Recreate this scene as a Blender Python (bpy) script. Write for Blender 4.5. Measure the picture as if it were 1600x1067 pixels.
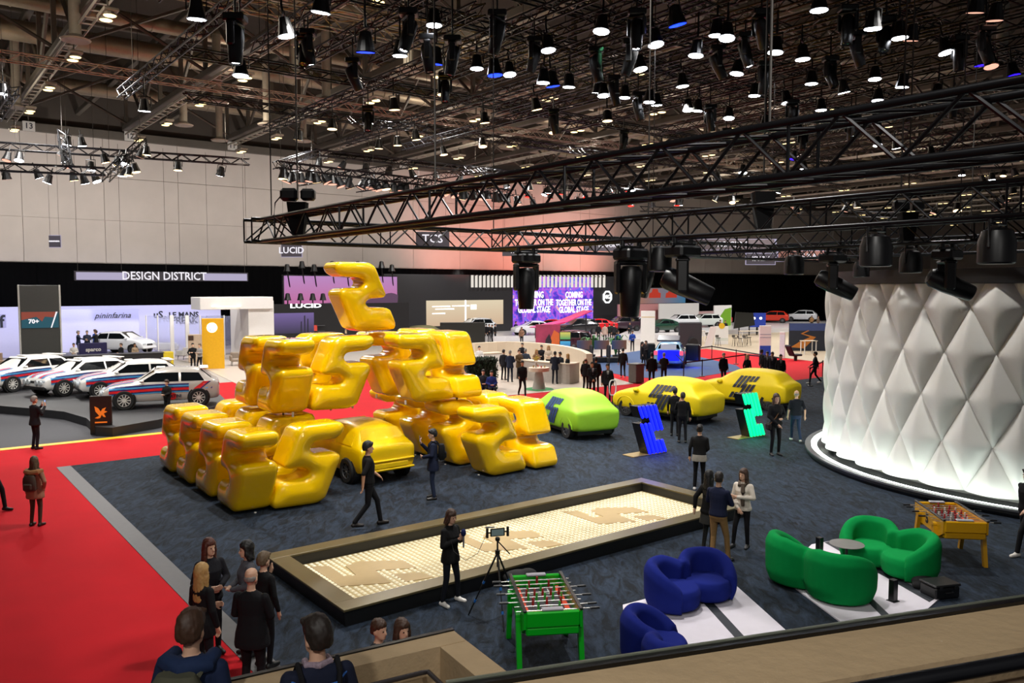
import bpy, bmesh, math, random
import numpy as np
from mathutils import Vector, Matrix
from mathutils.bvhtree import BVHTree
SC = bpy.context.scene
for o in list(bpy.data.objects):
    bpy.data.objects.remove(o)
COL = SC.collection
PI = math.pi
R = math.radians
rnd = random.Random(7)

# ---------------------------------------------------------------- camera, world, lamps, exposure
FPX, CAMH, YH = 1275.0, 5.3, 450.0            # focal length in pixels, eye height, horizon row
PITCH = math.atan((533.5 - YH) / FPX)
cam = bpy.data.cameras.new('camera')
cam.sensor_width = 36.0
cam.lens = 36.0 * FPX / 1600.0
cam.clip_start = 0.05
cam.clip_end = 500
camo = bpy.data.objects.new('camera', cam)
COL.objects.link(camo)
camo.location = (0, 0, CAMH)
camo.rotation_euler = (PI / 2 - PITCH, 0, 0)
SC.camera = camo
SC.view_settings.view_transform = 'Standard'
SC.view_settings.look = 'None'
SC.view_settings.gamma = 1.0
SC.view_settings.use_curve_mapping = False
SC.view_settings.exposure = 0.0
W = bpy.data.worlds.new('hall_air')
SC.world = W
W.use_nodes = True
W.node_tree.nodes['Background'].inputs[0].default_value = (0.80, 0.78, 0.80, 1)
W.node_tree.nodes['Background'].inputs[1].default_value = 0.09

AX = np.array([-.609, .793, 0.0])             # the two directions of the hall's grid on the floor
BX = np.array([.793, .609, 0.0])
def ab(a, b, z=0.0):
    p = AX * a + BX * b
    return Vector((p[0], p[1], z))
ANG_B = math.atan2(.609, .793)
ANG_A = math.atan2(.793, -.609)

def lamp(kind, loc, energy, color=(1, 1, 1), aim=None, cone=100, blend=.6, size=.3, name='hall_lamp'):
    l = bpy.data.lights.new(name, kind)
    l.energy = energy
    l.color = color
    if kind == 'SPOT':
        l.spot_size = R(cone)
        l.spot_blend = blend
        l.shadow_soft_size = size
    elif kind == 'POINT':
        l.shadow_soft_size = size
    elif kind == 'AREA':
        l.shape = 'RECTANGLE'
        l.size, l.size_y = size
    o = bpy.data.objects.new(name, l)
    COL.objects.link(o)
    o.location = loc
    if aim is not None:
        d = Vector(aim) - Vector(loc)
        o.rotation_euler = d.to_track_quat('-Z', 'Y').to_euler()
    return o

WARM, COOL, NEUT = (1, .86, .68), (.86, .93, 1), (1, .97, .92)
# rig lamps over the yellow stand
for a, b, e in ((17, 8, 3600), (22, 12, 4200), (10, 10, 3200), (15, 16, 3600), (25, 18, 3600), (10, 19, 2400), (20, 23, 3000), (28, 8, 3200)):
    p = ab(a, b, 12.0)
    lamp('SPOT', p, e, NEUT, (p.x, p.y, 0), 95, .7, .22, 'rig_lamp')
# the hall's own lamps further off
for a in (36, 47, 57.5):
    for b in (6, 20, 34, 50, 68, 90):
        p = ab(a, b, 14.6)
        lamp('SPOT', p, 5200 if b < 50 else 6500, NEUT, (p.x, p.y, 0), 150, .5, .4, 'hall_lamp')
# light that the luminaires let out sideways on the roof steel
for a in (30, 46):
    for b in (3.2, 16.5, 30, 43, 57):
        lamp('POINT', ab(a, b, 14.5), 420, WARM, size=.3, name='luminaire_spill')
# unseen fill lamps added to brighten the balcony; spots over the show cars
for x, y, z, e, aim, cone in ((-3, -2, 9.5, 1500, (-1.5, 6, 2), 80), (3.5, -2.5, 9.5, 750, (2, 5, 3), 80), (1, 4, 11.5, 1500, (2, 12, 0), 75)):
    lamp('SPOT', (x, y, z), e, NEUT, aim, cone, .7, .25, 'balcony_fill')
for x, y, e, aim in ((2, 24, 1500, (6.4, 33, .6)), (6, 26, 1700, (10.6, 36.5, .6)), (-3, 14, 500, (-5.5, 20, .6)), (2, 16, 500, (-.5, 23, .8)), (-1.5, 13.5, 800, (-3.0, 22.6, .9))):
    lamp('SPOT', (x, y, 12), e * 1.5, (1, .97, .88), aim, 30, .6, .15, 'show_spot')
for x, y, e, aim in ((-16, 18, 2200, (-17, 31, .5)), (-22, 22, 2200, (-21, 32, .5))):
    lamp('SPOT', (x, y, 12), e * 1.5, NEUT, aim, 55, .6, .2, 'rally_spot')
# floods on the white upper wall and the glowing booth wall
for b, e in ((-6, 3000), (4, 3400), (16, 3400), (30, 3000), (46, 2800), (66, 2800)):
    p = ab(66, b, 10.5)
    lamp('SPOT', p, e * .85, (1, .96, .93), ab(76, b, 12.5), 130, .8, .4, 'wall_flood')
# ---------------------------------------------------------------- measuring
_fw = np.array([0, math.cos(PITCH), -math.sin(PITCH)])
_up = np.array([0, math.sin(PITCH), math.cos(PITCH)])
def _ray(u, v):
    return _fw + np.array([1., 0, 0]) * ((u - 800) / FPX) + _up * ((533.5 - v) / FPX)
def G(u, v, z=0.0):
    """floor (or level z) point that the photograph shows at u, v"""
    d = _ray(u, v)
    t = (z - CAMH) / d[2]
    return Vector((d[0] * t, d[1] * t, z))
def D(u, v, y):
    """point at distance y that the photograph shows at u, v"""
    d = _ray(u, v)
    t = y / d[1]
    return Vector((d[0] * t, y, CAMH + d[2] * t))

# ---------------------------------------------------------------- colours and materials
def lin(c):
    if isinstance(c, str):
        c = c.lstrip('#')
        c = [int(c[i:i + 2], 16) / 255 for i in (0, 2, 4)]
        c = [x / 12.92 if x <= .04045 else ((x + .055) / 1.055) ** 2.4 for x in c]
    return (c[0], c[1], c[2], 1.0)
MATS = {}
def mat(name, color='#808080', rough=.5, metal=0., var=.06, scale=8., bump=0., bscale=60., emit=None, es=1., coat=0., alpha=1., trans=0., spec=.5):
    if name in MATS:
        return MATS[name]
    m = bpy.data.materials.new(name)
    m.use_nodes = True
    nt = m.node_tree
    b = nt.nodes['Principled BSDF']
    c = lin(color)
    tc = nt.nodes.new('ShaderNodeTexCoord')
    if var > 0:
        nz = nt.nodes.new('ShaderNodeTexNoise')
        nz.inputs['Scale'].default_value = scale
        nz.inputs['Detail'].default_value = 3
        nt.links.new(tc.outputs['Object'], nz.inputs['Vector'])
        mx = nt.nodes.new('ShaderNodeMix')
        mx.data_type = 'RGBA'
        mx.inputs[6].default_value = tuple(max(0, x * (1 - var * 2)) for x in c[:3]) + (1,)
        mx.inputs[7].default_value = tuple(min(1, x * (1 + var * 2)) for x in c[:3]) + (1,)
        nt.links.new(nz.outputs['Fac'], mx.inputs[0])
        nt.links.new(mx.outputs[2], b.inputs['Base Color'])
    else:
        b.inputs['Base Color'].default_value = c
    b.inputs['Roughness'].default_value = rough
    b.inputs['Metallic'].default_value = metal
    b.inputs['Specular IOR Level'].default_value = spec
    if coat:
        b.inputs['Coat Weight'].default_value = coat
        b.inputs['Coat Roughness'].default_value = .025
    if bump:
        n2 = nt.nodes.new('ShaderNodeTexNoise')
        n2.inputs['Scale'].default_value = bscale
        n2.inputs['Detail'].default_value = 4
        nt.links.new(tc.outputs['Object'], n2.inputs['Vector'])
        bp = nt.nodes.new('ShaderNodeBump')
        bp.inputs['Strength'].default_value = bump
        bp.inputs['Distance'].default_value = .02
        nt.links.new(n2.outputs['Fac'], bp.inputs['Height'])
        nt.links.new(bp.outputs['Normal'], b.inputs['Normal'])
    if emit is not None:
        b.inputs['Emission Color'].default_value = lin(emit)
        b.inputs['Emission Strength'].default_value = es
    if trans:
        b.inputs['Transmission Weight'].default_value = trans
    if alpha < 1:
        b.inputs['Alpha'].default_value = alpha
    MATS[name] = m
    return m
def glow(name, color, es, sample=False):
    m = mat(name, '#101010', .6, var=0, emit=color, es=es)
    if not sample:
        m.cycles.emission_sampling = 'NONE'
    return m

# ---------------------------------------------------------------- mesh building
class MB:
    def __init__(s):
        s.v, s.f, s.m = [], [], []
    def add(s, vs, fs, mi=0):
        k = len(s.v)
        s.v.extend(tuple(float(c) for c in p) for p in vs)
        s.f.extend(tuple(i + k for i in f) for f in fs)
        s.m.extend([mi] * len(fs))
        return s
    def box(s, c, d, rz=0., mi=0, M=None):
        x, y, z = d[0] / 2, d[1] / 2, d[2] / 2
        vs = [Vector(p) for p in ((-x, -y, -z), (x, -y, -z), (x, y, -z), (-x, y, -z), (-x, -y, z), (x, -y, z), (x, y, z), (-x, y, z))]
        if rz:
            Q = Matrix.Rotation(rz, 3, 'Z')
            vs = [Q @ p for p in vs]
        if M is not None:
            vs = [M @ p for p in vs]
        c = Vector(c)
        return s.add([p + c for p in vs], [(0, 3, 2, 1), (4, 5, 6, 7), (0, 1, 5, 4), (1, 2, 6, 5), (2, 3, 7, 6), (3, 0, 4, 7)], mi)
    def cbox(s, c, d, e=.02, rz=0., mi=0, M=None):
        """box with chamfered edges"""
        bm = bmesh.new()
        bmesh.ops.create_cube(bm, size=1)
        for v in bm.verts:
            v.co = Vector((v.co.x * d[0], v.co.y * d[1], v.co.z * d[2]))
        bmesh.ops.bevel(bm, geom=bm.edges[:], offset=min(e, min(d) * .45), segments=1, affect='EDGES')
        Q = Matrix.Rotation(rz, 3, 'Z') if M is None else M
        c = Vector(c)
        bm.verts.index_update()
        s.add([Q @ v.co + c for v in bm.verts], [[v.index for v in f.verts] for f in bm.faces], mi)
        bm.free()
        return s
    def cyl(s, p0, p1, r0, r1=None, n=10, mi=0, caps=True):
        r1 = r0 if r1 is None else r1
        p0, p1 = Vector(p0), Vector(p1)
        d = (p1 - p0)
        q = d.to_track_quat('Z', 'Y') if d.length > 1e-9 else Matrix.Identity(3).to_quaternion()
        vs = []
        for p, r in ((p0, r0), (p1, r1)):
            for i in range(n):
                a = 2 * PI * i / n
                vs.append(p + q @ Vector((r * math.cos(a), r * math.sin(a), 0)))
        fs = [(i, (i + 1) % n, n + (i + 1) % n, n + i) for i in range(n)]
        if caps:
            fs += [tuple(range(n - 1, -1, -1)), tuple(range(n, 2 * n))]
        return s.add(vs, fs, mi)
    def tube(s, pts, r, n=8, mi=0):
        pts = [Vector(p) for p in pts]
        vs, fs = [], []
        for i, p in enumerate(pts):
            d = (pts[min(i + 1, len(pts) - 1)] - pts[max(i - 1, 0)])
            q = d.to_track_quat('Z', 'Y')
            rr = r[i] if isinstance(r, (list, tuple)) else r
            for k in range(n):
                a = 2 * PI * k / n
                vs.append(p + q @ Vector((rr * math.cos(a), rr * math.sin(a), 0)))
        for i in range(len(pts) - 1):
            for k in range(n):
                fs.append((i * n + k, i * n + (k + 1) % n, (i + 1) * n + (k + 1) % n, (i + 1) * n + k))
        fs += [tuple(range(n - 1, -1, -1)), tuple(range((len(pts) - 1) * n, len(pts) * n))]
        return s.add(vs, fs, mi)
    def sph(s, c, r, n=10, k=7, mi=0):
        if not isinstance(r, (list, tuple)):
            r = (r, r, r)
        c = Vector(c)
        vs = [c + Vector((0, 0, -r[2]))]
        for j in range(1, k):
            t = -PI / 2 + PI * j / k
            for i in range(n):
                a = 2 * PI * i / n
                vs.append(c + Vector((r[0] * math.cos(t) * math.cos(a), r[1] * math.cos(t) * math.sin(a), r[2] * math.sin(t))))
        vs.append(c + Vector((0, 0, r[2])))
        fs = [(0, 1 + (i + 1) % n, 1 + i) for i in range(n)]
        for j in range(k - 2):
            o = 1 + j * n
            fs += [(o + i, o + (i + 1) % n, o + n + (i + 1) % n, o + n + i) for i in range(n)]
        o = 1 + (k - 2) * n
        fs += [(o + i, o + (i + 1) % n, len(vs) - 1) for i in range(n)]
        return s.add(vs, fs, mi)
    def cap(s, p0, p1, r0, r1=None, n=10, mi=0):
        """tapered capsule"""
        r1 = r0 if r1 is None else r1
        p0, p1 = Vector(p0), Vector(p1)
        d = p1 - p0
        if d.length < 1e-6:
            return s.sph(p0, r0, n, 6, mi)
        u = d.normalized()
        pts, rr = [], []
        for t in (-.98, -.75, -.35):
            pts.append(p0 + u * r0 * t); rr.append(r0 * math.sqrt(1 - t * t))
        pts.append(p0); rr.append(r0)
        pts.append(p1); rr.append(r1)
        for t in (.35, .75, .98):
            pts.append(p1 + u * r1 * t); rr.append(r1 * math.sqrt(1 - t * t))
        q = d.to_track_quat('Z', 'Y')
        vs, fs = [], []
        for p, r in zip(pts, rr):
            for k in range(n):
                a = 2 * PI * k / n
                vs.append(p + q @ Vector((r * math.cos(a), r * math.sin(a), 0)))
        for i in range(len(pts) - 1):
            for k in range(n):
                fs.append((i * n + k, i * n + (k + 1) % n, (i + 1) * n + (k + 1) % n, (i + 1) * n + k))
        fs += [tuple(range(n - 1, -1, -1)), tuple(range((len(pts) - 1) * n, len(pts) * n))]
        return s.add(vs, fs, mi)
    def lathe(s, prof, n=20, mi=0, c=(0, 0, 0), M=None):
        c = Vector(c)
        vs, fs = [], []
        for r, z in prof:
            for i in range(n):
                a = 2 * PI * i / n
                p = Vector((r * math.cos(a), r * math.sin(a), z))
                vs.append((M @ p if M is not None else p) + c)
        for j in range(len(prof) - 1):
            fs += [(j * n + i, j * n + (i + 1) % n, (j + 1) * n + (i + 1) % n, (j + 1) * n + i) for i in range(n)]
        loop = prof[0] == prof[-1]
        if prof[0][0] > 1e-5 and not loop:
            fs.append(tuple(range(n - 1, -1, -1)))
        if prof[-1][0] > 1e-5 and not loop:
            fs.append(tuple(range((len(prof) - 1) * n, len(prof) * n)))
        return s.add(vs, fs, mi)
    def loft(s, rings, mi=0, caps=True, closed=True):
        n = len(rings[0])
        vs = [p for r in rings for p in r]
        fs = []
        for j in range(len(rings) - 1):
            for i in range(n if closed else n - 1):
                fs.append((j * n + i, j * n + (i + 1) % n, (j + 1) * n + (i + 1) % n, (j + 1) * n + i))
        if caps:
            fs += [tuple(range(n - 1, -1, -1)), tuple(range((len(rings) - 1) * n, len(rings) * n))]
        return s.add(vs, fs, mi)
    def prism(s, poly, h0, h1, mi=0, M=None, c=(0, 0, 0)):
        """polygon in x, y raised from h0 to h1; M turns it"""
        n = len(poly)
        ar = sum(poly[i][0] * poly[(i + 1) % n][1] - poly[(i + 1) % n][0] * poly[i][1] for i in range(n))
        if ar < 0:
            poly = poly[::-1]
        c = Vector(c)
        vs = [Vector((x, y, h)) for h in (h0, h1) for x, y in poly]
        vs = [(M @ p if M is not None else p) + c for p in vs]
        fs = [tuple(range(n - 1, -1, -1)), tuple(range(n, 2 * n))] + [(i, (i + 1) % n, n + (i + 1) % n, n + i) for i in range(n)]
        return s.add(vs, fs, mi)
    def mesh(s, name='mesh', smooth=False):
        me = bpy.data.meshes.new(name)
        me.from_pydata(s.v, [], s.f)
        me.polygons.foreach_set('material_index', s.m)
        if smooth:
            me.polygons.foreach_set('use_smooth', [True] * len(s.f))
        me.update()
        return me
UPY = Matrix.Rotation(PI / 2, 3, 'X')      # x, y, z -> x, -z, y : a prism drawn in x, y then stands up in x, z
def smooth_by_angle(me, deg=40):
    me.polygons.foreach_set('use_smooth', [True] * len(me.polygons))
    try:
        me.set_sharp_from_angle(angle=R(deg))
    except Exception:
        pass
def ob(name, g, m=None, parent=None, smooth=False, loc=None, rz=None, kind=None):
    me = g.mesh(name) if isinstance(g, MB) else g
    if smooth:
        smooth_by_angle(me, 42 if smooth is True else smooth)
    if m is not None and len(me.materials) == 0:
        for x in (m if isinstance(m, (list, tuple)) else [m]):
            me.materials.append(x)
    o = bpy.data.objects.new(name, me)
    COL.objects.link(o)
    if parent is not None:
        o.parent = parent
    if loc is not None:
        o.location = loc
    if rz is not None:
        o.rotation_euler = (0, 0, rz)
    if kind:
        o['kind'] = kind
    return o
def tag(o, label, cat, group=None):
    o['label'] = label
    o['category'] = cat
    if group:
        o['group'] = group
    return o
def thing(name, label, cat, loc=(0, 0, 0), rz=0., group=None):
    o = bpy.data.objects.new(name, None)
    COL.objects.link(o)
    o.location = loc
    o.rotation_euler = (0, 0, rz)
    o.empty_display_size = .2
    return tag(o, label, cat, group)
def struct(name, g, m, parent=None, **k):
    o = ob(name, g, m, parent, **k)
    if parent is None:
        o['kind'] = 'structure'
    return o
def copy_tree(o, parent=None):
    c = o.copy()
    COL.objects.link(c)
    c.parent = parent
    for ch in o.children:
        copy_tree(ch, c)
    return c
TMP = bpy.data.scenes.new('workshop')
def bake(o):
    """evaluate one object alone, off the set"""
    TMP.collection.objects.link(o)
    vl = TMP.view_layers[0]
    vl.update()
    me = bpy.data.meshes.new_from_object(o.evaluated_get(vl.depsgraph))
    bpy.data.objects.remove(o)
    return me
def remesh(mb, vox, it=3, fac=.5):
    """one continuous skin over overlapping closed shapes; materials follow the nearest shape"""
    src = mb.mesh('src')
    o = bpy.data.objects.new('src', src)
    md = o.modifiers.new('r', 'REMESH')
    md.mode = 'VOXEL'
    md.voxel_size = vox
    if it:
        sm = o.modifiers.new('s', 'SMOOTH')
        sm.iterations = it
        sm.factor = fac
    me = bake(o)
    if max(mb.m) > 0:
        bv = BVHTree.FromPolygons(mb.v, mb.f)
        idx = [mb.m[bv.find_nearest(p.center)[2]] for p in me.polygons]
        me.polygons.foreach_set('material_index', idx)
    me.polygons.foreach_set('use_smooth', [True] * len(me.polygons))
    bpy.data.meshes.remove(src)
    return me
def text(name, s, size, m, parent=None, loc=(0, 0, 0), rot=(PI / 2, 0, 0), depth=.01, align='CENTER', bold=0., sx=1., shear=0.):
    cu = bpy.data.curves.new(name, 'FONT')
    cu.body = s
    cu.size = size
    cu.extrude = depth
    cu.offset = bold
    cu.shear = shear
    cu.align_x = align
    cu.align_y = 'CENTER'
    cu.resolution_u = 2
    t = bpy.data.objects.new('t', cu)
    me = bake(t)
    bpy.data.curves.remove(cu)
    o = ob(name, me, m, parent)
    me.materials.clear(); me.materials.append(m)
    o.location = loc
    o.rotation_euler = rot
    o.scale = (sx, 1, 1)
    return o
def poly_px(pts, z=0.0):
    return [(p.x, p.y) for p in (G(u, v, z) for u, v in pts)]
# ---------------------------------------------------------------- the hall: floor, walls, roof
M_floor = mat('hall_floor', '#9a938c', .6, var=.05, scale=2)
M_red = mat('red_carpet', '#b3101c', .95, var=.06, scale=1.2, bump=.25, bscale=300, spec=.2)
def carpet_mat():
    m = mat('navy_carpet', '#222c38', .9, var=0, bump=.5, bscale=90, spec=.25)
    nt = m.node_tree
    b = nt.nodes['Principled BSDF']
    tc = [n for n in nt.nodes if n.type == 'TEX_COORD'][0]
    mp = nt.nodes.new('ShaderNodeMapping')
    mp.inputs['Scale'].default_value = (1.6, .55, 1)
    mp.inputs['Rotation'].default_value = (0, 0, .4)
    nt.links.new(tc.outputs['Object'], mp.inputs[0])
    n1 = nt.nodes.new('ShaderNodeTexNoise')
    n1.inputs['Scale'].default_value = 3.2
    n1.inputs['Detail'].default_value = 7
    n1.inputs['Roughness'].default_value = .72
    n1.inputs['Distortion'].default_value = 1.2
    nt.links.new(mp.outputs[0], n1.inputs['Vector'])
    cr = nt.nodes.new('ShaderNodeValToRGB')
    cr.color_ramp.elements[0].position = .40
    cr.color_ramp.elements[0].color = lin('#0b1118')
    cr.color_ramp.elements[1].position = .62
    cr.color_ramp.elements[1].color = lin('#243040')
    nt.links.new(n1.outputs['Fac'], cr.inputs[0])
    nt.links.new(cr.outputs[0], b.inputs['Base Color'])
    return m
M_navy = carpet_mat()
def abpoly(a0, a1, b0, b1):
    return [tuple(ab(a, b)[:2]) for a, b in ((a0, b0), (a0, b1), (a1, b1), (a1, b0))]
struct('floor', MB().prism(abpoly(-14, 80, -45, 190), -.25, 0), M_floor)
struct('floor_red_carpet', MB().prism(abpoly(-13.8, 46, -30, 66), -.02, .006), M_red)
struct('floor_navy_carpet', MB().prism(abpoly(-13.6, 27.1, 4.2, 62), 0, .014), M_navy)
struct('trim_1', MB().prism(abpoly(-13.6, 27.1, 3.83, 4.2), 0, .016), mat('grey_edge', '#4d4c4e', .6))
A_ST = 31.05
struct('floor_rally_stand', MB().prism(abpoly(A_ST + .4, 46.5, -30, 12.6), 0, .012), mat('rally_floor', '#34343a', .8, var=.08))
struct('trim_2', MB().prism(abpoly(A_ST, A_ST + .4, -30, 12.6), 0, .016), mat('yellow_edge', '#e5b60c', .5))
M_cream = mat('cream_floor', '#b9aca0', .35, var=.03)
struct('floor_lounge', MB().prism(poly_px([(224, 552), (262, 560), (302, 567), (378, 604), (470, 600), (470, 528), (228, 528)]), 0, .02), M_cream)
struct('floor_information', MB().prism(poly_px([(640, 640), (797, 618), (990, 600), (912, 577), (935, 562), (760, 540), (640, 545)]), 0, .02), M_cream)
struct('floor_test_drive', MB().prism(poly_px([(1085, 543), (1291, 567), (1400, 580), (1400, 515), (1090, 515)]), 0, .02), mat('beige_floor', '#a3937c', .5))
struct('floor_blue_carpet', MB().prism(poly_px([(925, 577), (990, 590), (1075, 592), (1160, 578), (1150, 571), (1090, 557), (1000, 548), (920, 560)]), 0, .016), mat('blue_carpet', '#33486e', .95, var=.05, bump=.2, bscale=200))
struct('floor_white_stage', MB().prism(poly_px([(590, 537), (790, 533), (960, 533), (990, 519), (960, 511), (760, 518), (590, 522)]), 0, .5), mat('white_stage', '#c9c6c8', .25, var=.02))

M_wall = mat('wall_cloth', '#b5aca4', .9, var=.05, scale=.6, bump=.15, bscale=3)
AW = 76.0
wall = struct('wall_back', MB().prism(abpoly(AW, AW + .4, -40, 188), 0, 18.3), M_wall)
struct('wall_back_upper', MB().prism(abpoly(AW - .5, AW + .4, -40, 188), 18.3, 23.5), mat('roof_deck', '#3a332c', .9, var=.12, scale=.8))
pan = MB().cbox((0, 0, 0), (5.975, .10, 3.57), .02).mesh('wall_panel')
pan.materials.append(M_wall)
for k in range(24):
    for j in range(3):
        o = ob('wall_panel', pan, None, wall)
        o.location = ab(AW - .06, -18 + 6 * k, 9.2 + 3.6 * j)
        o.rotation_euler.z = ANG_B
struct('wall_right', MB().prism(abpoly(-10, 76, 160, 160.4), 0, 23.5), M_wall)
struct('wall_left', MB().prism(abpoly(30, 76, -40.4, -40), 0, 23.5), M_wall)
M_black = mat('black_drape', '#060607', .98, var=.1, scale=3, spec=.05)
pleat = MB()
xs = np.linspace(-3.8, 3.8, 77)
pleat.loft([[(x, .06 * math.sin(x * 9) - .02, z) for x in xs] + [(x, .06 * math.sin(x * 9) + .03, z) for x in xs[::-1]] for z in (0, 7.35)])
pleat = pleat.mesh('drape', True)
pleat.materials.append(M_black)
for k in range(21):
    o = ob('black_drape', pleat)
    o.location = ab(AW - .5, -16 + 7.4 * k, 0.01)
    o.rotation_euler.z = ANG_B
    tag(o, 'tall black pleated drape at the foot of the hall wall, %s from the left' % ['first','second','third','fourth','fifth','sixth','seventh','eighth','ninth','tenth','eleventh','twelfth','thirteenth','fourteenth','fifteenth','sixteenth','seventeenth','eighteenth','nineteenth','twentieth','twenty-first'][k], 'drape', 'black drapes along the hall wall')

# roof: deck, lattice girders with walkway trays, cross beams, ducts
M_deck = mat('roof_deck', '#40382f', .9, var=.12, scale=.8)
M_steel = mat('roof_steel', '#4d473f', .6, var=.1, scale=1.5)
M_steel2 = mat('roof_steel_light', '#8f887c', .5, var=.08)
struct('ceiling', MB().prism(abpoly(-14, 80, -45, 190), 23.5, 23.8), M_deck)
rp = MB().cbox((0, 0, 0), (6.4, .5, .35), .03).mesh('roof_rib')
rp.materials.append(M_deck)
LINES = [6.5 + 6.65 * k for k in range(-2, 19)]
AS = np.arange(17, 76.1, 4.2)
def girder():
    top = MB(); bot = MB(); br = MB()
    top.cbox((46, 0, 19.6), (60, .35, .4), .04)
    bot.cbox((38, 0, 15.9), (43, .35, .35), .04)
    for i, a in enumerate(AS[AS < 60]):
        br.box((a, 0, 17.75), (.2, .2, 3.5))
        if i + 1 < len(AS[AS < 60]):
            z0, z1 = (16, 19.5) if i % 2 else (19.5, 16)
            br.cyl((a, 0, z0), (AS[i + 1], 0, z1), .1, n=5)
    return [x.mesh('m') for x in (top, bot, br)]
gm = girder()
trm = MB()
for s in (-.22, .22):
    trm.box((37.7, s, 15.35), (41.4, .03, .12))
for a in np.arange(17, 58.3, .9):
    trm.box((a, 0, 15.32), (.07, .46, .04))
trm = trm.mesh('tray')
ORD = ['zeroth', 'first', 'second', 'third', 'fourth', 'fifth', 'sixth', 'seventh', 'eighth', 'ninth', 'tenth', 'eleventh', 'twelfth', 'thirteenth', 'fourteenth', 'fifteenth', 'sixteenth', 'seventeenth', 'eighteenth', 'nineteenth', 'twentieth', 'twenty-first', 'twenty-second', 'twenty-third', 'twenty-fourth', 'twenty-fifth', 'twenty-sixth', 'twenty-seventh', 'twenty-eighth', 'twenty-ninth', 'thirtieth']
for k, b in enumerate(LINES):
    t = thing('roof_girder', 'dark steel roof girder with pale cable tray below, %s from the left' % ORD[k + 1], 'girder', ab(0, b), ANG_A, 'steel lattice girders under the hall roof')
    for n, me in zip(('top_chord', 'bottom_chord', 'bracing'), gm):
        o = ob(n, me, M_steel, t)
        if n == 'bracing':
            o['kind'] = 'stuff'
    ob('cable_tray', trm, mat('tray_pale', '#b9b5ac', .5), t)
crs = MB().cbox((0, 0, 0), (170, .3, .7), .04).mesh('beam')
for a, z in ((24, 20.2), (33, 20.2), (42, 20.2), (51, 20.2), (60, 20.2), (69, 20.2), (75, 18.0)):
    o = tag(ob('cross_beam', crs, M_steel), 'long dark steel beam running crosswise %s' % ('at the top edge of the white wall' if a == 75 else 'above the girders, %s from the white wall' % ORD[int((78 - a) / 9)]), 'beam', 'steel beams under the roof')
    o.location = ab(a, 70, z)
    o.rotation_euler.z = ANG_B
# diagonal roof struts, between girders
strut = MB().cyl((0, 0, 0), (6.65, 0, 3.4), .09, n=5)
strut.cyl((6.65, 0, 0), (0, 0, 3.4), .09, n=5)
strut = strut.mesh('strut')
strut.materials.append(M_steel)
for i, a in enumerate((25, 33, 42, 51, 58.5)):
    for k, b in enumerate(LINES[:14]):
        o = tag(ob('cross_brace', strut), 'crossed steel struts right of the %s roof girder, %s row from the white wall' % (ORD[k + 1], ORD[5 - i]), 'strut', 'crossed struts between the roof girders')
        o.location = ab(a, b, 16.0)
        o.rotation_euler.z = ANG_B
M_duct = mat('duct', '#8d8270', .45, .5, var=.08)
for a, z, r, lb in ((47.6, 18.0, .52, 'thick pale ventilation duct running below the roof, widest of the ducts'), (43.5, 18.3, .36, 'slim pale ventilation duct running below the roof in front of the widest one'), (64, 19.2, .5, 'pale ventilation duct close to the white wall below the roof'), (36.5, 18.6, .4, 'pale ventilation duct nearest the blue spotlights below the roof')):
    m = MB().cyl((-40, 0, 0), (90, 0, 0), r, n=14)
    for x in np.arange(-40, 90, 3.0):
        m.cyl((x - .04, 0, 0), (x + .04, 0, 0), r + .03, n=14)
    o = tag(ob('air_duct', m, M_duct, smooth=True), lb, 'duct')
    o.location = ab(a, 30, z)
    o.rotation_euler.z = ANG_B
# round ceiling diffusers on drop pipes
dm = MB().cyl((0, 0, .12), (0, 0, 3.4), .22, n=10)
ds = MB().lathe([(.2, .2), (.34, .08), (.55, .0), (.5, -.06), (.2, -.04)], 16)
dm, ds = dm.mesh('pipe'), ds.mesh('rim')
for k, (u, v) in enumerate([(118, 62), (26, 167), (287, 195), (460, 117), (510, 157), (417, 194), (1076, 27), (638, 107), (683, 152), (1335, 97), (1565, 88), (474, 220), (343, 219), (340, 160)]):
    p = D(u, v, (15.0 - CAMH) * FPX / (YH - v))
    t = thing('air_diffuser', 'round pale air outlet at the end of a thick drop pipe under the roof', 'air outlet', p, 0, 'round air outlets under the roof')
    ob('pipe', dm, M_steel2, t, smooth=True); ob('rim', ds, mat('diffuser', '#8c8378', .5), t, smooth=True)
# twin hall luminaires along every tray
M_lampglass = glow('warm_lamp_glass', '#ffdf9a', 3.2)
M_lampcool = glow('cool_lamp_glass', '#f2f4ff', 30)
hous = MB().cbox((0, 0, .16), (1.2, .5, .12), .03)
for s in (-.3, .3):
    hous.lathe([(.12, .2), (.16, .1), (.24, .0)], 10, c=(s, 0, .0))
hous = hous.mesh('housing')
lens = MB()
for s in (-.3, .3):
    lens.lathe([(.001, -.03), (.2, -.02), (.22, .01)], 10, c=(s, 0, 0))
lens = lens.mesh('lens')
rod = MB().cyl((0, 0, .2), (0, 0, .9), .03, n=5).mesh('rod')
for k, b in enumerate(LINES):
    for j in range(9):
        a = 24 + 6.35 * j + (k % 3) * .5
        if a > 58.6:
            continue
        p = ab(a, b, 14.6)
        if p.y < 20 or abs(p.x) > p.y * .70 or (p.z - CAMH) / p.y > .37 or p.y > 135:
            continue
        t = thing('hall_luminaire', 'twin warm hall luminaire, %s from the wall on the %s cable tray from the left' % (ORD[6 - j], ORD[k + 1]), 'luminaire', p, ANG_A, 'warm twin luminaires under the cable trays')
        ob('housing', hous, M_steel2, t)
        ob('lens', lens, M_lampglass, t)
        ob('rod', rod, M_steel, t)
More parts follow.
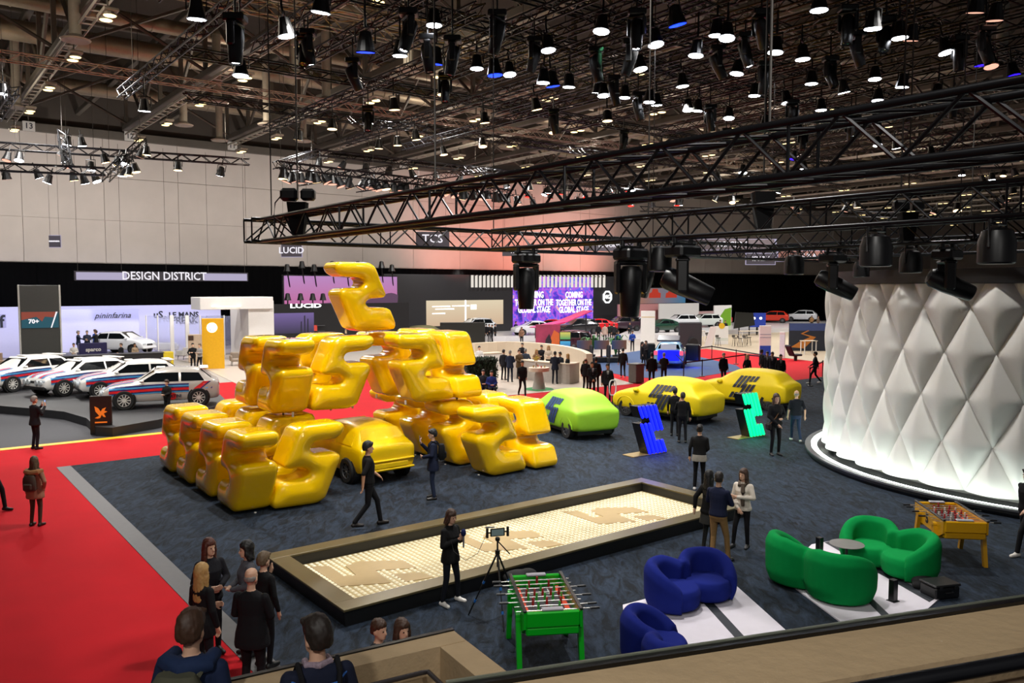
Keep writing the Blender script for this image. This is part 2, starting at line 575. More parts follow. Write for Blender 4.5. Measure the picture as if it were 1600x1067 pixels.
# ---------------------------------------------------------------- the pyramid of inflated yellow fives
M_infl = mat('inflatable_yellow', '#f3c300', .22, var=.015, scale=2, coat=1.0, spec=.3)
FIVE_M = [(0, .93), (.05, .99), (.57, .985), (.66, .93), (.84, .53), (.81, .482), (.55, .465), (.48, .405), (.55, .345), (.82, .345), (.91, .31), (1, .1), (.97, .02), (.42, 0), (.29, .05), (.075, .51), (.075, .58), (.15, .625), (.42, .625), (.50, .69), (.44, .768), (.14, .778), (.03, .84)]
def inflated_five():
    Wd, Hh, T = 1.9, 1.97, .84
    poly = [((.5 - x) * Wd, y * Hh) for x, y in FIVE_M]         # true five, seen from -y
    m = MB().prism(poly, -T / 2, T / 2, M=UPY)
    me = remesh(m, .04, 12, .6)
    n = len(me.vertices)
    co = np.empty(n * 3); me.vertices.foreach_get('co', co); co = co.reshape(-1, 3)
    # air pressure: the flat sides swell away from the seams
    P2 = np.array(poly); Q2 = np.roll(P2, -1, 0)
    d = np.full(n, 9.)
    for a, b in zip(P2, Q2):
        e = b - a
        t = np.clip(((co[:, [0, 2]] - a) @ e) / (e @ e), 0, 1)
        d = np.minimum(d, np.linalg.norm(co[:, [0, 2]] - (a + t[:, None] * e), axis=1))
    co[:, 1] *= 1 + .30 * np.clip(d / .30, 0, 1) ** .7
    co[:, 0] *= Wd / (co[:, 0].max() - co[:, 0].min())
    co[:, 2] = (co[:, 2] - co[:, 2].min()) * Hh / (co[:, 2].max() - co[:, 2].min())
    me.vertices.foreach_set('co', co.ravel())
    me.update()
    o = bpy.data.objects.new('five', me)
    sm = o.modifiers.new('s', 'SMOOTH'); sm.iterations = 12; sm.factor = .5
    me2 = bake(o)
    me2.polygons.foreach_set('use_smooth', [True] * len(me2.polygons))
    me2.materials.append(M_infl)
    return me2
FIVE = inflated_five()
P1 = G(364, 807)
def sculpt(b, a, z=0.):
    return Vector((P1.x + BX[0] * b + AX[0] * a, P1.y + BX[1] * b + AX[1] * a, z + .015))
FACE = {'left': ANG_A + PI, 'front': ANG_B, 'back': ANG_B + PI, 'right': ANG_A}
PIECES = []
ords = ['nearest', 'second', 'third', 'farthest']
for k in range(4):
    PIECES.append((.5, .38 + 1.745 * k, 0, 'left', '%s of four in the bottom row at the red carpet end' % ords[k]))
for k in range(4):
    PIECES.append((1.82, .2 + 1.745 * k, 0, 'front', '%s in the bottom file next to the carpet end row' % ords[k]))
for k in range(4):
    PIECES.append((7.37, -.1 + 1.745 * k, 0, 'back', '%s in the bottom file beyond the glossy yellow car' % ords[k]))
for k in range(3):
    PIECES.append((8.99, .3 + 1.745 * k, 0, 'right', '%s of the bottom row at the green car end' % ords[k]))
for k in range(2):
    PIECES.append((2.04, 1.77 + 1.745 * k, 2.02, 'left', '%s of two on the middle tier at the carpet end' % ords[k]))
for k in range(2):
    PIECES.append((3.5, 1.75 + 1.745 * k, 2.02, 'front', '%s on the middle tier bridging over the car, carpet side' % ords[k]))
for k in range(2):
    PIECES.append((5.94, 1.5 + 1.745 * k, 2.02, 'back', '%s on the middle tier bridging over the car, hedge side' % ords[k]))
for k in range(2):
    PIECES.append((7.42, 1.95 + 1.745 * k, 2.02, 'right', '%s of two on the middle tier at the hedge end' % ords[k]))
PIECES.append((4.62, 2.55, 4.05, 'back', 'alone at the very top of the pyramid'))
post = MB().cyl((0, 0, 0), (0, 0, .12), .03, n=8).mesh('post')
post.materials.append(mat('white_post', '#cfcac0', .4))
for b, a, z, f, lb in PIECES:
    o = ob('inflatable_five', FIVE)
    o.location = sculpt(b, a, z)
    o.rotation_euler.z = FACE[f]
    tag(o, 'inflated yellow five, ' + lb, 'inflatable', 'inflated yellow fives of the pyramid')
    for s in (-.2, .45):
        q = ob('support_post', post, None, o)
        q.location = (s, 0, -.06 if z else -.014)
        q.scale.z = 1 if z else .3

# ---------------------------------------------------------------- the sunken mosaic floor with three fives
OP = G(537, 954, .3)
def pool(b, a, z=0.):
    return Vector((OP.x + BX[0] * b + AX[0] * a, OP.y + BX[1] * b + AX[1] * a, z))
PL, PW, FR = 10.2, 3.38, .36
pt = thing('mosaic_floor_stage', 'long low bronze framed stage with a sunken cream mosaic floor showing three fives', 'stage', pool(0, 0, 0.014), ANG_B)
M_frame = mat('bronze_frame', '#5b5136', .38, .25, var=.04)
M_fside = mat('black_side', '#0e0e10', .5)
for nm, c, d in (('frame_rail', (PL / 2, FR / 2), (PL, FR)), ('frame_rail', (PL / 2, PW - FR / 2), (PL, FR)), ('frame_rail', (FR / 2, PW / 2), (FR, PW - 2 * FR - .004)), ('frame_rail', (PL - FR / 2, PW / 2), (FR, PW - 2 * FR - .004))):
    ob(nm, MB().cbox((c[0], c[1], .27), (d[0], d[1], .04), .006), M_frame, pt)
for c, d in (((PL / 2, .02 + .06), (PL - .1, .06)), ((PL / 2, PW - .08), (PL - .1, .06)), ((.08, PW / 2), (.06, PW - .24)), ((PL - .08, PW / 2), (.06, PW - .24))):
    ob('side_panel', MB().box((c[0], c[1], .123), (d[0], d[1], .246)), M_fside, pt)
for c, d in (((PL / 2, FR - .02), (PL - 2 * FR + .04, .02)), ((PL / 2, PW - FR + .02), (PL - 2 * FR + .04, .02)), ((FR - .02, PW / 2), (.02, PW - 2 * FR)), ((PL - FR + .02, PW / 2), (.02, PW - 2 * FR))):
    ob('inner_panel', MB().box((c[0], c[1], .13), (d[0], d[1], .235)), mat('dark_inner', '#1a1815', .5), pt)
M_grout = mat('mosaic_grout', '#b09a66', .6, var=.05)
bed = ob('mosaic_bed', MB().box((PL / 2, PW / 2, .03), (PL - 2 * FR + .1, PW - 2 * FR + .1, .05)), M_grout, pt)
# the fives, drawn lying on the floor, measured from the photograph
main = [(485, 885), (515, 884), (537, 900), (556, 898), (540, 884), (562, 877), (631, 875), (651, 887), (587, 891), (610, 910), (532, 916)]
blk = [(612, 897), (655, 894), (678, 901), (634, 909)]
def topool(q):
    p = G(q[0], q[1], .08)
    d = np.array([p.x - OP.x, p.y - OP.y, 0])
    return (float(d @ BX), float(d @ AX))
main = [topool(q) for q in main]; blk = [topool(q) for q in blk]
M_beige = mat('mosaic_five', '#a58d62', .6, var=.04)
def inside(p, poly):
    c = False
    j = len(poly) - 1
    for i in range(len(poly)):
        if (poly[i][1] > p[1]) != (poly[j][1] > p[1]) and p[0] < (poly[j][0] - poly[i][0]) * (p[1] - poly[i][1]) / (poly[j][1] - poly[i][1]) + poly[i][0]:
            c = not c
        j = i
    return c
shift = topool((745 + 20, 832))[0] - topool((500, 893))[0]
polys = []
for k in range(3):
    for q in (main, blk):
        pp = [(x + 3.12 * k, y) for x, y in q]
        polys.append(pp)
        ob('floor_figure', MB().prism(pp, .05, .066), M_beige, pt)
tl = MB()
st = .115
for i in range(int((PL - 2 * FR) / st)):
    for j in range(int((PW - 2 * FR) / st)):
        x, y = FR + (i + .5) * st, FR + (j + .5) * st
        if any(inside((x, y), q) for q in polys):
            continue
        h = .036
        tl.add([(x - h, y - h, .055), (x + h, y - h, .055), (x + h, y + h, .055), (x - h, y + h, .055), (x - h * .6, y - h * .6, .07), (x + h * .6, y - h * .6, .07), (x + h * .6, y + h * .6, .07), (x - h * .6, y + h * .6, .07)],
               [(4, 5, 6, 7), (0, 1, 5, 4), (1, 2, 6, 5), (2, 3, 7, 6), (3, 0, 4, 7)])
o = ob('mosaic_tile', tl, mat('mosaic_cream', '#efe6c8', .3, var=.02), pt)
o['kind'] = 'stuff'
o['label'] = 'small raised cream mosaic squares'

# ---------------------------------------------------------------- the white quilted round pavilion
PC, PR, ZB, NH = Vector((17.0, 24.0, 0)), 7.2, .3, 36
pv = thing('round_pavilion', 'tall white round pavilion with a quilted diamond fabric wall and glowing foot', 'pavilion', PC)
M_quilt = mat('quilt_fabric', '#e4e2dc', .5, var=.02, scale=1.5)
ob('plinth', MB().lathe([(PR + .55, .014), (PR + .6, .1), (PR + .6, .17), (PR + .1, .17)], 96), mat('plinth_dark', '#17181b', .4), pv, smooth=30)
ob('rim', MB().lathe([(PR + .42, .17), (PR + .6, .17), (PR + .6, .215), (PR + .42, .215), (PR + .42, .17)], 96), mat('rim_metal', '#8d8f92', .3, .6), pv, smooth=30)
M_led = glow('pavilion_led', '#f0fff8', 16, True)
ob('light_ring', MB().lathe([(PR + .24, .175), (PR + .40, .175), (PR + .40, .19), (PR + .24, .19), (PR + .24, .175)], 96), M_led, pv)
ob('core', MB().lathe([(PR - .35, .05), (PR - .35, 5.6)], 72), mat('core_white', '#c9c6c0', .7), pv)
ob('top_ring', MB().lathe([(PR - .5, 5.42), (PR + .08, 5.42), (PR + .08, 5.78), (PR - .5, 5.78), (PR - .5, 5.42)], 96), mat('top_dark', '#1b1a1b', .5), pv, smooth=30)
ob('roof', MB().lathe([(PR - .4, 5.7), (.5, 5.8), (.01, 5.8)], 64), mat('top_dark'), pv)
HD, dth = 1.135, 2 * PI / NH
def quilt(s0, s1, ztop=None):
    """pillow between four tufted points; s0..s1 is the height used of -1..1"""
    n = 14
    vs, fs, ids = [], [], {}
    def pt_(i, j):
        # i, j in 0..n : along the two edge directions of the diamond
        p, q = i / n, j / n
        s = (p + q) - 1          # height -1..1
        w = (p - q)              # side -1..1
        e = min(p, 1 - p, q, 1 - q)
        bul = .23 * math.sin(min(1, e / .5) * PI / 2) ** .8
        z = s * HD
        if ztop is not None and z > ztop:
            z = ztop
        r = PR - .14 + bul
        th = w * dth / 2
        return (r * math.cos(th), r * math.sin(th), z), s
    def vid(i, j):
        if (i, j) not in ids:
            ids[i, j] = len(vs); vs.append(pt_(i, j)[0])
        return ids[i, j]
    for i in range(n):
        for j in range(n):
            ss = [(a + b) / n - 1 for a, b in ((i, j), (i + 1, j), (i + 1, j + 1), (i, j + 1))]
            if min(ss) < s0 - 1e-6 or max(ss) > s1 + 1e-6:
                # cut cells on the limit into triangles
                tri = [c for c in ((i, j), (i + 1, j), (i + 1, j + 1), (i, j + 1)) if s0 - 1e-6 <= (c[0] + c[1]) / n - 1 <= s1 + 1e-6]
                if len(tri) == 3:
                    fs.append([vid(*c) for c in tri])
                continue
            fs.append([vid(i, j), vid(i + 1, j), vid(i + 1, j + 1), vid(i, j + 1)])
    me = bpy.data.meshes.new('quilt')
    me.from_pydata(vs, [], fs)
    me.polygons.foreach_set('use_smooth', [True] * len(fs))
    me.materials.append(M_quilt)
    me.update()
    return me
QF, QB, QT = quilt(-1, 1), quilt(0, 1), quilt(-1, .571)
for row in range(5):
    zc = ZB + HD * row
    for k in range(NH):
        th = dth * (k + .5 * (row % 2))
        if row == 4:
            me = QT
        elif row == 0:
            me = QB
        else:
            me = QF
        o = ob('quilt_panel', me, None, pv)
        o.location = (0, 0, zc)
        o.rotation_euler.z = th
QT2 = quilt(-1, -.43)
for k in range(NH):
    o = ob('quilt_panel', QT2, None, pv)
    o.location = (0, 0, ZB + HD * 5)
    o.rotation_euler.z = dth * (k + .5)
# ---------------------------------------------------------------- lighting trusses and lamps
M_tr = mat('truss_black', '#17171a', .35, .55, var=.05)
M_tr2 = mat('truss_alu', '#a39a8a', .4, .6, var=.06)
M_fix = mat('fixture_black', '#0d0d0f', .4, var=.04)
def truss(p0, p1, s, label, m, near=False, panel=None, cat='truss', group=None, chord=.031):
    p0, p1 = Vector(p0), Vector(p1)
    d = p1 - p0
    L = d.length
    t = thing('lighting_truss', label, cat, p0, 0, group)
    t.rotation_euler = d.to_track_quat('X', 'Z').to_euler()
    h = s / 2
    cm = MB().cyl((0, 0, 0), (L, 0, 0), chord, n=10 if near else 6).mesh('chord')
    for y in (-h, h):
        for z in (0, s):
            o = ob('chord', cm, m, t, smooth=True)
            o.location = (0, y, z)
    pn = panel or s
    n = max(2, int(L / pn))
    pn = L / n
    if near:
        bm_ = MB().cyl((0, 0, 0), (pn, 0, s), chord * .5, n=6).mesh('brace')
        bh = MB().cyl((0, 0, 0), (pn, s, 0), chord * .5, n=6).mesh('brace')
        bv = MB().cyl((0, 0, 0), (0, 0, s), chord * .5, n=6).mesh('brace')
        for i in range(n):
            for y in (-h, h):
                o = ob('brace', bm_, m, t)
                if i % 2:
                    o.location = (pn * (i + 1), y, 0); o.rotation_euler.z = PI
                else:
                    o.location = (pn * i, y, 0)
            for z in (0, s):
                if n > 55 and i % 2:
                    continue
                o = ob('brace', bh, m, t)
                o.location = (pn * i, -h, z)
            if i % 6 == 0:
                for y in (-h, h):
                    o = ob('brace', bv, m, t); o.location = (pn * i, y, 0)
    else:
        br = MB()
        for i in range(n):
            for y in (-h, h):
                z0, z1 = (0, s) if i % 2 else (s, 0)
                br.cyl((pn * i, y, z0), (pn * (i + 1), y, z1), chord * .6, n=4, caps=False)
            for z in (0, s):
                y0 = h if i % 2 else -h
                br.cyl((pn * i, y0, z), (pn * (i + 1), -y0, z), chord * .6, n=4, caps=False)
        ob('bracing', br, m, t, kind='stuff')
    return t
ZT, TS = 6.15, .40
truss(ab(-4, 5.67, ZT), ab(14.8, 5.67, ZT), TS, 'near black box truss sweeping overhead from the upper right corner', M_tr, True, .42)
truss(ab(-1, 10.7, ZT), ab(14.4, 10.7, ZT), TS, 'second black box truss, parallel behind the near one, carrying moving heads', M_tr, True, .42)
truss(ab(1.5, 15.8, ZT), ab(14.4, 15.8, ZT), TS, 'third black box truss above the white quilted pavilion', M_tr, True, .42)
truss(ab(4, 20.9, ZT), ab(14.4, 20.9, ZT), TS, 'farthest of the parallel black box trusses above the pavilion', M_tr, True, .42)
truss(ab(14.8, 5.3, ZT), ab(14.8, 26, ZT), TS, 'black cross truss closing off the far ends of the parallel trusses', M_tr, True, .46)
M_rope = mat('steel_rope', '#4a4744', .4, .6)
def rope(p, top, label, r=.012, name='suspension_cable'):
    return tag(ob(name, MB().cyl(p, (p[0], p[1], top), r, n=6), M_rope), label, 'cable', 'cables holding the black trusses')
for a, b in ((1.2, 5.67), (4, 5.67), (9, 5.67), (14.6, 5.67), (5.5, 10.7), (10, 10.7), (14.6, 10.7), (7, 15.8), (14.6, 15.8), (9, 20.9), (14.6, 20.9)):
    rope(ab(a, b, ZT + TS - .02), 23.5, 'thin steel cable rising from the big black trusses to the roof')
def on_truss(u, b, z):
    d = _ray(u, 450)
    t = b / float(d[0] * BX[0] + d[1] * BX[1])
    return Vector((d[0] * t, d[1] * t, z))

# moving head lamp: clamp, base, yoke, head > lens
mh_base = MB().cbox((0, 0, -.12), (.44, .34, .16), .03).mesh('base')
mh_clamp = MB().cbox((0, 0, -.02), (.5, .06, .05), .01).cyl((-.17, 0, -.02), (-.17, 0, .07), .035).cyl((.17, 0, -.02), (.17, 0, .07), .035).mesh('clamp')
mh_yoke = MB().cbox((0, 0, -.24), (.46, .2, .07), .03).cbox((-.2, 0, -.46), (.07, .17, .46), .03).cbox((.2, 0, -.46), (.07, .17, .46), .03).mesh('yoke')
mh_head = MB().lathe([(.02, .3), (.12, .29), (.16, .22), (.165, .0), (.15, -.2), (.135, -.42), (.12, -.44), (.11, -.41)], 16).mesh('head')
mh_lens = MB().lathe([(.001, -.40), (.06, -.415), (.105, -.405)], 14).mesh('lens')
for me in (mh_base, mh_clamp, mh_yoke, mh_head):
    me.materials.append(M_fix)
    smooth_by_angle(me, 35)
M_lens_off = mat('lens_glass', '#20242c', .08, var=0, coat=1)
def moving_head(p, pan, tilt, sc, label, lens=None, group=None, full=True):
    t = thing('moving_head_lamp', label, 'stage light', p, ANG_B if full else 0, group)
    pan -= ANG_B if full else 0
    t.scale = (sc, sc, sc)
    if full:
        ob('clamp', mh_clamp, None, t)
    ob('base', mh_base, None, t)
    y = ob('yoke', mh_yoke, None, t)
    y.rotation_euler.z = pan
    h = ob('head', mh_head, None, t)
    h.location = (0, 0, -.58)
    h.rotation_euler = (Matrix.Rotation(pan, 3, 'Z') @ Matrix.Rotation(tilt, 3, 'X')).to_euler()
    l = ob('lens', mh_lens, None, h)
    l.data = mh_lens.copy()
    l.data.materials.append(lens or M_lens_off)
    return t
GL = 'moving heads under the black trusses'
for u, b, pan, tilt, sc, lb in ((822, 10.7, .5, .0, 1.18, 'pointing straight down in front of the screen stage'), (985, 10.7, 0.2, .05, 1.25, 'broad one pointing down beside the round white emblem'), (1066, 10.7, -.2, 1.15, 1.2, 'tilted towards the right, nearest the emblem'),
                           (1300, 15.8, -.3, 1.1, 1.15, 'tilted to the right above the pavilion edge'), (1478, 15.8, -.2, 1.15, 1.15, 'tilted to the right above the middle of the pavilion'), (1010, 15.8, .8, .3, 1.0, 'half hidden behind the broad one')):
    pn = -PI / 2 + pan
    moving_head(on_truss(u, b, ZT - .02 - .06 * sc), pn if tilt > .5 else pan, tilt, sc, 'black moving head lamp, ' + lb, glow('lens_dim', '#a8c0ff', 1.2) if tilt > .5 else None, GL)
# wash lamps: short black cans with a pale glowing face
wash_can = MB().lathe([(.08, .12), (.17, .08), (.21, -.05), (.21, -.3), (.19, -.32)], 20).mesh('can')
wash_face = MB().lathe([(.001, -.30), (.185, -.305)], 20).mesh('face')
wash_arm = MB().tube([(-.23, 0, -.12), (-.23, 0, .16), (.23, 0, .16), (.23, 0, -.12)], .018, 6).cyl((-.19, 0, .16), (-.19, 0, .26), .03).cyl((.19, 0, .16), (.19, 0, .26), .03).mesh('bracket')
M_wface = glow('wash_face', '#f4f0ff', 2.2)
for u, b, lb in ((1240, 15.8, 'left of the large one'), (1367, 10.7, 'the large one above the pavilion'), (1555, 10.7, 'far right above the pavilion'), (1030, 10.7, 'beside the tilted lamp near the emblem'), (1422, 15.8, 'between the two tilted lamps'), (1345, 20.9, 'small one at the far truss')):
    t = thing('wash_lamp', 'black drum wash lamp under the truss, ' + lb, 'stage light', on_truss(u, b, ZT - .24), ANG_B, 'drum wash lamps under the black trusses')
    ob('can', wash_can, M_fix, t, smooth=True); ob('face', wash_face, M_wface, t); ob('bracket', wash_arm, M_fix, t)
# chain hoists with their bags
def hoist(p, label):
    t = thing('chain_hoist', label, 'hoist', p)
    ob('motor', MB().cbox((-.14, 0, .58), (.3, .2, .22), .05).cbox((.18, 0, .58), (.24, .18, .2), .04), M_fix, t)
    ob('chain_bag', MB().loft([[(x * k, y * k, z) for x, y in ((-.16, -.12), (.16, -.12), (.16, .12), (-.16, .12))] for z, k in ((-.1, .6), (.1, .8), (.45, 1.0))]), mat('bag_black', '#08080a', .9), t)
    ob('chain', MB().cyl((0, 0, .6), (0, 0, 23.5 - p[2]), .014, n=5), M_rope, t)
    ob('power_cable', MB().tube([(-.25, 0, .6), (-.4, .05, .45), (-.42, .02, .2), (-.2, 0, .05)], .012, 6), M_fix, t)
hoist(ab(13.4, 5.67, ZT + .16), 'black chain hoist with hanging bag at the far end of the near truss')
hoist(on_truss(1190, 10.7, ZT + .16), 'black chain hoist with bag on the second truss')
hoist(on_truss(1415, 15.8, ZT + .16), 'black chain hoist on the third truss over the pavilion')

# ---- the high rig: lamps seen against the roof
par_body = MB().lathe([(.05, .3), (.12, .27), (.15, .1), (.2, -.1), (.215, -.12), (.2, -.1)], 12).mesh('can')
par_arm = MB().tube([(-.2, 0, .05), (-.2, 0, .36), (.2, 0, .36), (.2, 0, .05)], .02, 5).cyl((0, 0, .36), (0, 0, .6), .03, n=6).mesh('bracket')
par_face = MB().lathe([(.001, -.125), (.19, -.128)], 12).mesh('face')
for me in (par_body, par_arm):
    me.materials.append(M_fix)
PF = {}
def pface(c):
    if c not in PF:
        me = par_face.copy()
        me.materials.append(c)
        PF[c] = me
    return PF[c]
G_white, G_blue, G_warm, G_red, G_dim = glow('par_white', '#f3f6ff', 30), glow('par_blue', '#0a34ff', 4.5), glow('par_warm', '#ffd9a0', 5), glow('par_red', '#ff1408', 9), glow('par_dim', '#e8a890', 1.6)
G_violet = glow('par_violet', '#2810ff', 4)
BL = [4, 5.5, 7.3, 9.2, 11, 12.6, 14.2, 15.6, 17.1, 18.6, 20.2, 21.8, 23.4, 25, 27, 29, 31, 33, 35.5, 38, 41, 44, 48, 52, 56, 60]
used = {}
ZR = 12.5
LIST = {
 'w': [(447, 48), (502, 10), (625, 80), (678, 32), (745, 101), (796, 111), (940, 42), (856, 72), (1024, 63), (1120, 48), (1136, 53), (1088, 80), (1000, 102), (1152, 109), (849, 123), (889, 130), (934, 139), (943, 144), (976, 147), (1015, 154), (1026, 159), (1066, 129), (1179, 144), (1075, 167), (1090, 168), (1139, 180), (1196, 191), (1280, 8), (1364, 37), (1406, 52), (1212, 75), (1254, 86), (1268, 125), (1318, 139), (1367, 118), (1410, 130), (1477, 76), (1464, 145), (1372, 152), (1283, 167), (1229, 155), (307, 21), (1455, 238), (1471, 240), (1507, 248), (1371, 223), (1400, 228), (1256, 260), (1337, 264), (1238, 197), (1248, 202), (5, 142), (226, 168), (376, 111)],
 'm': [(693, 142), (616, 166), (519, 197), (466, 214), (757, 187), (650, 214), (621, 223), (592, 228), (754, 225), (693, 238), (838, 166), (865, 203), (949, 184)],
 'b': [(571, 72), (680, 92), (773, 110), (863, 128), (1057, 30), (1520, 250)],
 'v': [(1583, 113), (1534, 95), (1240, 245)],
 'd': [(1424, 56), (1555, 24), (1525, 11), (1548, 98)],
}
NM = {'w': 'white', 'm': 'warm white', 'b': 'blue', 'v': 'violet', 'd': 'dim salmon'}
def snap(u, v, z0):
    d = _ray(u, v)
    t0 = (z0 - CAMH) / d[2]
    b0 = float(d @ BX) * t0
    bk = max([x for x in BL if x <= b0] or [BL[0]])
    t = bk / float(d @ BX)
    p = Vector((d[0] * t, d[1] * t, CAMH + d[2] * t))
    a = p.x * AX[0] + p.y * AX[1]
    r = used.setdefault(bk, [a, a]); r[0] = min(r[0], a); r[1] = max(r[1], a)
    return p, bk
pipe = MB().cyl((0, 0, 0), (0, 0, 1), .025, n=5).mesh('pipe')
pipe.materials.append(M_fix)
for k, pts in LIST.items():
    gm_ = {'w': G_white, 'm': G_warm, 'b': G_blue, 'v': G_violet, 'd': G_dim}[k]
    for u, v in pts:
        p, bk = snap(u, v, 12.0)
        t = thing('spotlight', 'round %s spotlight hanging from the high rig under the roof' % NM[k], 'spotlight', p, rnd.uniform(0, 6), '%s spotlights of the high rig' % NM[k])
        if k == 'b':
            t['label'] = 'bright blue spotlight of the high rig, %s' % {1057: 'apart above the others', 1520: 'apart seen under the near truss', 571: 'first from the hall wall side', 680: 'second from the hall wall side', 773: 'third from the hall wall side', 863: 'fourth from the hall wall side'}[u]
        t.rotation_euler.x = rnd.uniform(-.25, .25)
        s = 1.0 if k != 'b' else 1.15
        t.scale = (s, s, s)
        ob('can', par_body, None, t); ob('bracket', par_arm, None, t); ob('face', pface(gm_), None, t)
        o = ob('pipe', pipe, None, t); o.location = (0, 0, .55); o.scale.z = max(.15, (ZR + .02 - p.z - .55 * s) / s)
        o.rotation_euler.x = -t.rotation_euler.x
MHS = [(481, 50), (668, 58), (777, 20), (575, 170), (931, 78), (1121, 75), (959, 122), (997, 148), (367, 25), (551, 95), (695, 118), (707, 60), (995, 18), (1190, 18), (1325, 12), (1340, 52), (1165, 55), (1298, 92), (1500, 60), (1540, 45), (1195, 100), (1110, 168), (1490, 145), (835, 62), (638, 17), (1255, 205), (1385, 30), (985, 65), (1135, 205), (865, 175), (975, 208), (1238, 160), (1337, 178), (1370, 175), (1330, 185), (475, 55)]
for i, (u, v) in enumerate(MHS):
    p, bk = snap(u, v - 6, 12.2)
    t = moving_head(p, rnd.uniform(0, 6), rnd.uniform(-.5, .5), .95, 'black moving head lamp hanging from the high rig under the roof', G_white if i % 4 == 0 else None, 'moving heads of the high rig', False)
    o = ob('pipe', pipe, None, t); o.location = (0, 0, -.06); o.scale.z = max(.15, (ZR + .02 - p.z + .06) / .95)
GT = 'black trusses of the high lighting rig'
for bk, (a0, a1) in sorted(used.items()):
    a0, a1 = max(3, a0 - 2), min(70, a1 + 4)
    truss(ab(a0, bk + .15, ZR), ab(a1, bk + .15, ZR), .3, 'slim black truss of the high rig running towards the wall, %s from the left' % ORD[1 + sorted(used).index(bk)], M_tr, False, .45, group=GT, chord=.03)
for i_, (a, b0, b1, z) in enumerate(((12, 5, 34, 12.95), (17.5, 5, 40, 12.95), (20.2, 4, 34, 12.95), (28.5, 8, 60, 12.95), (35, 10, 60, 12.95))):
    truss(ab(a, b0, z), ab(a, b1, z), .3, 'slim black truss of the high rig running crosswise, %s from the white wall' % ORD[5 - i_], M_tr, False, .45, group=GT, chord=.03)
for i_, (a, b0, b1, z) in enumerate(((22.6, -4, 30, 13.4), (26, -4, 60, 14.0), (41, 2, 70, 14.9), (18, 0, 30, 14.4))):
    truss(ab(a, b0, z), ab(a, b1, z), .38, 'pale aluminium truss running crosswise under the roof, %s from the white wall' % ORD[[3, 2, 1, 4][i_]], M_tr2, False, .5, group='pale aluminium trusses under the roof', chord=.03)
for u, v in ((436, 60), (1215, 120), (1395, 130), (1453, 110), (1595, 60), (1085, 120), (985, 150), (640, 120)):
    p, bk = snap(u, v, 13)
    rope(ab(p.x * AX[0] + p.y * AX[1], bk, ZR + .28), 23.5, 'thin steel cable holding the high lighting rig')
for bk, (a0, a1) in used.items():
    for a in np.linspace(a0, a1 + 1.5, 3):
        rope(ab(a, bk, ZR + .28), 23.5, 'thin steel cable holding the high lighting rig', .01)
# ---- rigs hung over the booths by the wall: dark trusses with rows of small lamps
def rig(name, lines, depths, size=.35):
    for (u0, v0, u1, v1), (d0, d1) in zip(lines, depths):
        p0, p1 = D(u0, v0, d0), D(u1, v1, d1)
        z = (p0.z + p1.z) / 2
        truss(p0, p1, size, name, M_tr, False, .5, group=name, chord=.035)
        for q in (p0.lerp(p1, .1), p0.lerp(p1, .9)):
            rope(q + Vector((0, 0, size - .05)), 23.5, 'thin steel cable holding the small trusses before the white wall', .012)
def hang(u, v, dep, face, k=1.0, lab='small', grp='small spotlights on the trusses before the white wall'):
    p = D(u, v, dep)
    t = thing('spotlight', '%s spotlight under the small trusses in front of the white hall wall' % lab, 'spotlight', p, rnd.uniform(0, 6), grp)
    t.rotation_euler.x = rnd.uniform(-.5, .5)
    t.scale = (k, k, k)
    ob('can', par_body, None, t); ob('bracket', par_arm, None, t); ob('face', pface(face), None, t)
rig('small dark truss over the rally cars in front of the white wall', [(-20, 232, 390, 258), (-20, 266, 165, 274), (96, 212, 106, 266), (225, 226, 165, 284)], [(42, 47), (38, 40), (42, 40), (44, 39)])
for u, v in ((11, 245), (30, 245), (105, 220), (97, 238), (102, 247), (108, 255), (142, 260), (164, 248), (182, 252), (195, 250), (229, 236), (220, 240), (212, 263), (278, 260), (201, 268), (191, 269), (10, 274), (60, 272), (75, 280), (115, 276), (132, 281), (150, 278), (128, 222), (345, 268)):
    hang(u, v + 2, 41.5, rnd.choice([G_warm, G_white, G_white, G_dim]), 1.1, 'small lit')
rig('small dark truss over the black booth in front of the white wall', [(432, 262, 800, 306), (432, 264, 492, 243), (490, 242, 860, 282), (470, 290, 640, 262), (560, 300, 760, 268)], [(44, 52), (44, 52), (52, 60), (45, 52), (46, 55)])
for i in range(34):
    t = i / 33
    u = 438 + 370 * t
    hang(u + rnd.uniform(-5, 5), 276 + 38 * t + rnd.uniform(-2, 3), 44 + 8 * t, G_dim if i % 5 else G_warm, 1.35, 'small dark', 'dark spotlights over the black booth')
for i in range(10):
    t = i / 9
    hang(498 + 330 * t, 256 + 38 * t, 52 + 8 * t, G_dim if i % 4 else G_white, 1.3, 'small dark', 'dark spotlights over the black booth')
# far cluster of red and white lamps beyond the truss
rig('far dark truss with red and white lamps beyond the near truss', [(820, 286, 1080, 300), (860, 296, 1080, 310), (1000, 330, 1580, 345), (1250, 268, 1580, 262)], [(68, 80), (62, 72), (80, 70), (46, 42)], .45)
for i in range(44):
    u = rnd.uniform(820, 1080); v = rnd.uniform(293, 320)
    hang(u, v, rnd.uniform(62, 76), rnd.choice([G_red, G_dim, G_white, G_red, G_white]), 1.25, 'far red or white', 'far lamps beyond the near truss')
for i in range(26):
    u = rnd.uniform(1090, 1590); v = rnd.uniform(262, 345)
    hang(u, v, rnd.uniform(46, 66), rnd.choice([G_warm, G_white, G_dim]), 1.2, 'far warm', 'far lamps seen between the black trusses')
